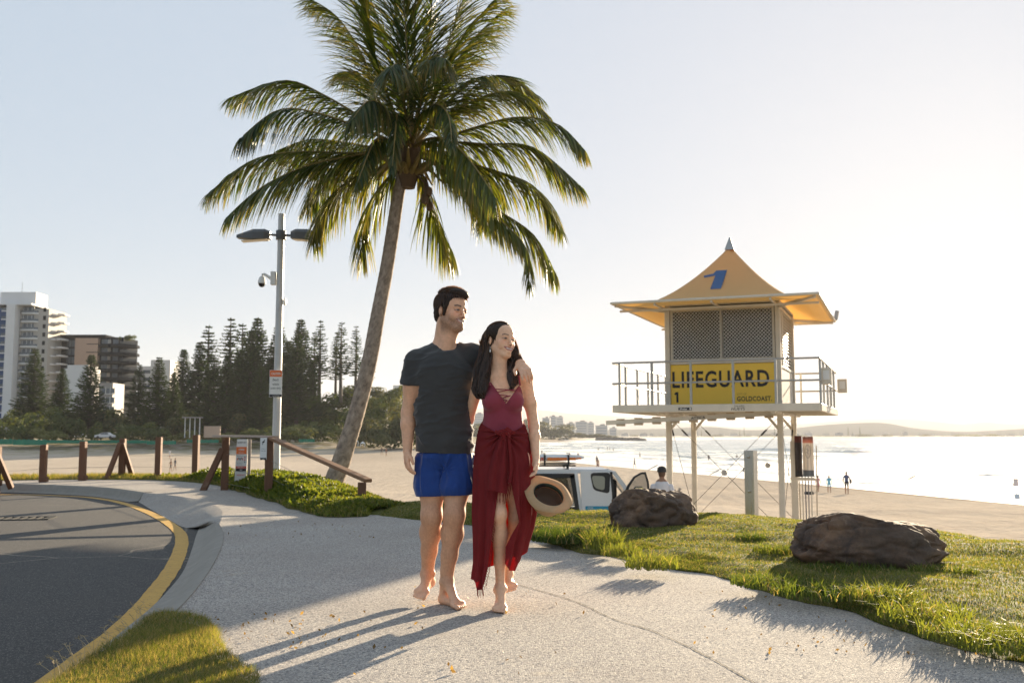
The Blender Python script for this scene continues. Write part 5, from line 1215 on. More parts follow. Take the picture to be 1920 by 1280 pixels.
# ================================================================ people: bodies as ONE continuous surface from a signed distance field
class Field:
    def __init__(s, lo, hi, h, fine=None, hf=None):
        """h voxel size; fine = (lo, hi) of a box whose rows and columns get the smaller size hf"""
        lo = np.array(lo, float); hi = np.array(hi, float); s.h = h; s.ax = []
        for k in range(3):
            if fine is None: a = np.arange(lo[k], hi[k] + h, h)
            else: f0, f1 = max(fine[0][k], lo[k]), min(fine[1][k], hi[k]); a = np.r_[np.arange(lo[k], f0, h), np.arange(f0, f1, hf), np.arange(f1, hi[k] + h, h)]
            s.ax.append(a)
        s.n = np.array([len(a) for a in s.ax]); s.d = np.full(tuple(s.n), 1.0, np.float32)
    def _box(s, lo, hi):
        a = np.array([max(np.searchsorted(s.ax[k], lo[k]) - 1, 0) for k in range(3)]); b = np.array([min(np.searchsorted(s.ax[k], hi[k]) + 1, s.n[k]) for k in range(3)])
        return a, b
    def _grid(s, a, b):
        return [s.ax[0][a[0]:b[0]][:, None, None], s.ax[1][a[1]:b[1]][None, :, None], s.ax[2][a[2]:b[2]][None, None, :]]
    def put(s, f, lo, hi, k, op):
        m = k + s.h * 3; a, b = s._box(np.array(lo) - m, np.array(hi) + m)
        if (b <= a).any(): return s
        X, Y, Z = s._grid(a, b); v = f(X, Y, Z).astype(np.float32); sl = tuple(slice(a[i], b[i]) for i in range(3)); D = s.d[sl]
        if op == 'sub': v = -v
        if op == 'add':
            if k > 0: hh = np.maximum(k - np.abs(D - v), 0) / k; D[...] = np.minimum(D, v) - hh * hh * k / 4
            else: D[...] = np.minimum(D, v)
        else:
            if k > 0: hh = np.maximum(k - np.abs(D - v), 0) / k; D[...] = np.maximum(D, v) + hh * hh * k / 4
            else: D[...] = np.maximum(D, v)
        return s
    def rc(s, a, b, ra, rb, k=.02, op='add', flat=None):
        """tapered capsule; flat = (unit axis, factor>1) squashes it along the axis"""
        a = np.array(a, float); b = np.array(b, float); r = max(ra, rb); ab = b - a; L2 = ab @ ab + 1e-12
        def f(X, Y, Z):
            px, py, pz = X - a[0], Y - a[1], Z - a[2]; t = np.clip((px * ab[0] + py * ab[1] + pz * ab[2]) / L2, 0, 1)
            dx, dy, dz = px - t * ab[0], py - t * ab[1], pz - t * ab[2]
            if flat is not None:
                n, q = flat; w = dx * n[0] + dy * n[1] + dz * n[2]; e = dx * dx + dy * dy + dz * dz + w * w * (q * q - 1)
                return np.sqrt(e) - (ra + (rb - ra) * t)
            return np.sqrt(dx * dx + dy * dy + dz * dz) - (ra + (rb - ra) * t)
        return s.put(f, np.minimum(a, b) - r, np.maximum(a, b) + r, k, op)
    def ell(s, c, r, M=None, k=.02, op='add'):
        c = np.array(c, float); r = np.array(r, float) * np.ones(3); Mi = np.array(M).T if M is not None else np.eye(3)
        def f(X, Y, Z):
            x, y, z = X - c[0], Y - c[1], Z - c[2]
            q = [(Mi[i, 0] * x + Mi[i, 1] * y + Mi[i, 2] * z) / r[i] for i in range(3)]
            k0 = np.sqrt(q[0] ** 2 + q[1] ** 2 + q[2] ** 2); k1 = np.sqrt((q[0] / r[0]) ** 2 + (q[1] / r[1]) ** 2 + (q[2] / r[2]) ** 2) + 1e-9
            return k0 * (k0 - 1) / k1
        R_ = r.max(); return s.put(f, c - R_, c + R_, k, op)
    def chain(s, P, rs, k=.02, op='add', flat=None):
        for i in range(len(P) - 1): s.rc(P[i], P[i + 1], rs[i], rs[i + 1], k, op, flat)
        return s
    def cut(s, p, n, k=.0):
        """remove everything on the +n side of the plane"""
        n = np.array(n, float); n /= np.linalg.norm(n); p = np.array(p, float)
        X, Y, Z = s._grid([0, 0, 0], s.n); v = ((X - p[0]) * n[0] + (Y - p[1]) * n[1] + (Z - p[2]) * n[2]).astype(np.float32)
        s.d = np.maximum(s.d, v); return s
    def mesh(s):
        d = s.d; ins = d < 0
        c = np.zeros(np.array(d.shape) - 1, np.int8)
        for i in (0, 1):
            for j in (0, 1):
                for k in (0, 1): c += ins[i:d.shape[0] - 1 + i, j:d.shape[1] - 1 + j, k:d.shape[2] - 1 + k]
        act = (c > 0) & (c < 8); idx = np.argwhere(act); vid = np.full(act.shape, -1, np.int32); vid[act] = np.arange(len(idx))
        S_ = np.zeros((len(idx), 3)); cnt = np.zeros(len(idx))
        val = {}
        for i in (0, 1):
            for j in (0, 1):
                for k in (0, 1): val[i, j, k] = d[idx[:, 0] + i, idx[:, 1] + j, idx[:, 2] + k].astype(float)
        for a in val:
            for ax in range(3):
                if a[ax] == 0:
                    b = list(a); b[ax] = 1; b = tuple(b); m = (val[a] < 0) != (val[b] < 0)
                    t = val[a] / (val[a] - val[b] + 1e-12); p = np.tile(np.array(a, float), (len(idx), 1)); p[:, ax] += t
                    S_[m] += p[m]; cnt[m] += 1
        Q_ = idx + S_ / np.maximum(cnt, 1)[:, None]; V = np.stack([np.interp(Q_[:, k], np.arange(s.n[k]), s.ax[k]) for k in range(3)], 1)
        Fs = []
        for ax in range(3):
            sl0 = [slice(None)] * 3; sl1 = [slice(None)] * 3; sl0[ax] = slice(0, -1); sl1[ax] = slice(1, None)
            A, B = ins[tuple(sl0)], ins[tuple(sl1)]; E = np.argwhere(A != B); inn = A[tuple(E.T)]
            o1, o2 = [(1, 2), (2, 0), (0, 1)][ax]
            ok = (E[:, o1] > 0) & (E[:, o2] > 0) & (E[:, o1] < d.shape[o1] - 1) & (E[:, o2] < d.shape[o2] - 1); E = E[ok]; inn = inn[ok]
            q = []
            for (a, b) in ((-1, -1), (0, -1), (0, 0), (-1, 0)):
                e = E.copy(); e[:, o1] += a; e[:, o2] += b; q.append(vid[tuple(e.T)])
            Q = np.stack(q, 1); Q[~inn] = Q[~inn][:, ::-1]; Fs.append(Q)
        return V, np.vstack(Fs)
    def build(s, name, mat, parent, disp=None, color=None, origin=(0, 0, 0), relax=1):
        V, F = s.mesh(); V0 = V.copy()
        for _ in range(relax):     # light smoothing
            e = np.vstack([F[:, [0, 1]], F[:, [1, 2]], F[:, [2, 3]], F[:, [3, 0]]]); acc = np.zeros_like(V); n = np.zeros(len(V))
            np.add.at(acc, e[:, 0], V[e[:, 1]]); np.add.at(n, e[:, 0], 1); np.add.at(acc, e[:, 1], V[e[:, 0]]); np.add.at(n, e[:, 1], 1)
            V = .5 * V + .5 * acc / n[:, None]
        if disp is not None:
            a, b, c = V[F[:, 0]], V[F[:, 1]], V[F[:, 2]]; fn = np.cross(b - a, c - a); N = np.zeros_like(V)
            for q in range(4): np.add.at(N, F[:, q], fn)
            N /= np.linalg.norm(N, axis=1)[:, None] + 1e-12; V = V + N * disp(V, N)[:, None]
        o = ob(name, V - np.array(origin), F, mat, parent, True)
        if color is not None: setcol(o.data, 'skin', color(V))
        return o
A_ = lambda *p: np.array(at(*p))
def rotm(yaw, pitch=0, roll=0):
    """head frame: local -y is the face. yaw turns the face towards +x"""
    return np.array((Matrix.Rotation(R(yaw), 3, 'Z') @ Matrix.Rotation(R(roll), 3, 'Y') @ Matrix.Rotation(R(pitch), 3, 'X')))
m = NM('skin', (.5, .3, .2), .48, spec=.4); c0 = m.attr('skin', 'Color'); c = m.mix(m.maprange(m.noise(m.pos(), 60, 4), .3, .7, 0, .25), c0, (.30, .15, .09)); m.color(c)
m.b.inputs['Subsurface Weight'].default_value = .04; m.b.inputs['Subsurface Radius'].default_value = (.012, .005, .003); m.b.inputs['Subsurface Scale'].default_value = 1.0
m.bump(m.noise(m.pos(), 350, 3), .08, .001); M_SKIN = m.mat
def m_cloth(name, a, b, tr=0.0, weave=900, rough=.85):
    m = NM(name, a, rough, spec=.2); f = m.noise(m.pos(), 14, 5); m.color(m.mix(f, a, b)); m.bump(m.noise(m.pos(), weave, 2), .25, .001)
    m.b.inputs['Sheen Weight'].default_value = .25
    if tr: m.translucent(tr)
    return m.mat
M_TEE = m_cloth('tee_cotton', (.040, .040, .041), (.060, .059, .058)); M_SHORTS = m_cloth('shorts_fabric', (.008, .036, .17), (.011, .052, .24), rough=.6)
M_SWIM = m_cloth('swimsuit_fabric', (.22, .030, .05), (.28, .045, .07), rough=.7)
m = NM('sarong_cotton', (.16, .018, .02), .85, spec=.15); f = m.noise(m.pos(), 16, 5); m.color(m.mix(f, (.20, .022, .026), (.28, .040, .042))); m.translucent(.38, (.55, .055, .03)); m.bump(m.noise(m.pos(), 700, 2), .25, .001); M_SAR = m.mat
m = NM('hair', (.02, .013, .010), .55, spec=.2); st = m.noise(m.mapping(m.pos(), (220, 220, 14)), 1, 3, .6); m.color(m.mix(st, (.012, .008, .006), (.05, .031, .021))); m.bump(st, .7, .004); M_HAIR = m.mat
m = NM('hair_strand', (.03, .018, .012), .4, spec=.6); m.color(m.mix(m.noise(m.pos(), 40, 2), (.02, .013, .010), (.09, .052, .034))); m.translucent(.35, (.35, .17, .07)); M_STRAND = m.mat
M_EYEW = plain('eye_white', (.55, .52, .50), .2); M_TEETH = plain('teeth', (.75, .72, .66), .3)
def lp(C, Rm, p): return C + Rm @ np.array(p, float)
def head(Fd, C, Rm, s=1.0, fem=False):
    q = lambda *p: lp(C, Rm, np.array(p) * s); E = lambda c, r, k=.02, op='add', M=None: Fd.ell(q(*c), np.array(r) * s, Rm if M is None else Rm @ M, k * s, op)
    RC = lambda a, b, ra, rb, k=.02, op='add': Fd.rc(q(*a), q(*b), ra * s, rb * s, k * s, op)
    E((0, .014, .036), (.074, .094, .080)); E((0, -.030, -.030), (.058 if not fem else .055, .056, .076), .03); E((0, -.036, .042), (.060, .051, .052), .025)
    for x in (-1, 1):
        RC((x * .052, .006, -.050), (x * .018, -.062, -.096), .017 if not fem else .014, .015 if not fem else .012, .032)
        E((x * .040, -.060, -.026), (.021, .018, .018), .022)
        RC((x * .012, -.083, .020), (x * .042, -.072, .019), .0095, .007, .012)
    RC((-.012, -.068, -.100), (.012, -.068, -.100), .017 if not fem else .014, .017 if not fem else .014, .022)
    for x in (-1, 1): E((x * .031, -.0915, .0), (.016, .012, .0095), .010, 'sub')
    for x in (-1, 1):
        E((x * .0305, -.0745, -.001), (.0135, .0135, .0125), .004)
        RC((x * .018, -.0868, .003), (x * .031, -.0895, .0072), .0028, .003, .003); RC((x * .031, -.0895, .0072), (x * .045, -.079, .002), .003, .0025, .003)
        RC((x * .020, -.086, -.0055), (x * .042, -.080, -.0055), .003, .003, .005)
    RC((0, -.087, .010), (0, -.1045, -.030), .0065, .0095, .011); E((0, -.1055, -.034), (.0095, .009, .008), .006)
    for x in (-1, 1): E((x * .0105, -.0965, -.036), (.0068, .009, .0065), .005)
    for x in (-1, 1): E((x * .006, -.100, -.0415), (.003, .004, .0025), .003, 'sub')
    E((0, -.076, -.060), (.036, .017, .024), .015)
    # lips in a smile, slightly open
    for x in (-1, 1):
        RC((0, -.0950, -.0545), (x * .019, -.0885, -.0530), .0036, .0034, .004); RC((x * .019, -.0885, -.0530), (x * .036, -.0715, -.0480), .0034, .0022, .004)
        RC((0, -.0935, -.0705), (x * .019, -.0870, -.0665), .0052, .0042, .004); RC((x * .019, -.0870, -.0665), (x * .036, -.0715, -.0490), .0042, .0022, .004)
        RC((x * .026, -.082, -.032), (x * .043, -.064, -.056), .004, .003, .014); E((x * .042, -.056, -.040), (.014, .014, .016), .018)
    E((0, -.0955, -.0610), (.024, .0060, .0034), .002, 'sub')
    E((0, -.086, -.082), (.014, .010, .009), .014)
    # ears
    for x in (-1, 1):
        Me = np.array(Matrix.Rotation(R(18) * x, 3, 'Z') @ Matrix.Rotation(R(-12), 3, 'X'))
        E((x * .0765, .012, -.008), (.0085, .0165, .029), .005, 'add', Me); E((x * .0835, .010, -.004), (.0065, .0095, .017), .003, 'sub', Me); E((x * .079, .012, .0), (.003, .004, .012), .003, 'add', Me); E((x * .0835, -.001, -.012), (.004, .003, .005), .003, 'add', Me)
        E((x * .0765, .002, -.012), (.004, .004, .006), .004)
def skin_color(C, Rm, s, base, stubble=0.0, lip=(.50, .24, .19), brow=(.02, .014, .01), fem=False):
    base = np.array(base)
    def f(V):
        L = (V - C) @ Rm / s; x, y, z = np.abs(L[:, 0]), L[:, 1], L[:, 2]; n = len(V); c = np.tile(base, (n, 1))
        var = vnoise(V, 18, 3, 3)[:, None]; c = c * (1 + .12 * var)
        near = (np.linalg.norm(L, axis=1) < .16)
        def blend(mask, col, a=1.0): nonlocal c; w = (np.clip(mask, 0, 1) * a * near)[:, None]; c = c * (1 - w) + np.array(col) * w
        fr = y < -.03
        blend(np.exp(-(((x - .042) / .018) ** 2 + ((z + .022) / .018) ** 2)) * fr, base * np.array([1.15, .82, .78]), .55)
        blend(np.exp(-((x / .010) ** 2 + ((z + .034) / .010) ** 2)) * fr, base * np.array([1.1, .82, .78]), .5)
        if stubble:
            sb = np.clip((-.030 - z + .35 * np.maximum(0, y + .06)) / .02, 0, 1) * np.clip((z + .150) / .045, 0, 1) * np.clip((.03 - y) / .02, 0, 1)
            sb *= 1 - .8 * np.exp(-(((x - .045) / .02) ** 2 + ((z + .035) / .02) ** 2)); sb *= .8 + .5 * vnoise(V, 300, 5, 2)
            blend(sb, (.15, .095, .065), stubble)
        if stubble:
            lg = np.clip((.62 - V[:, 2]) / .06, 0, 1) * np.clip((V[:, 2] - .09) / .05, 0, 1); hn = .75 + .35 * vnoise(V * [1, 1, .2], 280, 9, 2); c = c * (1 - (lg * hn * .42)[:, None] * np.array([.75, .85, .95]))
        # brows
        zb = .0235 - .35 * np.maximum(0, x - .036) + .004 * np.clip((x - .015) / .02, 0, 1)
        blend(np.clip(1.6 - np.abs(z - zb) / (.0042 if not fem else .0030), 0, 1) * (x > .012) * (x < .050) * fr, brow, .93)
        # eyes
        ex, ez = (x - .031) / .0125, (z + .0005) / .0042
        blend((ex ** 2 + ez ** 2 < 1) * (y < -.07), (.35, .31, .29)); blend((((x - .031) ** 2 + z ** 2) < .0052 ** 2) * (np.abs(ez) < 1) * (y < -.07), (.02, .012, .01))
        zu = .0040 - 22 * (x - .031) ** 2
        blend(np.clip(1.5 - np.abs(z - zu) / .0016, 0, 1) * (x > .016) * (x < .047) * fr, (.015, .01, .01), .95)
        blend(np.clip(1.2 - np.abs(z + .0052) / .0012, 0, 1) * (x > .02) * (x < .044) * fr, (.10, .05, .04), .5)
        # mouth
        zc = -.0615 + 8.5 * np.maximum(0, x - .002) ** 2; up = (z - zc); inm = (x < .038) * (y < -.058); w_ = np.clip(1 - (x / .037) ** 2, 0, 1) ** .5
        blend((up < .0100 * w_) * (up > -.0140 * w_) * inm, lip, .85)
        blend((np.abs(up + .0005) < .0040 * np.clip(1 - (x / .026) ** 2, 0, 1) ** .5) * inm, (.74, .69, .62))
        blend((np.abs(up) < .0022) * (x > .024) * (x < .037) * inm, (.12, .04, .03), .8)
        blend((np.hypot(x - .006, z + .0415) < .0032) * (y < -.085), (.08, .03, .02), .9)
        return np.clip(c, 0, 1)
    return f
def strands(name, roots, fn, parent, w=.0011, seg=6, mat=None):
    """thin ribbons; fn(root index, t array) -> points"""
    V = []; F = []
    for i in range(roots):
        P = fn(i, np.linspace(0, 1, seg + 1)); T = np.gradient(P, axis=0); wv = np.cross(T, np.array([random.gauss(0, .5), 1, random.gauss(0, .5)])); wv /= np.linalg.norm(wv, axis=1)[:, None] + 1e-9
        ww = w * np.linspace(1, .15, seg + 1)[:, None]; b = len(V); 
        for a, c in zip(P + wv * ww, P - wv * ww): V += [a, c]
        for j in range(seg): F.append([b + 2 * j, b + 2 * j + 1, b + 2 * j + 3, b + 2 * j + 2])
    return ob(name, np.array(V), np.array(F), mat or M_STRAND, parent, True)
def hand(Fd, wrist, knuck, side, normal, curl, rad=.0085, L=.075, thumb=1, k=.006, fan=.10, curls=None):
    """palm from wrist to knuckles; side = unit vector across towards the index finger; normal = palm-side normal"""
    wrist, knuck, side, normal = [np.array(x, float) for x in (wrist, knuck, side, normal)]
    side /= np.linalg.norm(side); normal /= np.linalg.norm(normal); fw = knuck - wrist; pl = np.linalg.norm(fw); fw /= pl
    hw = rad * 3.9
    for t in (-.75, -.25, .25, .75): Fd.rc(wrist + side * hw * t * .6 + fw * .005, knuck + side * hw * t, rad * 1.45, rad * 1.15, .012)
    Fd.ell((wrist + knuck) / 2 + normal * .004, (rad * 2.6, rad * 2.2, rad * 2.6), None, .012)
    for i, t in enumerate((.78, .27, -.25, -.75)):
        ln = L * (.92, 1.0, .95, .76)[i]; c = curl if curls is None else curls[i]; p = knuck + side * hw * t; d = fw + side * t * fan; d /= np.linalg.norm(d); pts = [p]
        for sgm, fr in enumerate((.46, .30, .24)):
            ang = c * (.7, 1.1, .8)[sgm]; d = d * math.cos(ang) + normal * math.sin(ang); d /= np.linalg.norm(d); pts.append(pts[-1] + d * ln * fr)
        Fd.chain(pts, [rad * 1.05, rad * .98, rad * .88, rad * .72], .003)
    if thumb:
        p = wrist + side * hw * .7 + fw * pl * .25; d = fw * .75 + side * .62 + normal * .3; d /= np.linalg.norm(d); a = p + d * L * .48; d2 = fw * .95 + side * .12 + normal * .35; d2 /= np.linalg.norm(d2); b = a + d2 * L * .42
        Fd.chain([p, a, b], [rad * 1.5, rad * 1.15, rad * .85], .005)
def foot(Fd, ankle, heel, ball, toew, s=1.0, lift=0.0):
    """ankle, heel and ball centres; toew = unit vector towards the big toe"""
    ankle, heel, ball, toew = [np.array(x, float) for x in (ankle, heel, ball, toew)]; fw = ball - heel; fw /= np.linalg.norm(fw); toew /= np.linalg.norm(toew)
    Fd.rc(ankle, heel, .034 * s, .027 * s, .02); Fd.rc(heel, ball, .027 * s, .022 * s, .02); Fd.rc(ankle + fw * .02, ball + toew * .012 + np.array([0, 0, .006]), .030 * s, .018 * s, .03)
    Fd.rc(heel - toew * .004, ball - toew * .026, .024 * s, .017 * s, .02); Fd.rc(ball + toew * .022, ball - toew * .030, .020 * s, .016 * s, .015)
    Fd.ell(ankle + toew * .028 * s, .014, None, .015); Fd.ell(ankle - toew * .028 * s - np.array([0, 0, .008]), .013, None, .015)
    for i, (o, l, r) in enumerate(((.029, .052, .0125), (.010, .050, .0085), (-.006, .045, .008), (-.021, .038, .0075), (-.034, .028, .007))):
        b = ball + toew * o * s; dn = np.array([0, 0, -.010]) if lift == 0 else np.array([0, 0, -.016]); Fd.rc(b, b + fw * l * s + dn * .6, r * 1.1 * s, r * s, .006)

# ---------------------------------------------------------------- the man
MO = gz(836, 1122); MO = np.array([MO.x, 5.72, 0])
MAN = empty('person', MO, 0, 'barefoot dark haired man in charcoal T-shirt and blue shorts, arm round the woman', 'person')
MY = 5.75
HC = A_(847, 584, MY - .02); HR = rotm(46, 2, 4)
sR, sL = A_(780, 678, MY + .01), A_(886, 668, MY + .03)
eR, wR = A_(766, 774, MY + .03), A_(764, 845, MY - .02)
eL, wL = A_(938, 678, MY + .16), A_(974, 683, MY - .12)
hipR, kR, aR = A_(811, 862, MY + .02), A_(809, 966, MY - .03), A_(802, 1071, MY + .12)
hipL, kL, aL = A_(860, 862, MY), A_(852, 964, MY - .09), A_(837, 1087, MY - .04)
Fd = Field(MO + [-.36, -.42, -.02], MO + [.60, .45, 1.86], .0046, (HC - [.12, .14, .15], HC + [.14, .14, .14]), .0026)
head(Fd, HC, HR, 0.99)
nb = A_(834, 648, MY + .04)
Fd.rc(lp(HC, HR, (0, .030, -.06)), nb, .062, .068, .03); Fd.rc(lp(HC, HR, (0, -.01, -.08)), A_(838, 648, MY - .02), .045, .045, .03)
for q in (sR, sL): Fd.rc(nb + [0, 0, -.012], q + [0, 0, -.008], .048, .046, .04)
chest = A_(829, 705, MY); Fd.ell(chest, (.160, .110, .15), None, .05); Fd.ell(A_(831, 765, MY), (.148, .100, .16), None, .06); Fd.ell(A_(834, 835, MY), (.142, .096, .12), None, .04)
Fd.chain([sR, (sR + eR) / 2 + [0, -.004, 0], eR], [.056, .047, .041], .035); Fd.chain([eR, eR + (wR - eR) * .3, wR], [.041, .042, .026], .02)
Fd.chain([sL, (sL + eL) / 2, eL], [.055, .047, .040], .03); Fd.chain([eL, eL + (wL - eL) * .35, wL], [.040, .038, .026], .02)
# legs
for (h_, k_, a_, s_) in ((hipR, kR, aR, -1), (hipL, kL, aL, 1)):
    Fd.chain([h_, h_ + (k_ - h_) * .55, k_], [.086, .070, .056], .03); Fd.ell(k_ + [0, -.012, .0], (.050, .050, .055), None, .03)
    mid = k_ + (a_ - k_) * .30 + [0, .022, 0]; Fd.chain([k_, mid, k_ + (a_ - k_) * .62 + [0, .008, 0], a_], [.052, .060, .042, .033], .03); Fd.rc(k_ + [0, -.016, -.04], a_ + [0, -.012, .05], .036, .026, .03)
# left foot flat, pointing to the right and to the camera
hl = np.array([A_(832, 1108, MY)[0], MY + .01, .028]); bl_ = np.array([A_(858, 1128, 5.62)[0], 5.615, .022]); foot(Fd, aL + [0, 0, -.01], hl, bl_, (-.55, -.45, 0), 1.05)
# right foot: heel lifted, toes down
hr = A_(806, 1090, MY + .16); br_ = A_(791, 1109, MY + .04); br_[2] = max(br_[2], .022); foot(Fd, aR + [0, 0, -.01], hr, br_, (.93, -.2, 0), 1.05, 1)
# hanging right hand, lightly curled
kn = A_(763, 866, MY - .04); hand(Fd, wR, kn, (.35, -.9, 0), (.9, .35, .1), .42, .0092, .082)
# left hand draped over her shoulder
kn2 = A_(985, 695, 5.43); hand(Fd, A_(976, 682, 5.52), kn2, (-.92, -.15, -.15), (.05, .55, -.85), .30, .0090, .078, curls=[.22, .38, .8, 1.0]); Fd.rc(wL, A_(976, 682, 5.52), .028, .027, .015)
SK = (.80, .45, .28)
Fd.build('body', M_SKIN, MAN, None, skin_color(HC, HR, 0.99, SK, .75), MO)
def frame_pt(u, v, Y): return A_(u, v, Y)
# T-shirt
Ts = Field(MO + [-.34, -.30, .80], MO + [.62, .34, 1.62], .0042)
off = .016
Ts.ell(chest, np.array((.160, .110, .15)) + off, None, .05); Ts.ell(A_(831, 765, MY), np.array((.152, .102, .16)) + off, None, .07); Ts.ell(A_(833, 832, MY), (.166, .118, .30), None, .03)
for q in (sR, sL): Ts.rc(nb + [0, 0, -.016], q + [0, 0, -.004], .054, .058, .05)
eR2 = sR + (eR - sR) * .50; Ts.chain([sR, eR2 + [-.010, 0, 0]], [.062, .070], .035)
eL2 = sL + (eL - sL) * .62; Ts.chain([sL, eL2], [.066, .060], .03)
ax = (eR - sR) / np.linalg.norm(eR - sR); 
def capcut(Fd_, p, n, rad):   # trim near p only
    n = np.array(n) / np.linalg.norm(n); m_ = rad; a, b = Fd_._box(p - m_, p + m_); X, Y, Z = Fd_._grid(a, b)
    v = ((X - p[0]) * n[0] + (Y - p[1]) * n[1] + (Z - p[2]) * n[2]); rr = np.sqrt((X - p[0]) ** 2 + (Y - p[1]) ** 2 + (Z - p[2]) ** 2) - rad
    w = -np.maximum(-v, rr).astype(np.float32); sl = tuple(slice(a[i], b[i]) for i in range(3)); Fd_.d[sl] = np.maximum(Fd_.d[sl], w)
pR = A_(766, 722, MY + .02); capcut(Ts, pR, [-.06, 0, -1], .125)
pL = sL + (eL - sL) * .62; capcut(Ts, pL, eL - sL, .12)
Ts.cut(A_(834, 849, MY), (-.05, 0, -1))
Ts.rc(nb + [0, .02, .12], nb + [.004, -.012, .01], .075, .074, .008, 'sub'); Ts.ell(A_(840, 643, MY - .09), (.078, .09, .045), None, .01, 'sub')
# hollow hem and sleeve mouths
Ts.ell(A_(834, 862, MY), (.158, .108, .07), None, .01, 'sub'); Ts.rc(A_(765, 726, MY + .02), A_(765, 760, MY + .02), .056, .056, .005, 'sub')
def tee_disp(V, N):
    L = V - MO; z = L[:, 2]; x = L[:, 0]
    P = np.c_[V[:, 0] * 5, V[:, 1] * 5, V[:, 2] * 2.2 + V[:, 0] * 1.4]
    f = vnoise(P, 1.6, 31, 3); f2 = vnoise(np.c_[V[:, 0] * 2.5 + V[:, 2] * 2, V[:, 1] * 3, V[:, 2] * 7 - V[:, 0] * 2], 1.9, 33, 3)
    fold = 1 - np.abs(f2) * 2.2; low = np.clip((1.25 - z) / .4, 0, 1)
    edge = np.clip((z - .86) / .05, .15, 1); return edge * (.007 * f + .016 * np.maximum(fold, 0) ** 2 * (.45 + .55 * low)) + .0015 * np.sin(x * 45 + f * 4) * np.clip((1.02 - z) / .12, 0, 1)
Ts.build('t_shirt', M_TEE, MAN, tee_disp, None, MO)
# shorts
Sh = Field(MO + [-.30, -.34, .52], MO + [.32, .34, 1.02], .0045)
Sh.ell(A_(834, 845, MY), (.158, .110, .12), None, .04)
for (h_, k_, tw_) in ((hipR, kR, 0), (hipL, kL, 0)):
    e = h_ + (k_ - h_) * .60; Sh.chain([h_ + [0, 0, -.02], e], [.094, .092], .025)
Sh.cut(A_(834, 846, MY), (0, 0, 1)); Sh.cut(A_(836, 928, MY - .04), (.05, 0, -1))
for (h_, k_) in ((hipR, kR), (hipL, kL)): p = h_ + (k_ - h_) * .66; Sh.rc(p, p + (k_ - h_) * .5, .080, .080, .004, 'sub')
def sh_disp(V, N):
    P = np.c_[V[:, 0] * 9, V[:, 1] * 6, V[:, 2] * 2.0]; f = vnoise(P, 1.3, 41, 3); cr = A_(838, 880, MY - .1); d = np.hypot(V[:, 0] - cr[0], V[:, 2] - cr[2]); an = np.arctan2(V[:, 2] - cr[2], V[:, 0] - cr[0])
    e_ = np.clip((V[:, 2] - .605) / .05, .1, 1) * np.clip((.856 - V[:, 2]) / .03, 0, 1); return -.016 * np.clip((V[:, 2] - .850) / .008, 0, 1) + e_ * .016 * np.maximum(0, 1 - np.abs(f) * 3) + e_ * .006 * f + .004 * np.sin(an * 9 + f * 3) * np.exp(-d / .08)
Sh.build('shorts', M_SHORTS, MAN, sh_disp, None, MO)
# hair
Hf = Field(HC - .16, HC + .18, .0032)
def HE(c, r, k=.01, op='add'): Hf.ell(lp(HC, HR, np.array(c) * 0.99), np.array(r) * 0.99, HR, k, op)
HE((0, .018, .045), (.084, .103, .088)); HE((0, .055, -.01), (.073, .062, .075), .03); HE((0, -.045, .108), (.060, .045, .026), .03); HE((.02, -.070, .095), (.035, .026, .020), .02)
HE((0, -.103, .008), (.072, .058, .072), .012, 'sub'); HE((0, -.085, -.06), (.085, .085, .07), .01, 'sub'); HE((0, -.01, -.075), (.10, .06, .055), .012, 'sub')
for x in (-1, 1): HE((x * .084, .012, -.012), (.022, .020, .033), .008, 'sub')
HE((0, .10, -.13), (.09, .09, .065), .01, 'sub')
for x in (-1, 1): Hf.rc(lp(HC, HR, (x * .069, -.020, .02)), lp(HC, HR, (x * .0695, -.012, -.030)), .010, .0065, .010)
def hair_disp(V, N):
    L = (V - HC) @ HR; k = np.clip((L[:, 1] + .02) / .05, .25, 1); return k * (.006 * vnoise(np.c_[L[:, 0] * 3, L[:, 1] * 1.2, L[:, 2] * 1.2], 45, 51, 3) + .004 * vnoise(L, 20, 52, 2))
ho = Hf.build('hair', M_HAIR, MAN, hair_disp, None, MO, 1)
def on_ell(d, c, r):
    d = d / np.linalg.norm(d, axis=-1, keepdims=True); return np.array(c) + d * np.array(r)
def mh(i, t):
    az = random.uniform(0, 6.28); el = math.asin(random.uniform(.05, 1)); d = np.array([math.cos(az) * math.cos(el), math.sin(az) * math.cos(el), math.sin(el)])
    if d[1] < -.30 and d[2] < .50: d[1] = abs(d[1])
    top = d[2] > .6; tn = np.array([.5, -.8, .05]) if top else np.array([0, -.1, -1.]); tn = tn + np.random.normal(0, .28, 3); L = random.uniform(.25, .45)
    D = d[None] + (tn - d * (tn @ d))[None] * (t * L)[:, None]; P = on_ell(D, (0, .018, .045), (.087, .106, .092)); N_ = D / np.linalg.norm(D, axis=1)[:, None]
    fr = np.clip(-P[:, 1:2] / .08, 0, 1) * np.clip((P[:, 2:3] - .06) / .06, 0, 1)
    P = P + N_ * (t[:, None] * (.005 + .014 * random.random() * top) + fr * .014)
    return HC + (P * 0.99) @ HR.T - MO
np.random.seed(5); random.seed(5)
tag(strands('hair_strands', 3200, mh, MAN, .0021), kind='stuff')

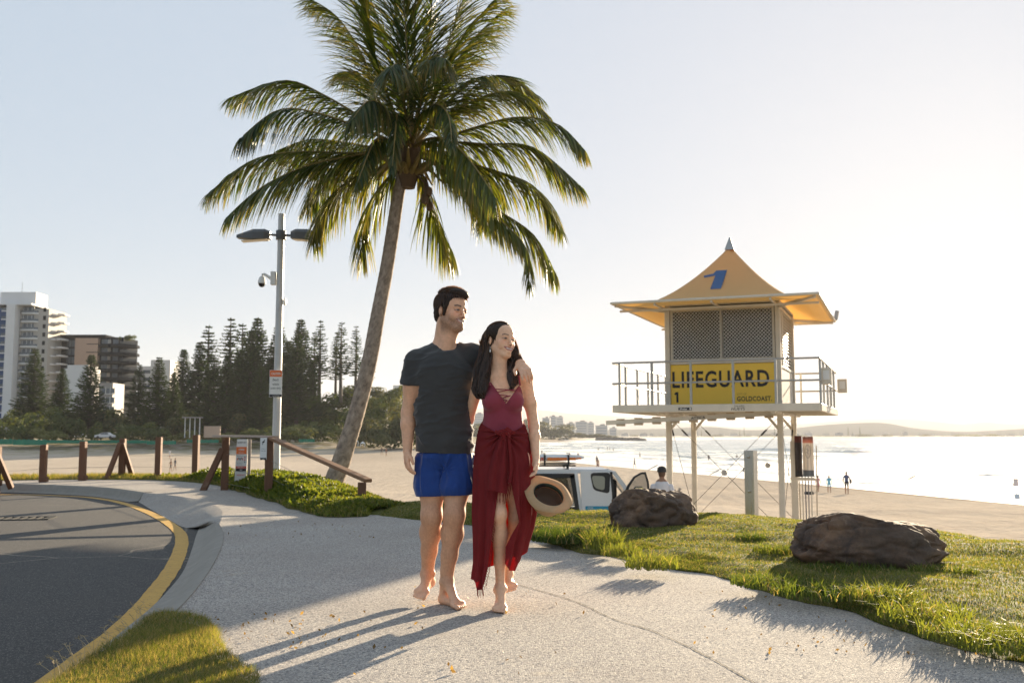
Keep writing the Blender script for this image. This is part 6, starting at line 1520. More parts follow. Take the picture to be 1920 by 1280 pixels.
# ---------------------------------------------------------------- the woman
WO = np.array([gz(940, 1130).x, 5.60, 0]); WY = 5.60
WOM = empty('person', WO, 0, 'smiling barefoot woman with long dark hair in maroon swimsuit and wrap skirt, holding a hat', 'person')
HC2 = A_(939, 639, WY - .01); HR2 = rotm(39, -3, 7); hs_ = .89
sR2, sL2 = A_(899, 711, WY + .01), A_(984, 710, WY)
eRw, wRw = A_(879, 786, WY + .15), A_(866, 830, WY + .30)
eLw, wLw = A_(1001, 798, WY + .02), A_(1005, 862, WY - .06)
hR2, kR2, aR2 = A_(926, 855, WY + .02), A_(936, 962, WY - .10), A_(938, 1100, WY - .03)
hL2, kL2, aL2 = A_(964, 855, WY + .02), A_(967, 970, WY), A_(951, 1072, WY + .20)
Fw = Field(WO + [-.28, -.34, -.02], WO + [.30, .42, 1.62], .0040, (HC2 - [.11, .13, .13], HC2 + [.13, .12, .12]), .0024)
head(Fw, HC2, HR2, hs_, True)
nb2 = A_(936, 704, WY + .01)
Fw.rc(lp(HC2, HR2, (0, .022, -.055)), nb2, .044, .047, .025); Fw.rc(lp(HC2, HR2, (0, -.012, -.075)), A_(938, 702, WY - .03), .032, .030, .025)
for q in (sR2, sL2): Fw.rc(nb2 + [0, 0, .004], q, .040, .036, .04)
ch2 = A_(942, 738, WY); Fw.ell(ch2, (.112, .078, .10), None, .04); Fw.ell(A_(943, 768, WY), (.100, .072, .09), None, .05); Fw.ell(A_(943, 800, WY), (.112, .078, .09), None, .05); Fw.ell(A_(944, 838, WY + .01), (.142, .098, .10), None, .05)
for (u, sgn) in ((922, -1), (964, 1)): Fw.ell(A_(u, 752, WY - .062), (.050, .046, .048), None, .025)
for (a, b) in (((938, 707), (905, 708)), ((942, 707), (975, 708))): Fw.rc(A_(*a, WY - .045), A_(*b, WY - .025), .008, .010, .018)     # collar bones
Fw.chain([sR2, eRw, wRw], [.037, .026, .021], .025); Fw.chain([sL2 + [.004, 0, -.004], (sL2 + eLw) / 2 + [.004, 0, 0], eLw], [.040, .034, .029], .025); Fw.chain([eLw, eLw + (wLw - eLw) * .3, wLw], [.029, .030, .0195], .015)
for (h_, k_, a_) in ((hR2, kR2, aR2), (hL2, kL2, aL2)):
    Fw.chain([h_, h_ + (k_ - h_) * .55, k_], [.082, .054, .036], .04); Fw.ell(k_ + [0, -.008, 0], (.032, .033, .040), None, .03)
    Fw.chain([k_, k_ + (a_ - k_) * .3 + [0, .018, 0], k_ + (a_ - k_) * .65 + [0, .006, 0], a_], [.036, .042, .030, .024], .025)
hf = aR2.copy(); hf[1] += .03; hf[2] = .026; bf = A_(938, 1127, 5.49); bf[2] = .020; foot(Fw, aR2 + [0, 0, -.01], hf, bf, (1, 0, 0), .88)
hb = A_(950, 1084, WY + .25); bb = A_(956, 1098, WY + .13); foot(Fw, aL2 + [0, 0, -.008], hb, bb, (-.9, -.3, 0), .88, 1)
# left hand pinching the hat brim
hand(Fw, wLw, A_(1006, 878, WY - .085), (.0, -.9, -.1), (-.9, -.1, 0), .55, .0075, .062, thumb=1)
Fw.chain([wRw, A_(862, 842, WY + .30)], [.021, .018], .01)
SK2 = (.86, .52, .335)
Fw.build('body', M_SKIN, WOM, None, skin_color(HC2, HR2, hs_, SK2, 0, (.46, .14, .13), fem=True), WO)
# swimsuit: inflated torso with a V neckline, straps and lacing
Sw = Field(WO + [-.22, -.22, .86], WO + [.24, .2, 1.36], .0036); o_ = .005
Sw.ell(ch2, np.array((.112, .078, .10)) + o_, None, .04); Sw.ell(A_(943, 768, WY), np.array((.100, .072, .09)) + o_, None, .05); Sw.ell(A_(943, 800, WY), np.array((.112, .078, .09)) + o_, None, .05); Sw.ell(A_(944, 838, WY + .01), np.array((.142, .098, .10)) + o_, None, .05)
for u in (922, 964): Sw.ell(A_(u, 752, WY - .062), np.array((.050, .046, .048)) + o_, None, .025)
def vcut(Fd_, keep):
    X, Y, Z = Fd_._grid([0, 0, 0], Fd_.n); v = keep(X, Y, Z).astype(np.float32); Fd_.d = np.maximum(Fd_.d, np.broadcast_to(v, Fd_.d.shape))
pxm = WY / FPX
def U_(X, Y): return 960 + X / Y * FPX * .9955
def V_(Z, Y): return 816 - (Z - CAMZ) / Y * FPX * .995
def swim_keep(X, Y, Z):
    u, v = U_(X, Y), V_(Z, Y); v0 = 757 - (v * 0)
    ve = 951 - 951; dv = 757 - v                                   # height above the V point
    inner = np.maximum(0, dv) * .70; vneck = np.where(Y < WY, (inner - np.abs(u - 949)) * .9, -50.0) # positive inside the V
    vneck = np.where(dv > 0, vneck, -50)
    topL = 728 - (u - 915) * .0; arm = np.where(u < 942, (913 - (v - 708) * .16) - u, u - (975 + (v - 708) * .18))   # arm holes
    arm = np.where(v < 742, arm, -50.0); back = np.where(Y >= WY, 735 - v, -50.0); top = 712 - v
    return np.maximum(np.maximum(np.maximum(vneck, arm), back), top) * pxm
vcut(Sw, swim_keep); Sw.cut(A_(944, 862, WY), (0, 0, -1))
Sw.build('swimsuit', M_SWIM, WOM, lambda V, N: .0012 * vnoise(np.c_[V[:, 0] * 3, V[:, 1] * 3, V[:, 2] * 9], 6, 61, 2), None, WO)
mb = MB()
def P_(u, v, dy): return tuple(A_(u, v, WY + dy) - WO)
for (a, b, c) in (((919, 722, -.070), (912, 706, -.052), (916, 696, -.0)), ((975, 722, -.068), (973, 706, -.052), (965, 696, -.0))): MB().tube([P_(*a), P_(*b), P_(*c)], [.006, .004, .004], 8).build('strap', M_SWIM, WOM, True)
for i, (v1, v2) in enumerate(((729, 733), (735, 730), (740, 744), (747, 741), (749, 752), (754, 750))):
    w1, w2 = (757 - v1) * .72, (757 - v2) * .72; MB().tube([P_(949 - w1, v1, -.088), P_(949, (v1 + v2) / 2 - 1, -.097), P_(949 + w2, v2, -.090)], .0028, 6).build('lace', M_SWIM, WOM, True)
# sarong
def interp_px(tab, v): t = np.array(tab, float); return np.interp(v, t[:, 0], t[:, 1])
LEFT = [(788, 906), (800, 899), (815, 895), (840, 891), (880, 889), (920, 889), (960, 889), (1000, 890), (1050, 890), (1080, 887), (1100, 892)]
RIGHT_ = [(788, 981), (800, 986), (815, 991), (840, 996), (870, 999), (900, 1001), (940, 1002), (960, 1001), (985, 996), (1010, 988), (1040, 981), (1070, 968), (1100, 960)]
knot = A_(947, 812, WY - .12)
def sarong():
    nth, nv = 330, 240; V = np.zeros((nth, nv, 3)); 
    for i in range(nth):
        s = i / (nth - 1)                                   # 0 = front-left slit edge, round the back, 1 = front-right slit edge
        hem = np.interp(s, [0, .06, .14, .25, .4, .6, .72, .84, .93, 1], [1096, 1098, 1080, 1072, 1062, 1045, 1020, 1042, 1064, 1062])
        top = np.interp(s, [0, .1, .25, .5, .75, .9, 1], [815, 803, 790, 785, 790, 803, 815])
        v = top + (hem - top) * np.linspace(0, 1, nv) ** .95
        xl, xr = interp_px(LEFT, v), interp_px(RIGHT_, v); cx_, rx = (xl + xr) / 2, (xr - xl) / 2
        # slit edge positions (px) -> start and end angles measured from the front (0) clockwise through left
        sl = interp_px([(815, 944), (840, 941), (880, 937), (920, 934), (960, 930), (1010, 924), (1060, 917), (1098, 908)], v)
        sr = interp_px([(815, 948), (860, 954), (900, 958), (940, 965), (975, 971), (1000, 958), (1020, 948), (1050, 947), (1068, 957)], v)
        a0 = np.arcsin(np.clip((cx_ - sl) / rx, -.97, .97)); a1 = 2 * math.pi - np.arcsin(np.clip((sr - cx_) / rx, -.97, .97))
        # left edge angle: positive towards left; going round the back to the right
        th = a0 + (a1 - a0) * s
        ry = np.interp(v, [788, 815, 850, 900, 960, 1030, 1100], [.085, .108, .125, .150, .168, .15, .14])
        # folds: fan out from the knot above, fall vertically below
        ang = np.arctan2(v - 812, cx_ - rx * np.sin(th) - 947); dist = np.hypot(v - 812, (cx_ - rx * np.sin(th) - 947))
        front = np.clip(np.cos(th), 0, 1)
        fan = np.sin(ang * 17 + 1.3 * np.sin(dist * .05)) * np.exp(-dist / 70) * front
        vert = np.sin(th * 9 + v * .004 + 1.2 * math.sin(s * 21)) * .6 + np.sin(th * 17 + v * .010 + 2 * math.sin(s * 13)) * .4
        grow = np.clip((v - 830) / 120, 0, 1)
        f = .013 * fan * np.clip(dist / 10, 0, 1) + .016 * vert * grow
        r_x = rx * pxm + f; r_y = ry + f
        x = (cx_ - 960) * pxm / .9955 * 1.0 - r_x * np.sin(th); y = WY + .012 - r_y * np.cos(th) + .04 * grow * (np.cos(th) < 0) * -np.cos(th)
        z = CAMZ - (v - 816) / .995 * (WY - r_y * np.cos(th)) / FPX
        V[i, :, 0], V[i, :, 1], V[i, :, 2] = x, y, z
    V = V - WO
    o = ob('sarong', V.reshape(-1, 3), grid_faces(nth, nv), M_SAR, WOM, True); md = o.modifiers.new('s', 'SOLIDIFY'); md.thickness = .0016
    return o, V
SAR, SV = sarong()
def flap(name, cl, wl, y0, y1, seed, n=60, mcols=26, amp=.009):
    """hanging tail: centre line px, half widths px"""
    C = resample(cl, n); Wd_ = np.interp(np.linspace(0, 1, n), np.linspace(0, 1, len(wl)), wl); V = []
    for j in range(n):
        t = j / (n - 1)
        for i in range(mcols):
            a = i / (mcols - 1) * 2 - 1; u = C[j, 0] + a * Wd_[j]; v = C[j, 1] + 4 * a * t * math.sin(seed) 
            Y = WY + y0 + (y1 - y0) * t + amp * math.sin(a * 6 + seed + t * 2) * min(1, t * 3 + .2) + .02 * a * a
            V.append(A_(u, v, Y) - WO)
    o = ob(name, np.array(V), grid_faces(n, mcols), M_SAR, WOM, True); md = o.modifiers.new('s', 'SOLIDIFY'); md.thickness = .0016; return np.array(V).reshape(n, mcols, 3)
f1 = flap('sarong_tail', [(944, 814, 0), (939, 850, 0), (935, 890, 0), (933, 922, 0)], [5, 14, 19, 18], -.135, -.165, 1.0)
f2 = flap('sarong_tail', [(951, 815, 0), (955, 850, 0), (957, 880, 0), (955, 905, 0)], [4, 7, 9, 7], -.135, -.150, 3.0)
f3 = None and flap('sarong_tail', [(955, 818, 0), (972, 850, 0), (988, 878, 0), (998, 884, 0)], [4, 8, 10, 7], -.13, -.11, 5.0)
mb = MB()
def fringe(row, L, n_):
    for k in range(n_):
        p = row[int(k * (len(row) - 1) / max(1, n_ - 1))]; x = random.uniform(-.008, .008); l = L * random.uniform(.6, 1.2)
        mb.tube([p, p + np.array([x * .5, 0, -l * .5]), p + np.array([x, .003, -l])], [.0016, .0014, .0010], 4)
fringe(f1[-1], .055, 22); fringe(f2[-1], .07, 10); edge = SV[0]; 
for k in range(130, 236, 4):
    p = edge[k]; l = random.uniform(.015, .04); mb.tube([p, p + np.array([.008, -.004, -l * .5]), p + np.array([.006, -.004, -l])], [.0016, .0014, .001], 4)
for k in range(0, 26, 2): p = SV[k, -1]; l = random.uniform(.02, .05); mb.tube([p, p + np.array([.004, 0, -l])], [.0016, .001], 4)
tag(mb.build('fringe', M_SAR, WOM), kind='stuff')
Kn = Field(knot - .08, knot + .08, .0028)
Kn.rc(knot + [-.022, -.005, .004], knot + [.018, -.012, .008], .016, .018, .01); Kn.rc(knot + [.012, -.016, .022], knot + [.022, -.014, -.02], .012, .011, .006); Kn.rc(knot + [-.012, -.016, .01], knot + [-.006, -.010, -.03], .012, .012, .006); Kn.rc(knot + [-.05, .0, .006], knot + [-.01, -.006, 0], .010, .014, .01); Kn.rc(knot + [.05, .0, .006], knot + [.01, -.006, 0], .010, .014, .01)
Kn.build('knot', M_SAR, WOM, lambda V, N: .0018 * np.sin((V[:, 2] + V[:, 0] * .7) * 420), None, WO)
# hair: cap, curtains down both sides, waves
Hw = Field(HC2 + [-.19, -.14, -.34], HC2 + [.19, .17, .15], .0036); q2 = lambda *p: lp(HC2, HR2, np.array(p) * hs_)
def HE2(c, r, k=.01, op='add'): Hw.ell(q2(*c), np.array(r) * hs_, HR2, k, op)
HE2((0, .020, .042), (.085, .103, .084)); HE2((0, .05, -.02), (.080, .070, .085), .03)
HE2((0, -.098, -.024), (.060, .055, .084), .012, 'sub'); HE2((0, -.10, -.09), (.09, .09, .07), .01, 'sub')
G = lambda u, v, dy: A_(u, v, WY + dy)
locks = [
 ([q2(-.055, .02, .04), G(912, 655, .02), G(903, 690, .0), G(898, 715, -.03), G(896, 738, -.06)], [.040, .034, .034, .028, .012]),
 ([q2(-.03, .07, .02), G(920, 660, .07), G(906, 695, .08), G(898, 718, .05)], [.05, .045, .045, .03]),
 ([q2(-.065, .03, .0), G(914, 670, -.02), G(908, 705, -.055), G(904, 735, -.085), G(908, 745, -.09)], [.026, .022, .024, .018, .007]),
 ([q2(.0, .08, .0), G(935, 665, .09), G(930, 700, .09), G(925, 715, .08)], [.055, .05, .05, .03]),
 ([q2(.055, .03, .04), G(958, 650, .03), G(964, 680, .02), G(968, 700, -.02), G(966, 722, -.055)], [.035, .026, .028, .022, .008]),
 ([q2(.06, .0, .03), G(966, 660, .0), G(972, 685, .01), G(978, 702, .02)], [.022, .020, .020, .008]),
 ([G(960, 676, -.01), G(957, 700, -.045), G(962, 722, -.075), G(958, 732, -.08)], [.016, .017, .012, .005]),
 ([q2(.04, .07, .01), G(955, 668, .07), G(962, 695, .07), G(966, 712, .05)], [.045, .04, .035, .02]),
 ([G(900, 700, -.03), G(890, 728, -.03), G(896, 742, -.05), G(904, 748, -.07)], [.022, .014, .009, .004]),
]
for P, rs in locks: Hw.chain(P, rs, .012)
for x in (-1,): HE2((x * .082, .004, -.014), (.020, .022, .030), .006, 'sub')
def hw_disp(V, N):
    L = (V - HC2) @ HR2; th = np.arctan2(L[:, 0], L[:, 1] - .02); w = np.clip((.03 - L[:, 2]) / .12, 0, 1)
    k = np.clip((L[:, 1] + .045) / .04, .1, 1); return k * .0035 * np.sin(th * 26 + 2.5 * np.sin(L[:, 2] * 38 + th * 2)) * (.4 + w) + k * .004 * vnoise(np.c_[L[:, 0] * 2, L[:, 1] * 2, L[:, 2] * .6], 22, 71, 3)
Hw.build('hair', M_HAIR, WOM, hw_disp, None, WO, 1)
def wh(i, t):
    P, rs = locks[i % len(locks)]; P = np.array(P); k = np.linspace(0, 1, len(P)); a = random.uniform(0, 6.28); t0 = random.uniform(0, .5); tt = t0 + (min(1.06, t0 + random.uniform(.35, .8)) - t0) * t
    base = np.stack([np.interp(tt, k, P[:, c]) for c in range(3)], 1); r = np.interp(tt, k, rs) * random.uniform(.95, 1.22) + .002
    wv = .006 * np.sin(tt * 14 + a * 3)
    return base + np.stack([np.cos(a) * r + wv, np.sin(a) * r, wv * .4], 1) - WO
tag(strands('hair_strands', 2400, wh, WOM, .0018, 9), kind='stuff')
def wc(i, t):
    side = random.choice((-1, 1)); y0 = random.uniform(-.95, .8); a = .03 + t * random.uniform(1.3, 1.9)
    D = np.stack([side * np.sin(a) + .05, (y0 * (1 - t) ** 1.3 + .35 * t), np.cos(a)], 1); P = on_ell(D, (0, .020, .042), (.087, .105, .087)); keep = P[:, 1] < -.055
    P[:, 1] = np.maximum(P[:, 1], -.03 - .06 * np.clip((P[:, 2] - .05) / .05, 0, 1))
    return HC2 + (P * hs_ * 1.0) @ HR2.T - WO
tag(strands('hair_strands', 1300, wc, WOM, .0018, 9), kind='stuff')
e_ = q2(-.078, .004, -.050); MB().tube([e_ - WO, e_ - WO + np.array([0, 0, -.012])], .0012, 5).build('earring', M_WHITE, WOM)
MB().lathe([(0, -.012), (.0045, -.007), (.004, 0), (.001, .008)], 10, e_ - WO + np.array([0, -.002, -.022])).build('earring', M_WHITE, WOM, True)

# ---------------------------------------------------------------- the hat in her hand
m = NM('straw_felt', (.52, .36, .20), .85, spec=.15); m.color(m.mix(m.noise(m.co(), 60, 4), (.46, .31, .17), (.58, .42, .25))); m.bump(m.noise(m.co(), 500, 2), .3, .001); m.translucent(.22, (.75, .42, .15)); M_HAT = m.mat
hc = A_(1030, 922, WY - .10); nrm = Vector((.20, -.60, .80)).normalized()
HATQ = nrm.to_track_quat('Z', 'X').to_matrix().to_4x4()
HAT = empty('hat', hc, 0, 'tan wide brimmed felt hat hanging upside down from the woman\'s hand', 'hat'); HAT.rotation_euler = HATQ.to_euler()
prof = [(.145, -.020), (.135, -.012), (.115, -.006), (.098, -.008), (.089, -.020), (.086, -.045), (.083, -.080), (.076, -.102), (.058, -.110), (.0, -.104)]
def brim(prof, n=56):
    V = []; F = []
    for (r, z) in prof:
        for j in range(n):
            a = 2 * math.pi * j / n; wob = .006 * math.sin(2 * a + .6) * max(0, (r - .09) / .055) + .004 * math.sin(5 * a) * max(0, (r - .1) / .04)
            V.append((r * math.cos(a) * 1.05, r * math.sin(a) * .92, z + wob))
    k = len(prof)
    for i in range(k - 1):
        for j in range(n): F.append([i * n + j, i * n + (j + 1) % n, (i + 1) * n + (j + 1) % n, (i + 1) * n + j])
    return V, F
V, F = brim(prof); o = ob('felt', V, F, M_HAT, HAT, True); md = o.modifiers.new('s', 'SOLIDIFY'); md.thickness = .003
band = [(.0865, -.016), (.0835, -.040)]; V, F = brim(band); o = ob('inner_band', V, F, plain('green_band', (.035, .05, .03), .7), HAT, True); md = o.modifiers.new('s', 'SOLIDIFY'); md.thickness = .0015
V, F = brim([(.082, -.040), (.0795, -.078), (.072, -.098), (.050, -.106), (0, -.100)]); ob('lining', V, F, plain('brown_lining', (.13, .075, .045), .8), HAT, True)
V = [(r * math.cos(a) * 1.05, r * math.sin(a) * .92, z) for a in np.linspace(-.1, .55, 8) for r, z in ((.082, -.018), (.079, -.036))]
ob('label', V, [[2 * i, 2 * i + 2, 2 * i + 3, 2 * i + 1] for i in range(7)], M_BLK, HAT)
MB().tube([(1.05 * .1435 * math.cos(a), .92 * .1435 * math.sin(a), -.0185 + .006 * math.sin(2 * a + .6) + .004 * math.sin(5 * a)) for a in np.linspace(0, 2 * math.pi, 57)], .0022, 5, False).build('brim_edge', M_HAT, HAT, True)
# ================================================================ boulders
m = NM('boulder_rock', (.12, .09, .07), .85, spec=.3); co = m.co(); n1 = m.noise(co, 3.2, 6, .65, .3); n2 = m.noise(co, 14, 6, .7)
c = m.mix(m.maprange(n1, .35, .65), (.06, .045, .038), (.24, .145, .085)); c = m.mix(m.maprange(n2, .55, .75, 0, .6), c, (.32, .24, .18)); c = m.mix(m.maprange(m.noise(co, 1.7, 3), .5, .62, 0, .6), c, (.045, .038, .034)); c = m.mix(m.maprange(m.noise(co, 55, 5, .75), .5, .75, 0, .5), c, (.03, .025, .022)); m.color(c)
m.bump(m.math('ADD', n2, m.math('MULTIPLY', m.vor(co, 9, 'F1'), .5)), .6, .012); M_ROCK = m.mat
def boulder(cx, cy, z0, rx, ry, rz, rot, seed, cuts, label):
    bm = bmesh.new(); bmesh.ops.create_icosphere(bm, subdivisions=6, radius=1.0); r = random.Random(seed)
    V = np.array([v.co[:] for v in bm.verts]); V = np.sign(V) * np.abs(V) ** .86
    for n_, dd in cuts:      # flat fracture faces
        n_ = np.array(n_, float); n_ /= np.linalg.norm(n_); h = V @ n_ - dd; V = V - np.outer(np.maximum(h, 0) * .93, n_)
    for k in range(30):
        n_ = np.array([r.gauss(0, 1), r.gauss(0, 1), r.gauss(0, .6)]); n_ /= np.linalg.norm(n_); dd = r.uniform(.66, .92); h = V @ n_ - dd; V = V - np.outer(np.maximum(h, 0) * .9, n_)
    N = V / np.linalg.norm(V, axis=1)[:, None]
    rg = 1 - np.abs(vnoise(V + [0, 0, V[:, 0].mean()], 1.7, seed, 4)) * 2; rg2 = 1 - np.abs(vnoise(V, 3.1, seed + 7, 2)) * 3
    V = V + N * (vnoise(V, 1.3, seed + 1, 4) * .10 - .10 * np.maximum(rg, 0) ** 6 - .05 * np.maximum(rg2, 0) ** 5 + vnoise(V, 9, seed + 2, 3) * .024 + vnoise(V, 24, seed + 4, 3) * .010)[:, None]
    V = V / np.array([np.abs(V[:, k]).max() for k in range(3)]) * [rx, ry, rz]; me = bpy.data.meshes.new('boulder'); bm.to_mesh(me); bm.free(); me.vertices.foreach_set('co', V.astype(np.float32).ravel()); me.update(); me.materials.append(M_ROCK)
    me.polygons.foreach_set('use_smooth', np.ones(len(me.polygons), bool))
    o = link('boulder', me, None, (cx, cy, z0), (0, 0, rot)); return tag(o, label, 'boulder')
p = gz(1222, 985, .1); boulder(p.x + .02, p.y + .25, .15, .465, .36, .30, .1, 3, [((0, 0, 1), .80), ((0, -1, .1), .72), ((-1, 0, .7), .86), ((1, -.4, .2), .86)], 'dark brown boulder in the grass in front of the white vehicle')
boulder(2.48, 7.15, .16, .56, .38, .30, R(-17), 8, [((.05, 0, 1), .84), ((0, -1, -.15), .75), ((-1, -.3, -.6), .66), ((1, -.2, .7), .86)], 'larger dark boulder with a fractured ledge on the grass at right')
p = gz(1345, 968, .1); boulder(p.x, p.y + .3, .0, .50, .3, .10, 0, 5, [], 'low dark rock nearly buried in grass between boulder and shower post')
# ================================================================ ute with its rescue board
M_CAR = plain('car_white', (.70, .71, .72), .25, 0, .6, .02); M_TRIM = plain('black_trim', (.02, .02, .022), .5); m = NM('car_glass', (.03, .035, .04), .04, 0, .8); m.b.inputs['Alpha'].default_value = .6; M_CG = m.mat
m = NM('chrome', (.7, .7, .7), .05, 1.0); M_CHR = m.mat; M_SIGNB = plain('sign_blue', (.03, .26, .40), .5, 0, .5, .03)
UY = 20.6; gzv = -1.48; U0 = at(960, 816, UY).x
CARX = lambda u: at(u, 900, UY).x
CAR = empty('rescue_ute', (CARX(1040), UY, gzv), R(0), 'white beach patrol ute with open front door parked on the sand behind the boulder', 'utility vehicle')
cx = lambda u: CARX(u) - CARX(1040)
zz = lambda v, y=0: at(1040, v, UY + y).z - gzv
def prism_y(name, pts, y0, y1, mat, par, smooth=False):
    n = len(pts); V = [(x, y0, z) for x, z in pts] + [(x, y1, z) for x, z in pts]
    return ob(name, V, [list(range(n)), list(range(n, 2 * n))[::-1]] + [[(i + 1) % n, i, n + i, n + (i + 1) % n] for i in range(n)], mat, par, smooth)
yf, yb_ = -.0, 1.75
xr0, xp, xw, xd, xh = cx(905), cx(1090), cx(1147), cx(1170), cx(1245)
# lower body, cab, bonnet
prism_y('body', [(xr0, .45), (xr0, .95), (cx(1147), .97), (cx(1147), .48)], yf + .02, yb_, M_CAR, CAR)
prism_y('bonnet', [(cx(1195), .42), (cx(1195), 1.02), (xh, .92), (xh + .15, .75), (xh + .15, .42)], yf + .03, yb_ - .03, M_CAR, CAR)
prism_y('roof', [(xr0, 1.68), (xr0 + .1, 1.735), (cx(1140), 1.735), (cx(1150), 1.69), (cx(1150), 1.66), (xr0, 1.64)], yf + .06, yb_ - .06, M_CAR, CAR)
prism_y('windscreen', [(cx(1150), 1.66), (cx(1155), 1.70), (cx(1200), 1.03), (cx(1194), 1.0)], yf + .1, yb_ - .1, M_CG, CAR)
for y in (yf + .05, yb_ - .1): prism_y('windscreen_pillar', [(cx(1146), 1.69), (cx(1154), 1.70), (cx(1201), 1.03), (cx(1192), 1.0)], y, y + .05, M_CAR, CAR)
prism_y('floor', [(cx(1147), .42), (cx(1147), .52), (cx(1200), .52), (cx(1200), .42)], yf + .05, yb_ - .02, M_TRIM, CAR)
# canopy with dark framed side glass
fr = [(xr0, .98), (xr0, 1.64), (cx(1078), 1.64), (cx(1090), 1.0), (cx(1090), .50), (cx(1086), .50), (cx(1086), .98)]
prism_y('canopy_frame', [(xr0 + .05, 1.56), (xr0 + .05, 1.65), (cx(1078), 1.65), (cx(1080), 1.56)], yf + .0, yf + .08, M_TRIM, CAR)
prism_y('canopy_pillar', [(cx(1069), 1.62), (cx(1077), 1.62), (cx(1091), .60), (cx(1083), .60)], yf - .0, yf + .08, M_TRIM, CAR)
prism_y('white_pillar', [(cx(1077), 1.66), (cx(1083), 1.66), (cx(1097), .52), (cx(1091), .52)], yf - .01, yf + .10, M_CAR, CAR)
prism_y('window', [(xr0 + .1, .99), (xr0 + .1, 1.56), (cx(1070), 1.56), (cx(1083), .99)], yf + .03, yf + .04, M_CG, CAR)
prism_y('window', [(xr0 + .1, .99), (xr0 + .1, 1.56), (cx(1070), 1.56), (cx(1083), .99)], yb_ - .06, yb_ - .05, M_CG, CAR)
prism_y('lower_trim', [(xr0, .50), (xr0, .98), (cx(1084), .98), (cx(1090), .50)], yf - .005, yf + .03, M_TRIM, CAR)
MB().box((cx(1020), yf - .12, .42), (cx(1094) - cx(960), .10, .07), None, .02).build('side_step', M_CAR, CAR)
for x_ in (cx(1094),): MB().box((x_, yf - .06, .36), (.05, .1, .14)).build('step_bracket', M_CAR, CAR)
# cargo inside
MB().box((cx(1010), .8, 1.1), (1.0, .9, .35)).build('cargo', plain('cargo_box', (.25, .3, .2), .7), CAR)
# rear door panel with its rounded window
dz0, dz1 = zz(958), zz(882)
DR = prism_y('rear_door', [(cx(1092), dz0 - .1), (cx(1090), 1.0), (cx(1088), dz1 + .0), (cx(1146), dz1 - .02), (cx(1147), 1.0), (cx(1147), dz0 - .1)], yf - .05, yf + .02, M_CAR, CAR)
def rounded(pts, r, n=5):
    out = []; N = len(pts)
    for i in range(N):
        p0, p, p2 = Vector(pts[i - 1]), Vector(pts[i]), Vector(pts[(i + 1) % N]); a = (p0 - p).normalized() * r; b = (p2 - p).normalized() * r
        for t in np.linspace(0, 1, n): out.append(tuple((p + a) * (1 - t) ** 2 + p * 2 * t * (1 - t) + (p + b) * t * t))
    return out
wpo = rounded([(cx(1106), zz(886)), (cx(1144), zz(885)), (cx(1142), zz(925)), (cx(1112), zz(918))], .08)
wpi = rounded([(cx(1108.5), zz(891)), (cx(1134), zz(892)), (cx(1133), zz(919)), (cx(1114), zz(914))], .07)
prism_y('window_seal', wpo, yf - .056, yf - .048, M_TRIM, DR); m = NM('sky_glass', (.30, .31, .28), .1, 0, .8); prism_y('window', wpi, yf - .060, yf - .054, m.mat, DR)
prism_y('pillar_trim', [(cx(1143), zz(884)), (cx(1148), zz(884)), (cx(1151), zz(928)), (cx(1147), zz(928))], yf - .052, yf + .05, M_TRIM, DR)
SB = prism_y('city_sticker', [(cx(1097), zz(964)), (cx(1097), zz(948)), (cx(1140), zz(948)), (cx(1140), zz(964))], yf - .058, yf - .052, M_SIGNB, DR)
text('lettering', 'GOLDCOAST.', cx(1138) - cx(1100.5), .075, M_WHITE, SB, ((cx(1138) + cx(1100.5)) / 2, yf - .060, zz(958)), bold=.02); text('lettering', 'CITY OF', .12, .03, M_WHITE, SB, (cx(1106), yf - .060, zz(951.5)))
# open front door swung out towards the camera
FD = bpy.data.objects.new('front_door', None); FD = None
o_ = [(cx(1163), zz(931)), (cx(1173), zz(908)), (cx(1184), zz(892)), (cx(1197), zz(884)), (cx(1206), zz(883)), (cx(1211), zz(900)), (cx(1214), zz(931))]
i_ = [(cx(1170), zz(928)), (cx(1177), zz(910)), (cx(1187), zz(894)), (cx(1198), zz(887.5)), (cx(1204), zz(887)), (cx(1208), zz(902)), (cx(1210), zz(928))]
n = len(o_); V = [(x, yf - .30 - .25 * (x - cx(1163)), z) for x, z in o_ + i_]; V += [(x, y + .05, z) for x, y, z in V]
F = [[i, i + 1, n + i + 1, n + i] for i in range(n - 1)] + [[2 * n + i + 1, 2 * n + i, 3 * n + i, 3 * n + i + 1] for i in range(n - 1)] + [[i + 1, i, 2 * n + i, 2 * n + i + 1] for i in range(n - 1)] + [[n + i, n + i + 1, 3 * n + i + 1, 3 * n + i] for i in range(n - 1)]
FD = ob('front_door', V, F, M_TRIM, CAR); gl = ob('window', [V[n + i] for i in range(n)], [list(range(n))], M_CG, FD)
MB().box(((cx(1163) + cx(1214)) / 2, yf - .36, .72), (cx(1214) - cx(1163), .06, .76), Matrix.Rotation(R(-14), 3, 'Z'), .01).build('door_skin', M_CAR, FD)
MI = MB().box((cx(1191), yf - .52, zz(916)), (.19, .10, .15), None, .03).build('mirror', M_TRIM, FD); MB().box((cx(1192), yf - .574, zz(916)), (.15, .006, .115), None, .002).build('mirror_glass', M_CHR, MI)
MB().box((cx(1160), .5, .85), (.3, .45, .5), None, .05).build('seat', M_TRIM, CAR); MB().box((cx(1153), .5, 1.25), (.14, .42, .55), None, .05).build('seat', M_TRIM, CAR)
MB().tube([(cx(1180) + .02 * 0, .55 + .17 * math.cos(a), 1.05 + .17 * math.sin(a)) for a in np.linspace(0, 6.28, 17)], .015, 6, False).build('steering_wheel', M_TRIM, CAR)
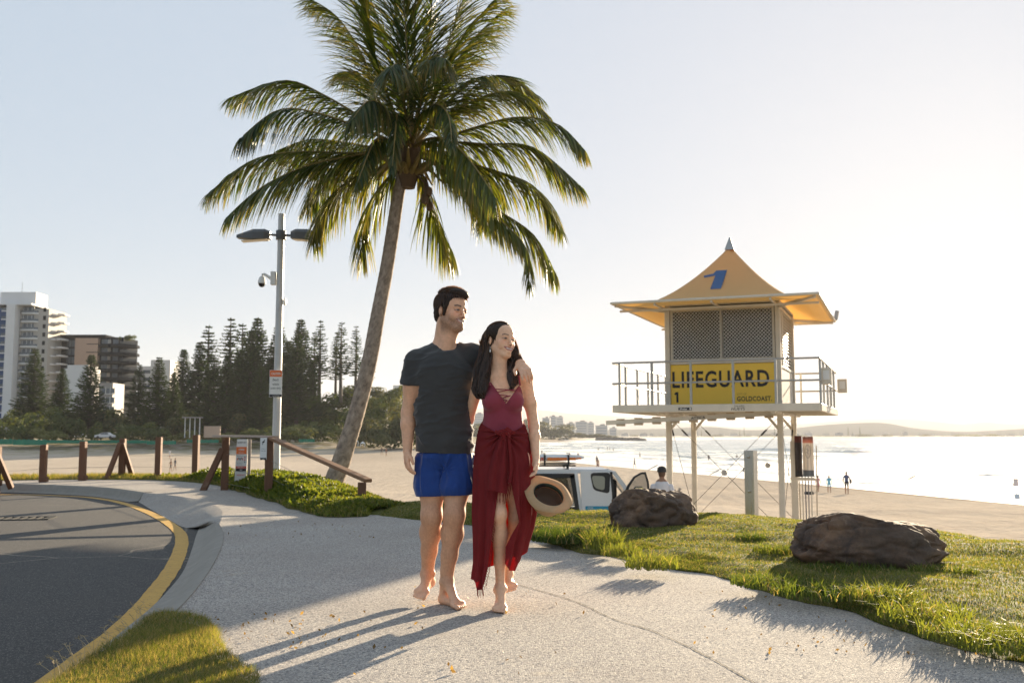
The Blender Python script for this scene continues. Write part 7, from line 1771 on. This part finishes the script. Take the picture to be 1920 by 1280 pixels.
for x_ in (cx(985), cx(1222)):
    for y in (.08, yb_ - .08):
        w_ = MB().lathe([(.22, -.11), (.36, -.10), (.385, -.05), (.385, .05), (.36, .10), (.22, .11)], 24, (x_, y, .385), Matrix.Rotation(R(90), 3, 'X')).build('wheel', M_TRIM, CAR, True); MB().lathe([(0, -.115), (.2, -.12), (.22, -.08)], 14, (x_, y, .385), Matrix.Rotation(R(90 if y < .5 else -90), 3, 'X')).build('rim', M_GALV, w_)
for x_ in (cx(1000), cx(1065)):
    rk_ = MB(); rk_.bar((x_, .1, 1.80), (x_, yb_ - .1, 1.80), .04); rk_.box((x_, .14, 1.76), (.05, .05, .09)); rk_.box((x_, yb_ - .14, 1.76), (.05, .05, .09)); rk_.build('roof_rack', M_TRIM, CAR)
MB().bar((cx(985), .4, 1.80), (cx(1082), .4, 1.80), .03).build('roof_rack', M_TRIM, CAR)
# rescue board strapped on top
RB = empty('rescue_board', (CARX(1020), UY + .45, gzv + 1.90), 0, 'white and orange rescue board strapped on the roof of the ute', 'rescue board')
def boardmesh(x0, x1, hw, th, z, mat, name, par, k=1.0):
    V = []; ns, nr = 40, 14
    for i in range(ns):
        t = i / (ns - 1); x = x0 + (x1 - x0) * t; w = hw * max(.004, (1 - abs(2 * t - 1) ** 3.2)) ** .62; h = th * max(.02, (1 - abs(2 * t - 1) ** 4)) ** .5
        for j in range(nr): a = 2 * math.pi * j / nr; V.append((x, w * math.cos(a), z + h * math.sin(a) * (1 if math.sin(a) > 0 else .8) + .10 * max(0, t - .7) ** 2))
    F = [[i * nr + j, i * nr + (j + 1) % nr, (i + 1) * nr + (j + 1) % nr, (i + 1) * nr + j] for i in range(ns - 1) for j in range(nr)] + [list(range(nr))[::-1], [(ns - 1) * nr + j for j in range(nr)]]
    return ob(name, V, F, mat, par, True)
bx0, bx1 = CARX(830) - CARX(1020), CARX(1099) - CARX(1020)
BB = boardmesh(bx0, bx1, .30, .085, .06, M_WHITE, 'board', RB)
M_ORB = plain('board_orange', (.75, .20, .03), .4, 0, .5, .03)
m = MB(); 
for a, b in ((1027, 1062), (1065, 1080), (1081, 1092)): m.box(((CARX(a) + CARX(b)) / 2 - CARX(1020), -.297 + (.03 if a > 1080 else .0), .045), (CARX(b) - CARX(a), .02, .055 if a < 1080 else .035), None, .004)
for k in range(1): pass
st_ = MB().box(((CARX(1027) + CARX(1064)) / 2 - CARX(1020), -.294, .045), (CARX(1064) - CARX(1027), .02, .06), None, .004).build('stripe', M_ORB, RB); MB().box(((CARX(1066) + CARX(1081)) / 2 - CARX(1020), -.270, .048), (CARX(1081) - CARX(1066), .02, .055), Matrix.Rotation(R(6), 3, 'Z'), .004).build('stripe', M_ORB, RB); MB().box(((CARX(1082) + CARX(1092)) / 2 - CARX(1020), -.215, .058), (CARX(1092) - CARX(1082), .03, .035), Matrix.Rotation(R(22), 3, 'Z'), .004).build('stripe', M_ORB, RB)
text('lettering', 'RESCUE', .42, .07, M_RED, RB, (CARX(1003) - CARX(1020) , -.303, .045), bold=.03)
for u in (1022, 1067): 
    x_ = CARX(u) - CARX(1020); MB().box((x_, -.31, .02), (.04, .012, .22)).build('strap', M_TRIM, RB); MB().box((x_, 0, .155), (.04, .5, .012)).build('strap', M_TRIM, RB)
b2 = boardmesh(CARX(1020) * 0 + CARX(1010) - CARX(1020), CARX(1083) - CARX(1020), .2, .025, -.06, plain('foam_board', (.42, .38, .32), .7), 'paddle_board', RB)
# ================================================================ people far away
def figure(name, X, Y, Z, yaw, label, top, bottom, skin=(.35, .2, .13), hair=(.03, .02, .015), pose='stand', group=None, scale=1.0, cap=None, hres=.022, dress=False, extra=None):
    F0 = Field((-.42, -.42, -.02), (.42, .42, 1.84), hres); st = {'stand': (.07, 0), 'walk': (.09, .16), 'wade': (.09, .08)}[pose]; o = st[1]
    F0.chain([(0, 0, 1.42), (0, 0, 1.05)], [.15, .13], .05, flat=((0, 1, 0), 1.5)); F0.ell((0, 0, .95), (.16, .11, .12), None, .04); F0.rc((0, 0, 1.5), (0, 0, 1.62), .05, .05, .02); F0.ell((0, -.01, 1.69), (.078, .095, .115), None, .02)
    for s in (-1, 1):
        F0.chain([(s * .09, 0, .92), (s * .10, -s * o, .50), (s * .10, -s * o * 1.1 + (.06 if s * o < 0 else 0), .06)], [.085, .058, .038], .03); F0.rc((s * .10, -s * o * 1.1 + .04, .03), (s * .10, -s * o * 1.1 - .12, .03), .035, .025, .02)
        F0.chain([(s * .19, 0, 1.40), (s * .25, s * o * .6, 1.13), (s * .26, s * o * .9 - .06, .88)], [.055, .042, .032], .03); F0.rc((s * .26, s * o * .9 - .06, .88), (s * .26, s * o * .9 - .08, .80), .034, .026, .02)
    if dress: F0.chain([(0, 0, .98), (0, 0, .72)], [.15, .20], .04, flat=((0, 1, 0), 1.3))
    e = empty(name, (X, Y, Z), yaw, label, 'person', group, scale)
    def col(V):
        z = V[:, 2]; r = np.abs(V[:, 0]); c = np.tile(np.array(skin), (len(V), 1)); t = (z > 1.0) * (z < 1.50) * (r < .30) * ((r < .22) | (z > 1.20)); c[t] = top if top is not None else skin
        b = (z > (.62 if not dress else .66)) * (z <= 1.0) * (r < .22); c[b] = bottom; h = (z > 1.60) * ((z > 1.73) | (V[:, 1] > .0)); c[h] = hair; return c
    F0.build('body', M_FIG, e, None, col); return e
m = NM('figure_mat', (.4, .3, .2), .8, spec=.2); m.color(m.attr('skin', 'Color')); M_FIG = m.mat
# lifeguard beside the ute
lg = at(1241, 900, 21.3); LG = figure('person', lg.x, 21.3, sz(lg.x, 21.3), R(165), 'lifeguard in white shirt and dark cap standing under the tower', (.66, .65, .68), (.03, .05, .12), hair=(.14, .08, .05), hres=.014)
h_ = -(sz(lg.x, 21.3)) * 0
MB().lathe([(.098, 1.70), (.10, 1.74), (.09, 1.79), (.05, 1.82), (.0, 1.825)], 16, (0, -.005, 0)).build('cap', M_BLK, LG, True); MB().box((0, -.13, 1.715), (.14, .12, .015), None, .004).build('cap_brim', M_BLK, LG)
MB().box((.10, .104, 1.18), (.10, .01, .10)).build('shirt_print', M_RED, LG)
MB().tube([(-.20, -.1, 1.35), (-.30, -.2, 1.25), (-.36, -.25, 1.35)], [.04, .035, .03], 8).build('rolled_towel', plain('towel', (.35, .30, .26), .9), LG, True)
def ppl(u, vfoot, hpx, yaw, label, top, bottom, **k):
    hh = k.pop('hm', 1.72); Y = hh * FPX / hpx; p = at(u, vfoot, Y); z = sz(p.x, Y) if k.pop('snap', True) else SEA_Z - .0
    # keep the size; move to where the ray meets the ground
    for _ in range(30):
        q = at(u, vfoot, Y); g = max(sz(q.x, Y), SEA_Z - .35); 
        if q.z < g: Y *= .985
        else: break
    q = at(u, vfoot, Y); return figure('person', q.x, Y, max(sz(q.x, Y), SEA_Z - .5) + k.pop('dz', 0), R(yaw), label, top, bottom, scale=k.pop('sc', 1.0), **k)
W1 = ppl(1588, 925, 37, 160, 'man walking on the wet sand with a towel over his arm', (.10, .12, .22), (.03, .03, .04), pose='walk')
MB().box((-.30, -.05, 1.02), (.16, .25, .35), None, .05).build('towel', plain('towel_dark', (.12, .10, .09), .9), W1)
ppl(1534, 921, 27, 150, 'child in pink dress walking along the water edge', (.55, .25, .25), (.55, .25, .25), pose='walk', sc=.76, dress=True)
ppl(1555, 923, 29, 170, 'child in light blue top walking beside the pink one', (.15, .45, .62), (.15, .45, .62), pose='walk', sc=.80)
far = [(318, 858, 15, 'person in white walking on the sand behind the fence', (.6, .6, .6), (.6, .6, .6)), (328, 881, 17, 'person in dark clothes walking with another behind the fence', (.05, .06, .08), (.1, .1, .1)), (320, 884, 15, 'person in brown walking left of the dark dressed one', (.3, .18, .12), (.1, .08, .06)), (315, 838, 8, 'tiny figure far up the beach behind the fence', (.2, .1, .08), (.1, .1, .1)),
 (716, 852, 10, 'first of two tiny walkers left of the man arm', (.1, .08, .08), (.1, .1, .1)), (724, 854, 10, 'second of two tiny walkers left of the man arm', (.3, .15, .1), (.05, .05, .08)), (605, 842, 7, 'tiny seated figure on the sand behind the palm', (.08, .08, .08), (.1, .1, .1)),
 (1119, 868, 12, 'surfer standing straight above the ute window', (.06, .06, .07), (.05, .05, .06)), (1121, 882, 15, 'pale swimmer at the water edge above the ute door', (.45, .28, .18), (.2, .1, .1)), (1190, 884, 12, 'bather at the water edge right of the ute', (.25, .18, .16), (.1, .1, .12)), (1200, 868, 8, 'wader in the foam left of the tower leg', (.2, .15, .15), (.1, .1, .1)),
 (1122, 846, 7, 'distant bather in the shallow foam, first from left', (.1, .1, .1), (.1, .1, .1)), (1139, 845, 7, 'distant bather in the foam, left one of a pair', (.1, .1, .1), (.1, .1, .1)), (1143, 845, 7, 'distant bather in the foam, right one of a pair', (.2, .1, .1), (.1, .1, .1)), (1150, 847, 7, 'distant bather just right of the pair', (.1, .1, .1), (.1, .1, .1)),
 (1068, 862, 8, 'bather above the orange board, left one', (.15, .1, .1), (.1, .1, .1)), (1084, 862, 8, 'bather above the orange board, right one', (.15, .1, .15), (.1, .1, .1)), (1016, 853, 10, 'bather seen past the woman wrist', (.1, .08, .08), (.1, .1, .1)), (1329, 873, 9, 'wader between the tower legs', (.15, .1, .1), (.1, .1, .1)), (1382, 873, 9, 'wader left of the shower post', (.15, .12, .1), (.1, .1, .1)), (1877, 893, 7, 'bather in the bright glitter at far right', (.3, .25, .25), (.3, .3, .3))]
for (u, v, h, lb_, a, b) in far: ppl(u, v, h, random.uniform(0, 360), lb_, a, b, pose='walk', hres=.05)
def board(u, v, Y, L, label, col, upright=False):
    p = at(u, v, Y); e = empty('surfboard', (p.x, Y, max(sz(p.x, Y), SEA_Z) + .45), random.uniform(0, .4), label, 'surfboard'); b = boardmesh(-L / 2, L / 2, .27, .04, 0, plain('sb_%d' % u, col, .4), 'deck', e)
    if upright: e.rotation_euler = (0, R(-25), .3)
board(1055, 857, 170, 2.4, 'pale surfboard floating above the orange board', (.5, .42, .25)); board(1018, 855, 160, 2.4, 'orange surfboard beside the woman wrist', (.6, .28, .08)); board(1224, 861, 150, 2.0, 'surfboard carried in the foam left of the tower leg', (.3, .25, .25), True); board(1340, 870, 140, 2.0, 'surfboard in the foam between tower legs', (.4, .32, .25), True); board(1712, 881, 125, 2.0, 'dark board tip cutting the breaking wave', (.12, .08, .07), True)
sgp = at(1905, 918, 95); e = empty('beach_sign', (sgp.x, 95, SEA_Z - .4), 0, 'pale sign panel standing in the bright shallows at the right edge', 'sign'); MB().box((0, 0, 1.5), (.5, .05, .8), None, .02).build('panel', plain('pale_pink', (.6, .5, .48), .6), e); MB().tube([(0, 0, -.5), (0, 0, 1.3)], .04, 6).build('post', M_GALV, e)
bp = at(1517, 927, 80); tag(MB().box((bp.x, 80, sz(bp.x, 80) + .12), (.7, .4, .28), None, .1).build('beach_bag', plain('bag_dark', (.04, .04, .035), .8)), 'dark bag lying on the sand beside the flag rack', 'bag')
# ================================================================ grass, weeds and creepers
m = NM('grass_blade', (.08, .12, .03), .6, spec=.3); c0 = m.attr('lc', 'Color'); m.color(c0); m.translucent(.45, m.mix(1.0, c0, (1.5, 1.35, .5), 'MULTIPLY')); M_BLADE = m.mat
G1, G2, G3 = np.array([.05, .085, .02]), np.array([.175, .20, .045]), np.array([.36, .29, .15])
def blades(P, h, w, name, label=None, dry=.2, lean=.5, segs=1, parent=None, seed=1, tone=None):
    r = np.random.default_rng(seed); n = len(P); a = r.uniform(0, 6.283, n); d = np.stack([np.cos(a), np.sin(a), 0 * a], 1); s = np.stack([-np.sin(a), np.cos(a), 0 * a], 1)
    s = s * .5 + np.array([1, .0, 0]) * .75 * np.sign(r.normal(size=n))[:, None]; s /= np.linalg.norm(s, axis=1)[:, None]
    h = np.broadcast_to(h, (n,)) * r.uniform(.6, 1.3, n); w = np.broadcast_to(w, (n,)) * r.uniform(.7, 1.2, n); ln = lean * r.uniform(.2, 1.4, n)
    rings = []
    for k in range(segs + 1):
        t = k / segs; ww = w * (1 - t) ** .8 * .5 + w * .04; c = P + d * (ln * h * t * t)[:, None] + np.array([0, 0, 1.0]) * (h * t * (1 - .35 * ln * t * t))[:, None]; rings += [c - s * ww[:, None], c + s * ww[:, None]]
    V = np.stack(rings, 1).reshape(-1, 3); k2 = 2 * (segs + 1); base = np.arange(n)[:, None] * k2
    F = np.concatenate([np.concatenate([base + 2 * j, base + 2 * j + 1, base + 2 * j + 3, base + 2 * j + 2], 1) for j in range(segs)], 0)
    g = r.uniform(0, 1, n) if tone is None else np.clip(tone + r.normal(0, .25, n), 0, 1); C = G1 * (1 - g)[:, None] + G2 * g[:, None]; dr = (r.uniform(size=n) < dry)[:, None]; C = np.where(dr, G3 * r.uniform(.6, 1.1, (n, 1)), C); C = np.repeat(C, k2, 0)
    me = mesh(name, V, F, M_BLADE); setcol(me, 'lc', C); o = link(name, me, parent)
    return o
def lawn_sample(n, u0=0, u1=1, w0=0, w1=1.25, seed=2, near=True):
    r = np.random.default_rng(seed); U = r.uniform(u0, u1, n * 4); Wq = r.uniform(w0, w1, n * 4); P = lawn_point(U, Wq); D = np.hypot(P[:, 0], P[:, 1]); fov = (np.abs(P[:, 0]) < P[:, 1] * .58 + .6) & (P[:, 1] > 1.5)
    # parameter area grows with the width between path edge and crest
    Wd_ = np.linalg.norm(lawn_point(U, np.ones_like(U))[:, :2] - lawn_point(U, np.zeros_like(U))[:, :2], axis=1); p = np.clip(Wd_ / 6, .1, 1) * (np.clip(5 / D, .2, 1) if near else 1); ok = fov & (r.uniform(size=len(p)) < p); return P[ok][:n], U[ok][:n], Wq[ok][:n]
P, U_s, W_s = lawn_sample(330000); D = np.hypot(P[:, 0], P[:, 1]); nz = vnoise(np.c_[P[:, :2], 0 * P[:, 0]], 1.3, 90, 3); tone = np.clip(.55 + .7 * nz, 0, 1)
tag(blades(P, .016 + .010 * np.maximum(nz, -.3), .0028 * np.clip(D / 5, .8, 2.2), 'lawn_grass', dry=.24, lean=.8, seed=3, tone=tone), kind='stuff')
# longer grass hanging along the path edge, in clumps
rr_ = np.random.default_rng(8); P, U_s, W_s = lawn_sample(60000, 0, 1, -.015, .16, 9, False); cl = vnoise(np.c_[P[:, :2], 0 * P[:, 0]], 2.4, 91, 3); ok = cl > -.12; P = P[ok]; cl = cl[ok]
tag(blades(P, .020 + .045 * np.clip(cl, 0, .6), .0034, 'edge_grass', dry=.22, lean=.9, segs=2, seed=5, tone=np.clip(.35 + .8 * cl, 0, 1)), kind='stuff')
def tuft(u, v, r_, h, n, label, tone=.4, z=.08, nm='grass_tuft', spread=.55, w=.008, dry=.08, lean=.9):
    p = gz(u, v, z); rr_ = np.random.default_rng(int(u * 7 + v)); a = rr_.uniform(0, 6.28, n); q = rr_.uniform(0, 1, n) ** .6 * r_; P = np.stack([q * np.cos(a), q * np.sin(a), 0 * a - .02], 1)
    o = blades(P, h * .72, w, nm, dry=dry, lean=lean, segs=3, seed=int(u), tone=np.full(n, tone)); o.location = p; return tag(o, label, 'grass tuft', 'grass tufts along the lawn')
tufts = [(1062, 1008, .30, .15, 1500, 'dark bushy tuft behind the hat at the path edge', .0), (1032, 1006, .2, .12, 600, 'dark low tuft left of the bushy one', .1), (1130, 1022, .16, .26, 260, 'bright spiky tuft right of the bushy dark one', .9), (1165, 1035, .16, .14, 260, 'sunlit tuft between the two bright spiky ones', .85), (1222, 1058, .18, .16, 300, 'yellow green tuft at the path edge below the first boulder', .9), (1405, 1008, .14, .10, 260, 'dark small tuft in the lawn left of the second boulder', .3), (1460, 1030, .2, .10, 300, 'tuft beside the left foot of the second boulder', .5),
 (1440, 1090, .22, .11, 400, 'tuft on the path edge in the boulder shadow', .3), (1530, 1108, .25, .12, 420, 'wide tuft at the path edge below the second boulder', .3), (1660, 1120, .2, .14, 420, 'leafy bright tuft right of the boulder shadow', .8), (1730, 1150, .22, .12, 420, 'leafy bright tuft at the path edge on the right', .85), (1820, 1185, .22, .12, 420, 'bright tuft near the right end of the path edge', .8), (1885, 1205, .2, .12, 380, 'last bright tuft at the right edge of the photo', .75), (1800, 1070, .12, .08, 200, 'small tuft right of the second boulder', .5), (1340, 975, .18, .12, 260, 'tuft over the buried rock', .6), (1300, 985, .14, .10, 240, 'sunlit tuft right of the first boulder', .8), (1740, 1068, .12, .09, 200, 'small tuft at the right foot of the second boulder', .6), (1215, 990, .2, .07, 300, 'grass fringe at the foot of the first boulder', .6), (1600, 1062, .3, .08, 500, 'grass fringe at the foot of the second boulder', .3)]
for t_ in tufts: tuft(*t_)
# verge
rr_ = np.random.default_rng(12); P = np.c_[rr_.uniform(-2.6, -.8, 160000), rr_.uniform(1.8, 5.6, 160000)]; vp = [tuple(x) for x in vv]; P = P[tri_in(P, vp)]; P = np.c_[P, .022 + vnoise(np.c_[P, 0 * P[:, 0]], 2.2, 18, 3) * .02]
nz = vnoise(np.c_[P[:, :2], 0 * P[:, 0]], 2.2, 95, 3); tag(blades(P, .032 + .02 * np.maximum(nz, -.4), .0022, 'verge_grass', dry=.42, lean=.9, seed=13, tone=np.clip(.55 + nz, 0, 1)), kind='stuff')
# seeding runners along the verge's road edge
mb = MB()
for k in range(46):
    t = random.random() ** .8; e0 = VERGE[int(t * 4)]; f = t * 4 - int(t * 4); e1 = VERGE[min(int(t * 4) + 1, 4)]; x = e0[0] * (1 - f) + e1[0] * f; y = e0[1] * (1 - f) + e1[1] * f
    d = Vector((random.uniform(-.10, .02), random.uniform(-.02, .08), random.uniform(.03, .10))); p0 = Vector((x + .02, y, .0)); p1 = p0 + d; mb.tube([p0, p0.lerp(p1, .5) + Vector((0, 0, .015)), p1], .0011, 4)
    for q in range(4): a = random.uniform(0, 6.28); mb.tube([p1, p1 + Vector((.02 * math.cos(a), .01 * math.sin(a), .014 * random.random()))], .0009, 3)
tag(mb.build('grass_runners', plain('straw', (.42, .32, .17), .8)), kind='stuff')
# creeper and bushes on the bank left of the ramp
def leafy(P, size, name, seed, c0=(.05, .085, .015), c1=(.16, .18, .03)):
    r = np.random.default_rng(seed); n = len(P); t = r.normal(size=(n, 3)); t[:, 2] = np.abs(t[:, 2]) * .8 + .2; t /= np.linalg.norm(t, axis=1)[:, None]; b = np.cross(t, r.normal(size=(n, 3))); b /= np.linalg.norm(b, axis=1)[:, None]; s = size * r.uniform(.6, 1.3, n)
    s = s[:, None]; V = np.stack([P, P + t * s * .5 + b * s * .28, P + t * s, P + t * s * .5 - b * s * .28], 1).reshape(-1, 3); g = r.uniform(size=(n, 1)); C = np.repeat(np.array(c0) * (1 - g) + np.array(c1) * g, 4, 0)
    me = mesh(name, V, np.arange(4 * n).reshape(-1, 4), M_BLADE); setcol(me, 'lc', C); return link(name, me)
r = np.random.default_rng(21); U = r.uniform(.45, 1.0, 90000); Wb = r.uniform(.02, 1.5, 90000); Pb = bank_point(U, Wb); den = np.interp(Pb[:, 0], [-7, -5.8, -5.2, -4.6, -3.8, -3, -1.6], [.05, .5, .25, .9, 1, .9, .4]) * np.clip(Wb / .2, .2, 1); ok = r.uniform(size=90000) < den; Pb = Pb[ok]
hb_ = np.maximum(0, vnoise(np.c_[Pb[:, :2], 0 * Pb[:, 0]], 1.6, 97, 3) * .5 + .35) * np.interp(Pb[:, 0], [-7, -5.8, -5.2, -4.4, -3.2, -2.0], [.08, .30, .10, .24, .13, .0]); Pb[:, 2] += hb_ * r.uniform(0, 1, len(Pb))
tag(leafy(Pb, .075, 'creeper_undergrowth', 22), kind='stuff')
r = np.random.default_rng(23); U = r.uniform(0, 1, 60000); Pb = bank_point(U, r.uniform(0, 1.6, 60000)); tag(blades(Pb, .085, .006, 'bank_grass', dry=.5, lean=.9, segs=2, seed=24), kind='stuff')

# dry leaf litter and grit blown onto the path
r = np.random.default_rng(31); P = []
for (u0, u1, v0, v1, n) in ((400, 640, 1150, 1215, 60), (1300, 1900, 1110, 1230, 110), (640, 1100, 1100, 1270, 40), (420, 700, 975, 1010, 40)):
    for _ in range(n): q = gz(r.uniform(u0, u1), r.uniform(v0, v1), .004); P.append((q.x, q.y, .005))
tag(leafy(np.array(P), .022, 'leaf_litter', 32, (.10, .06, .03), (.30, .20, .10)), kind='stuff')
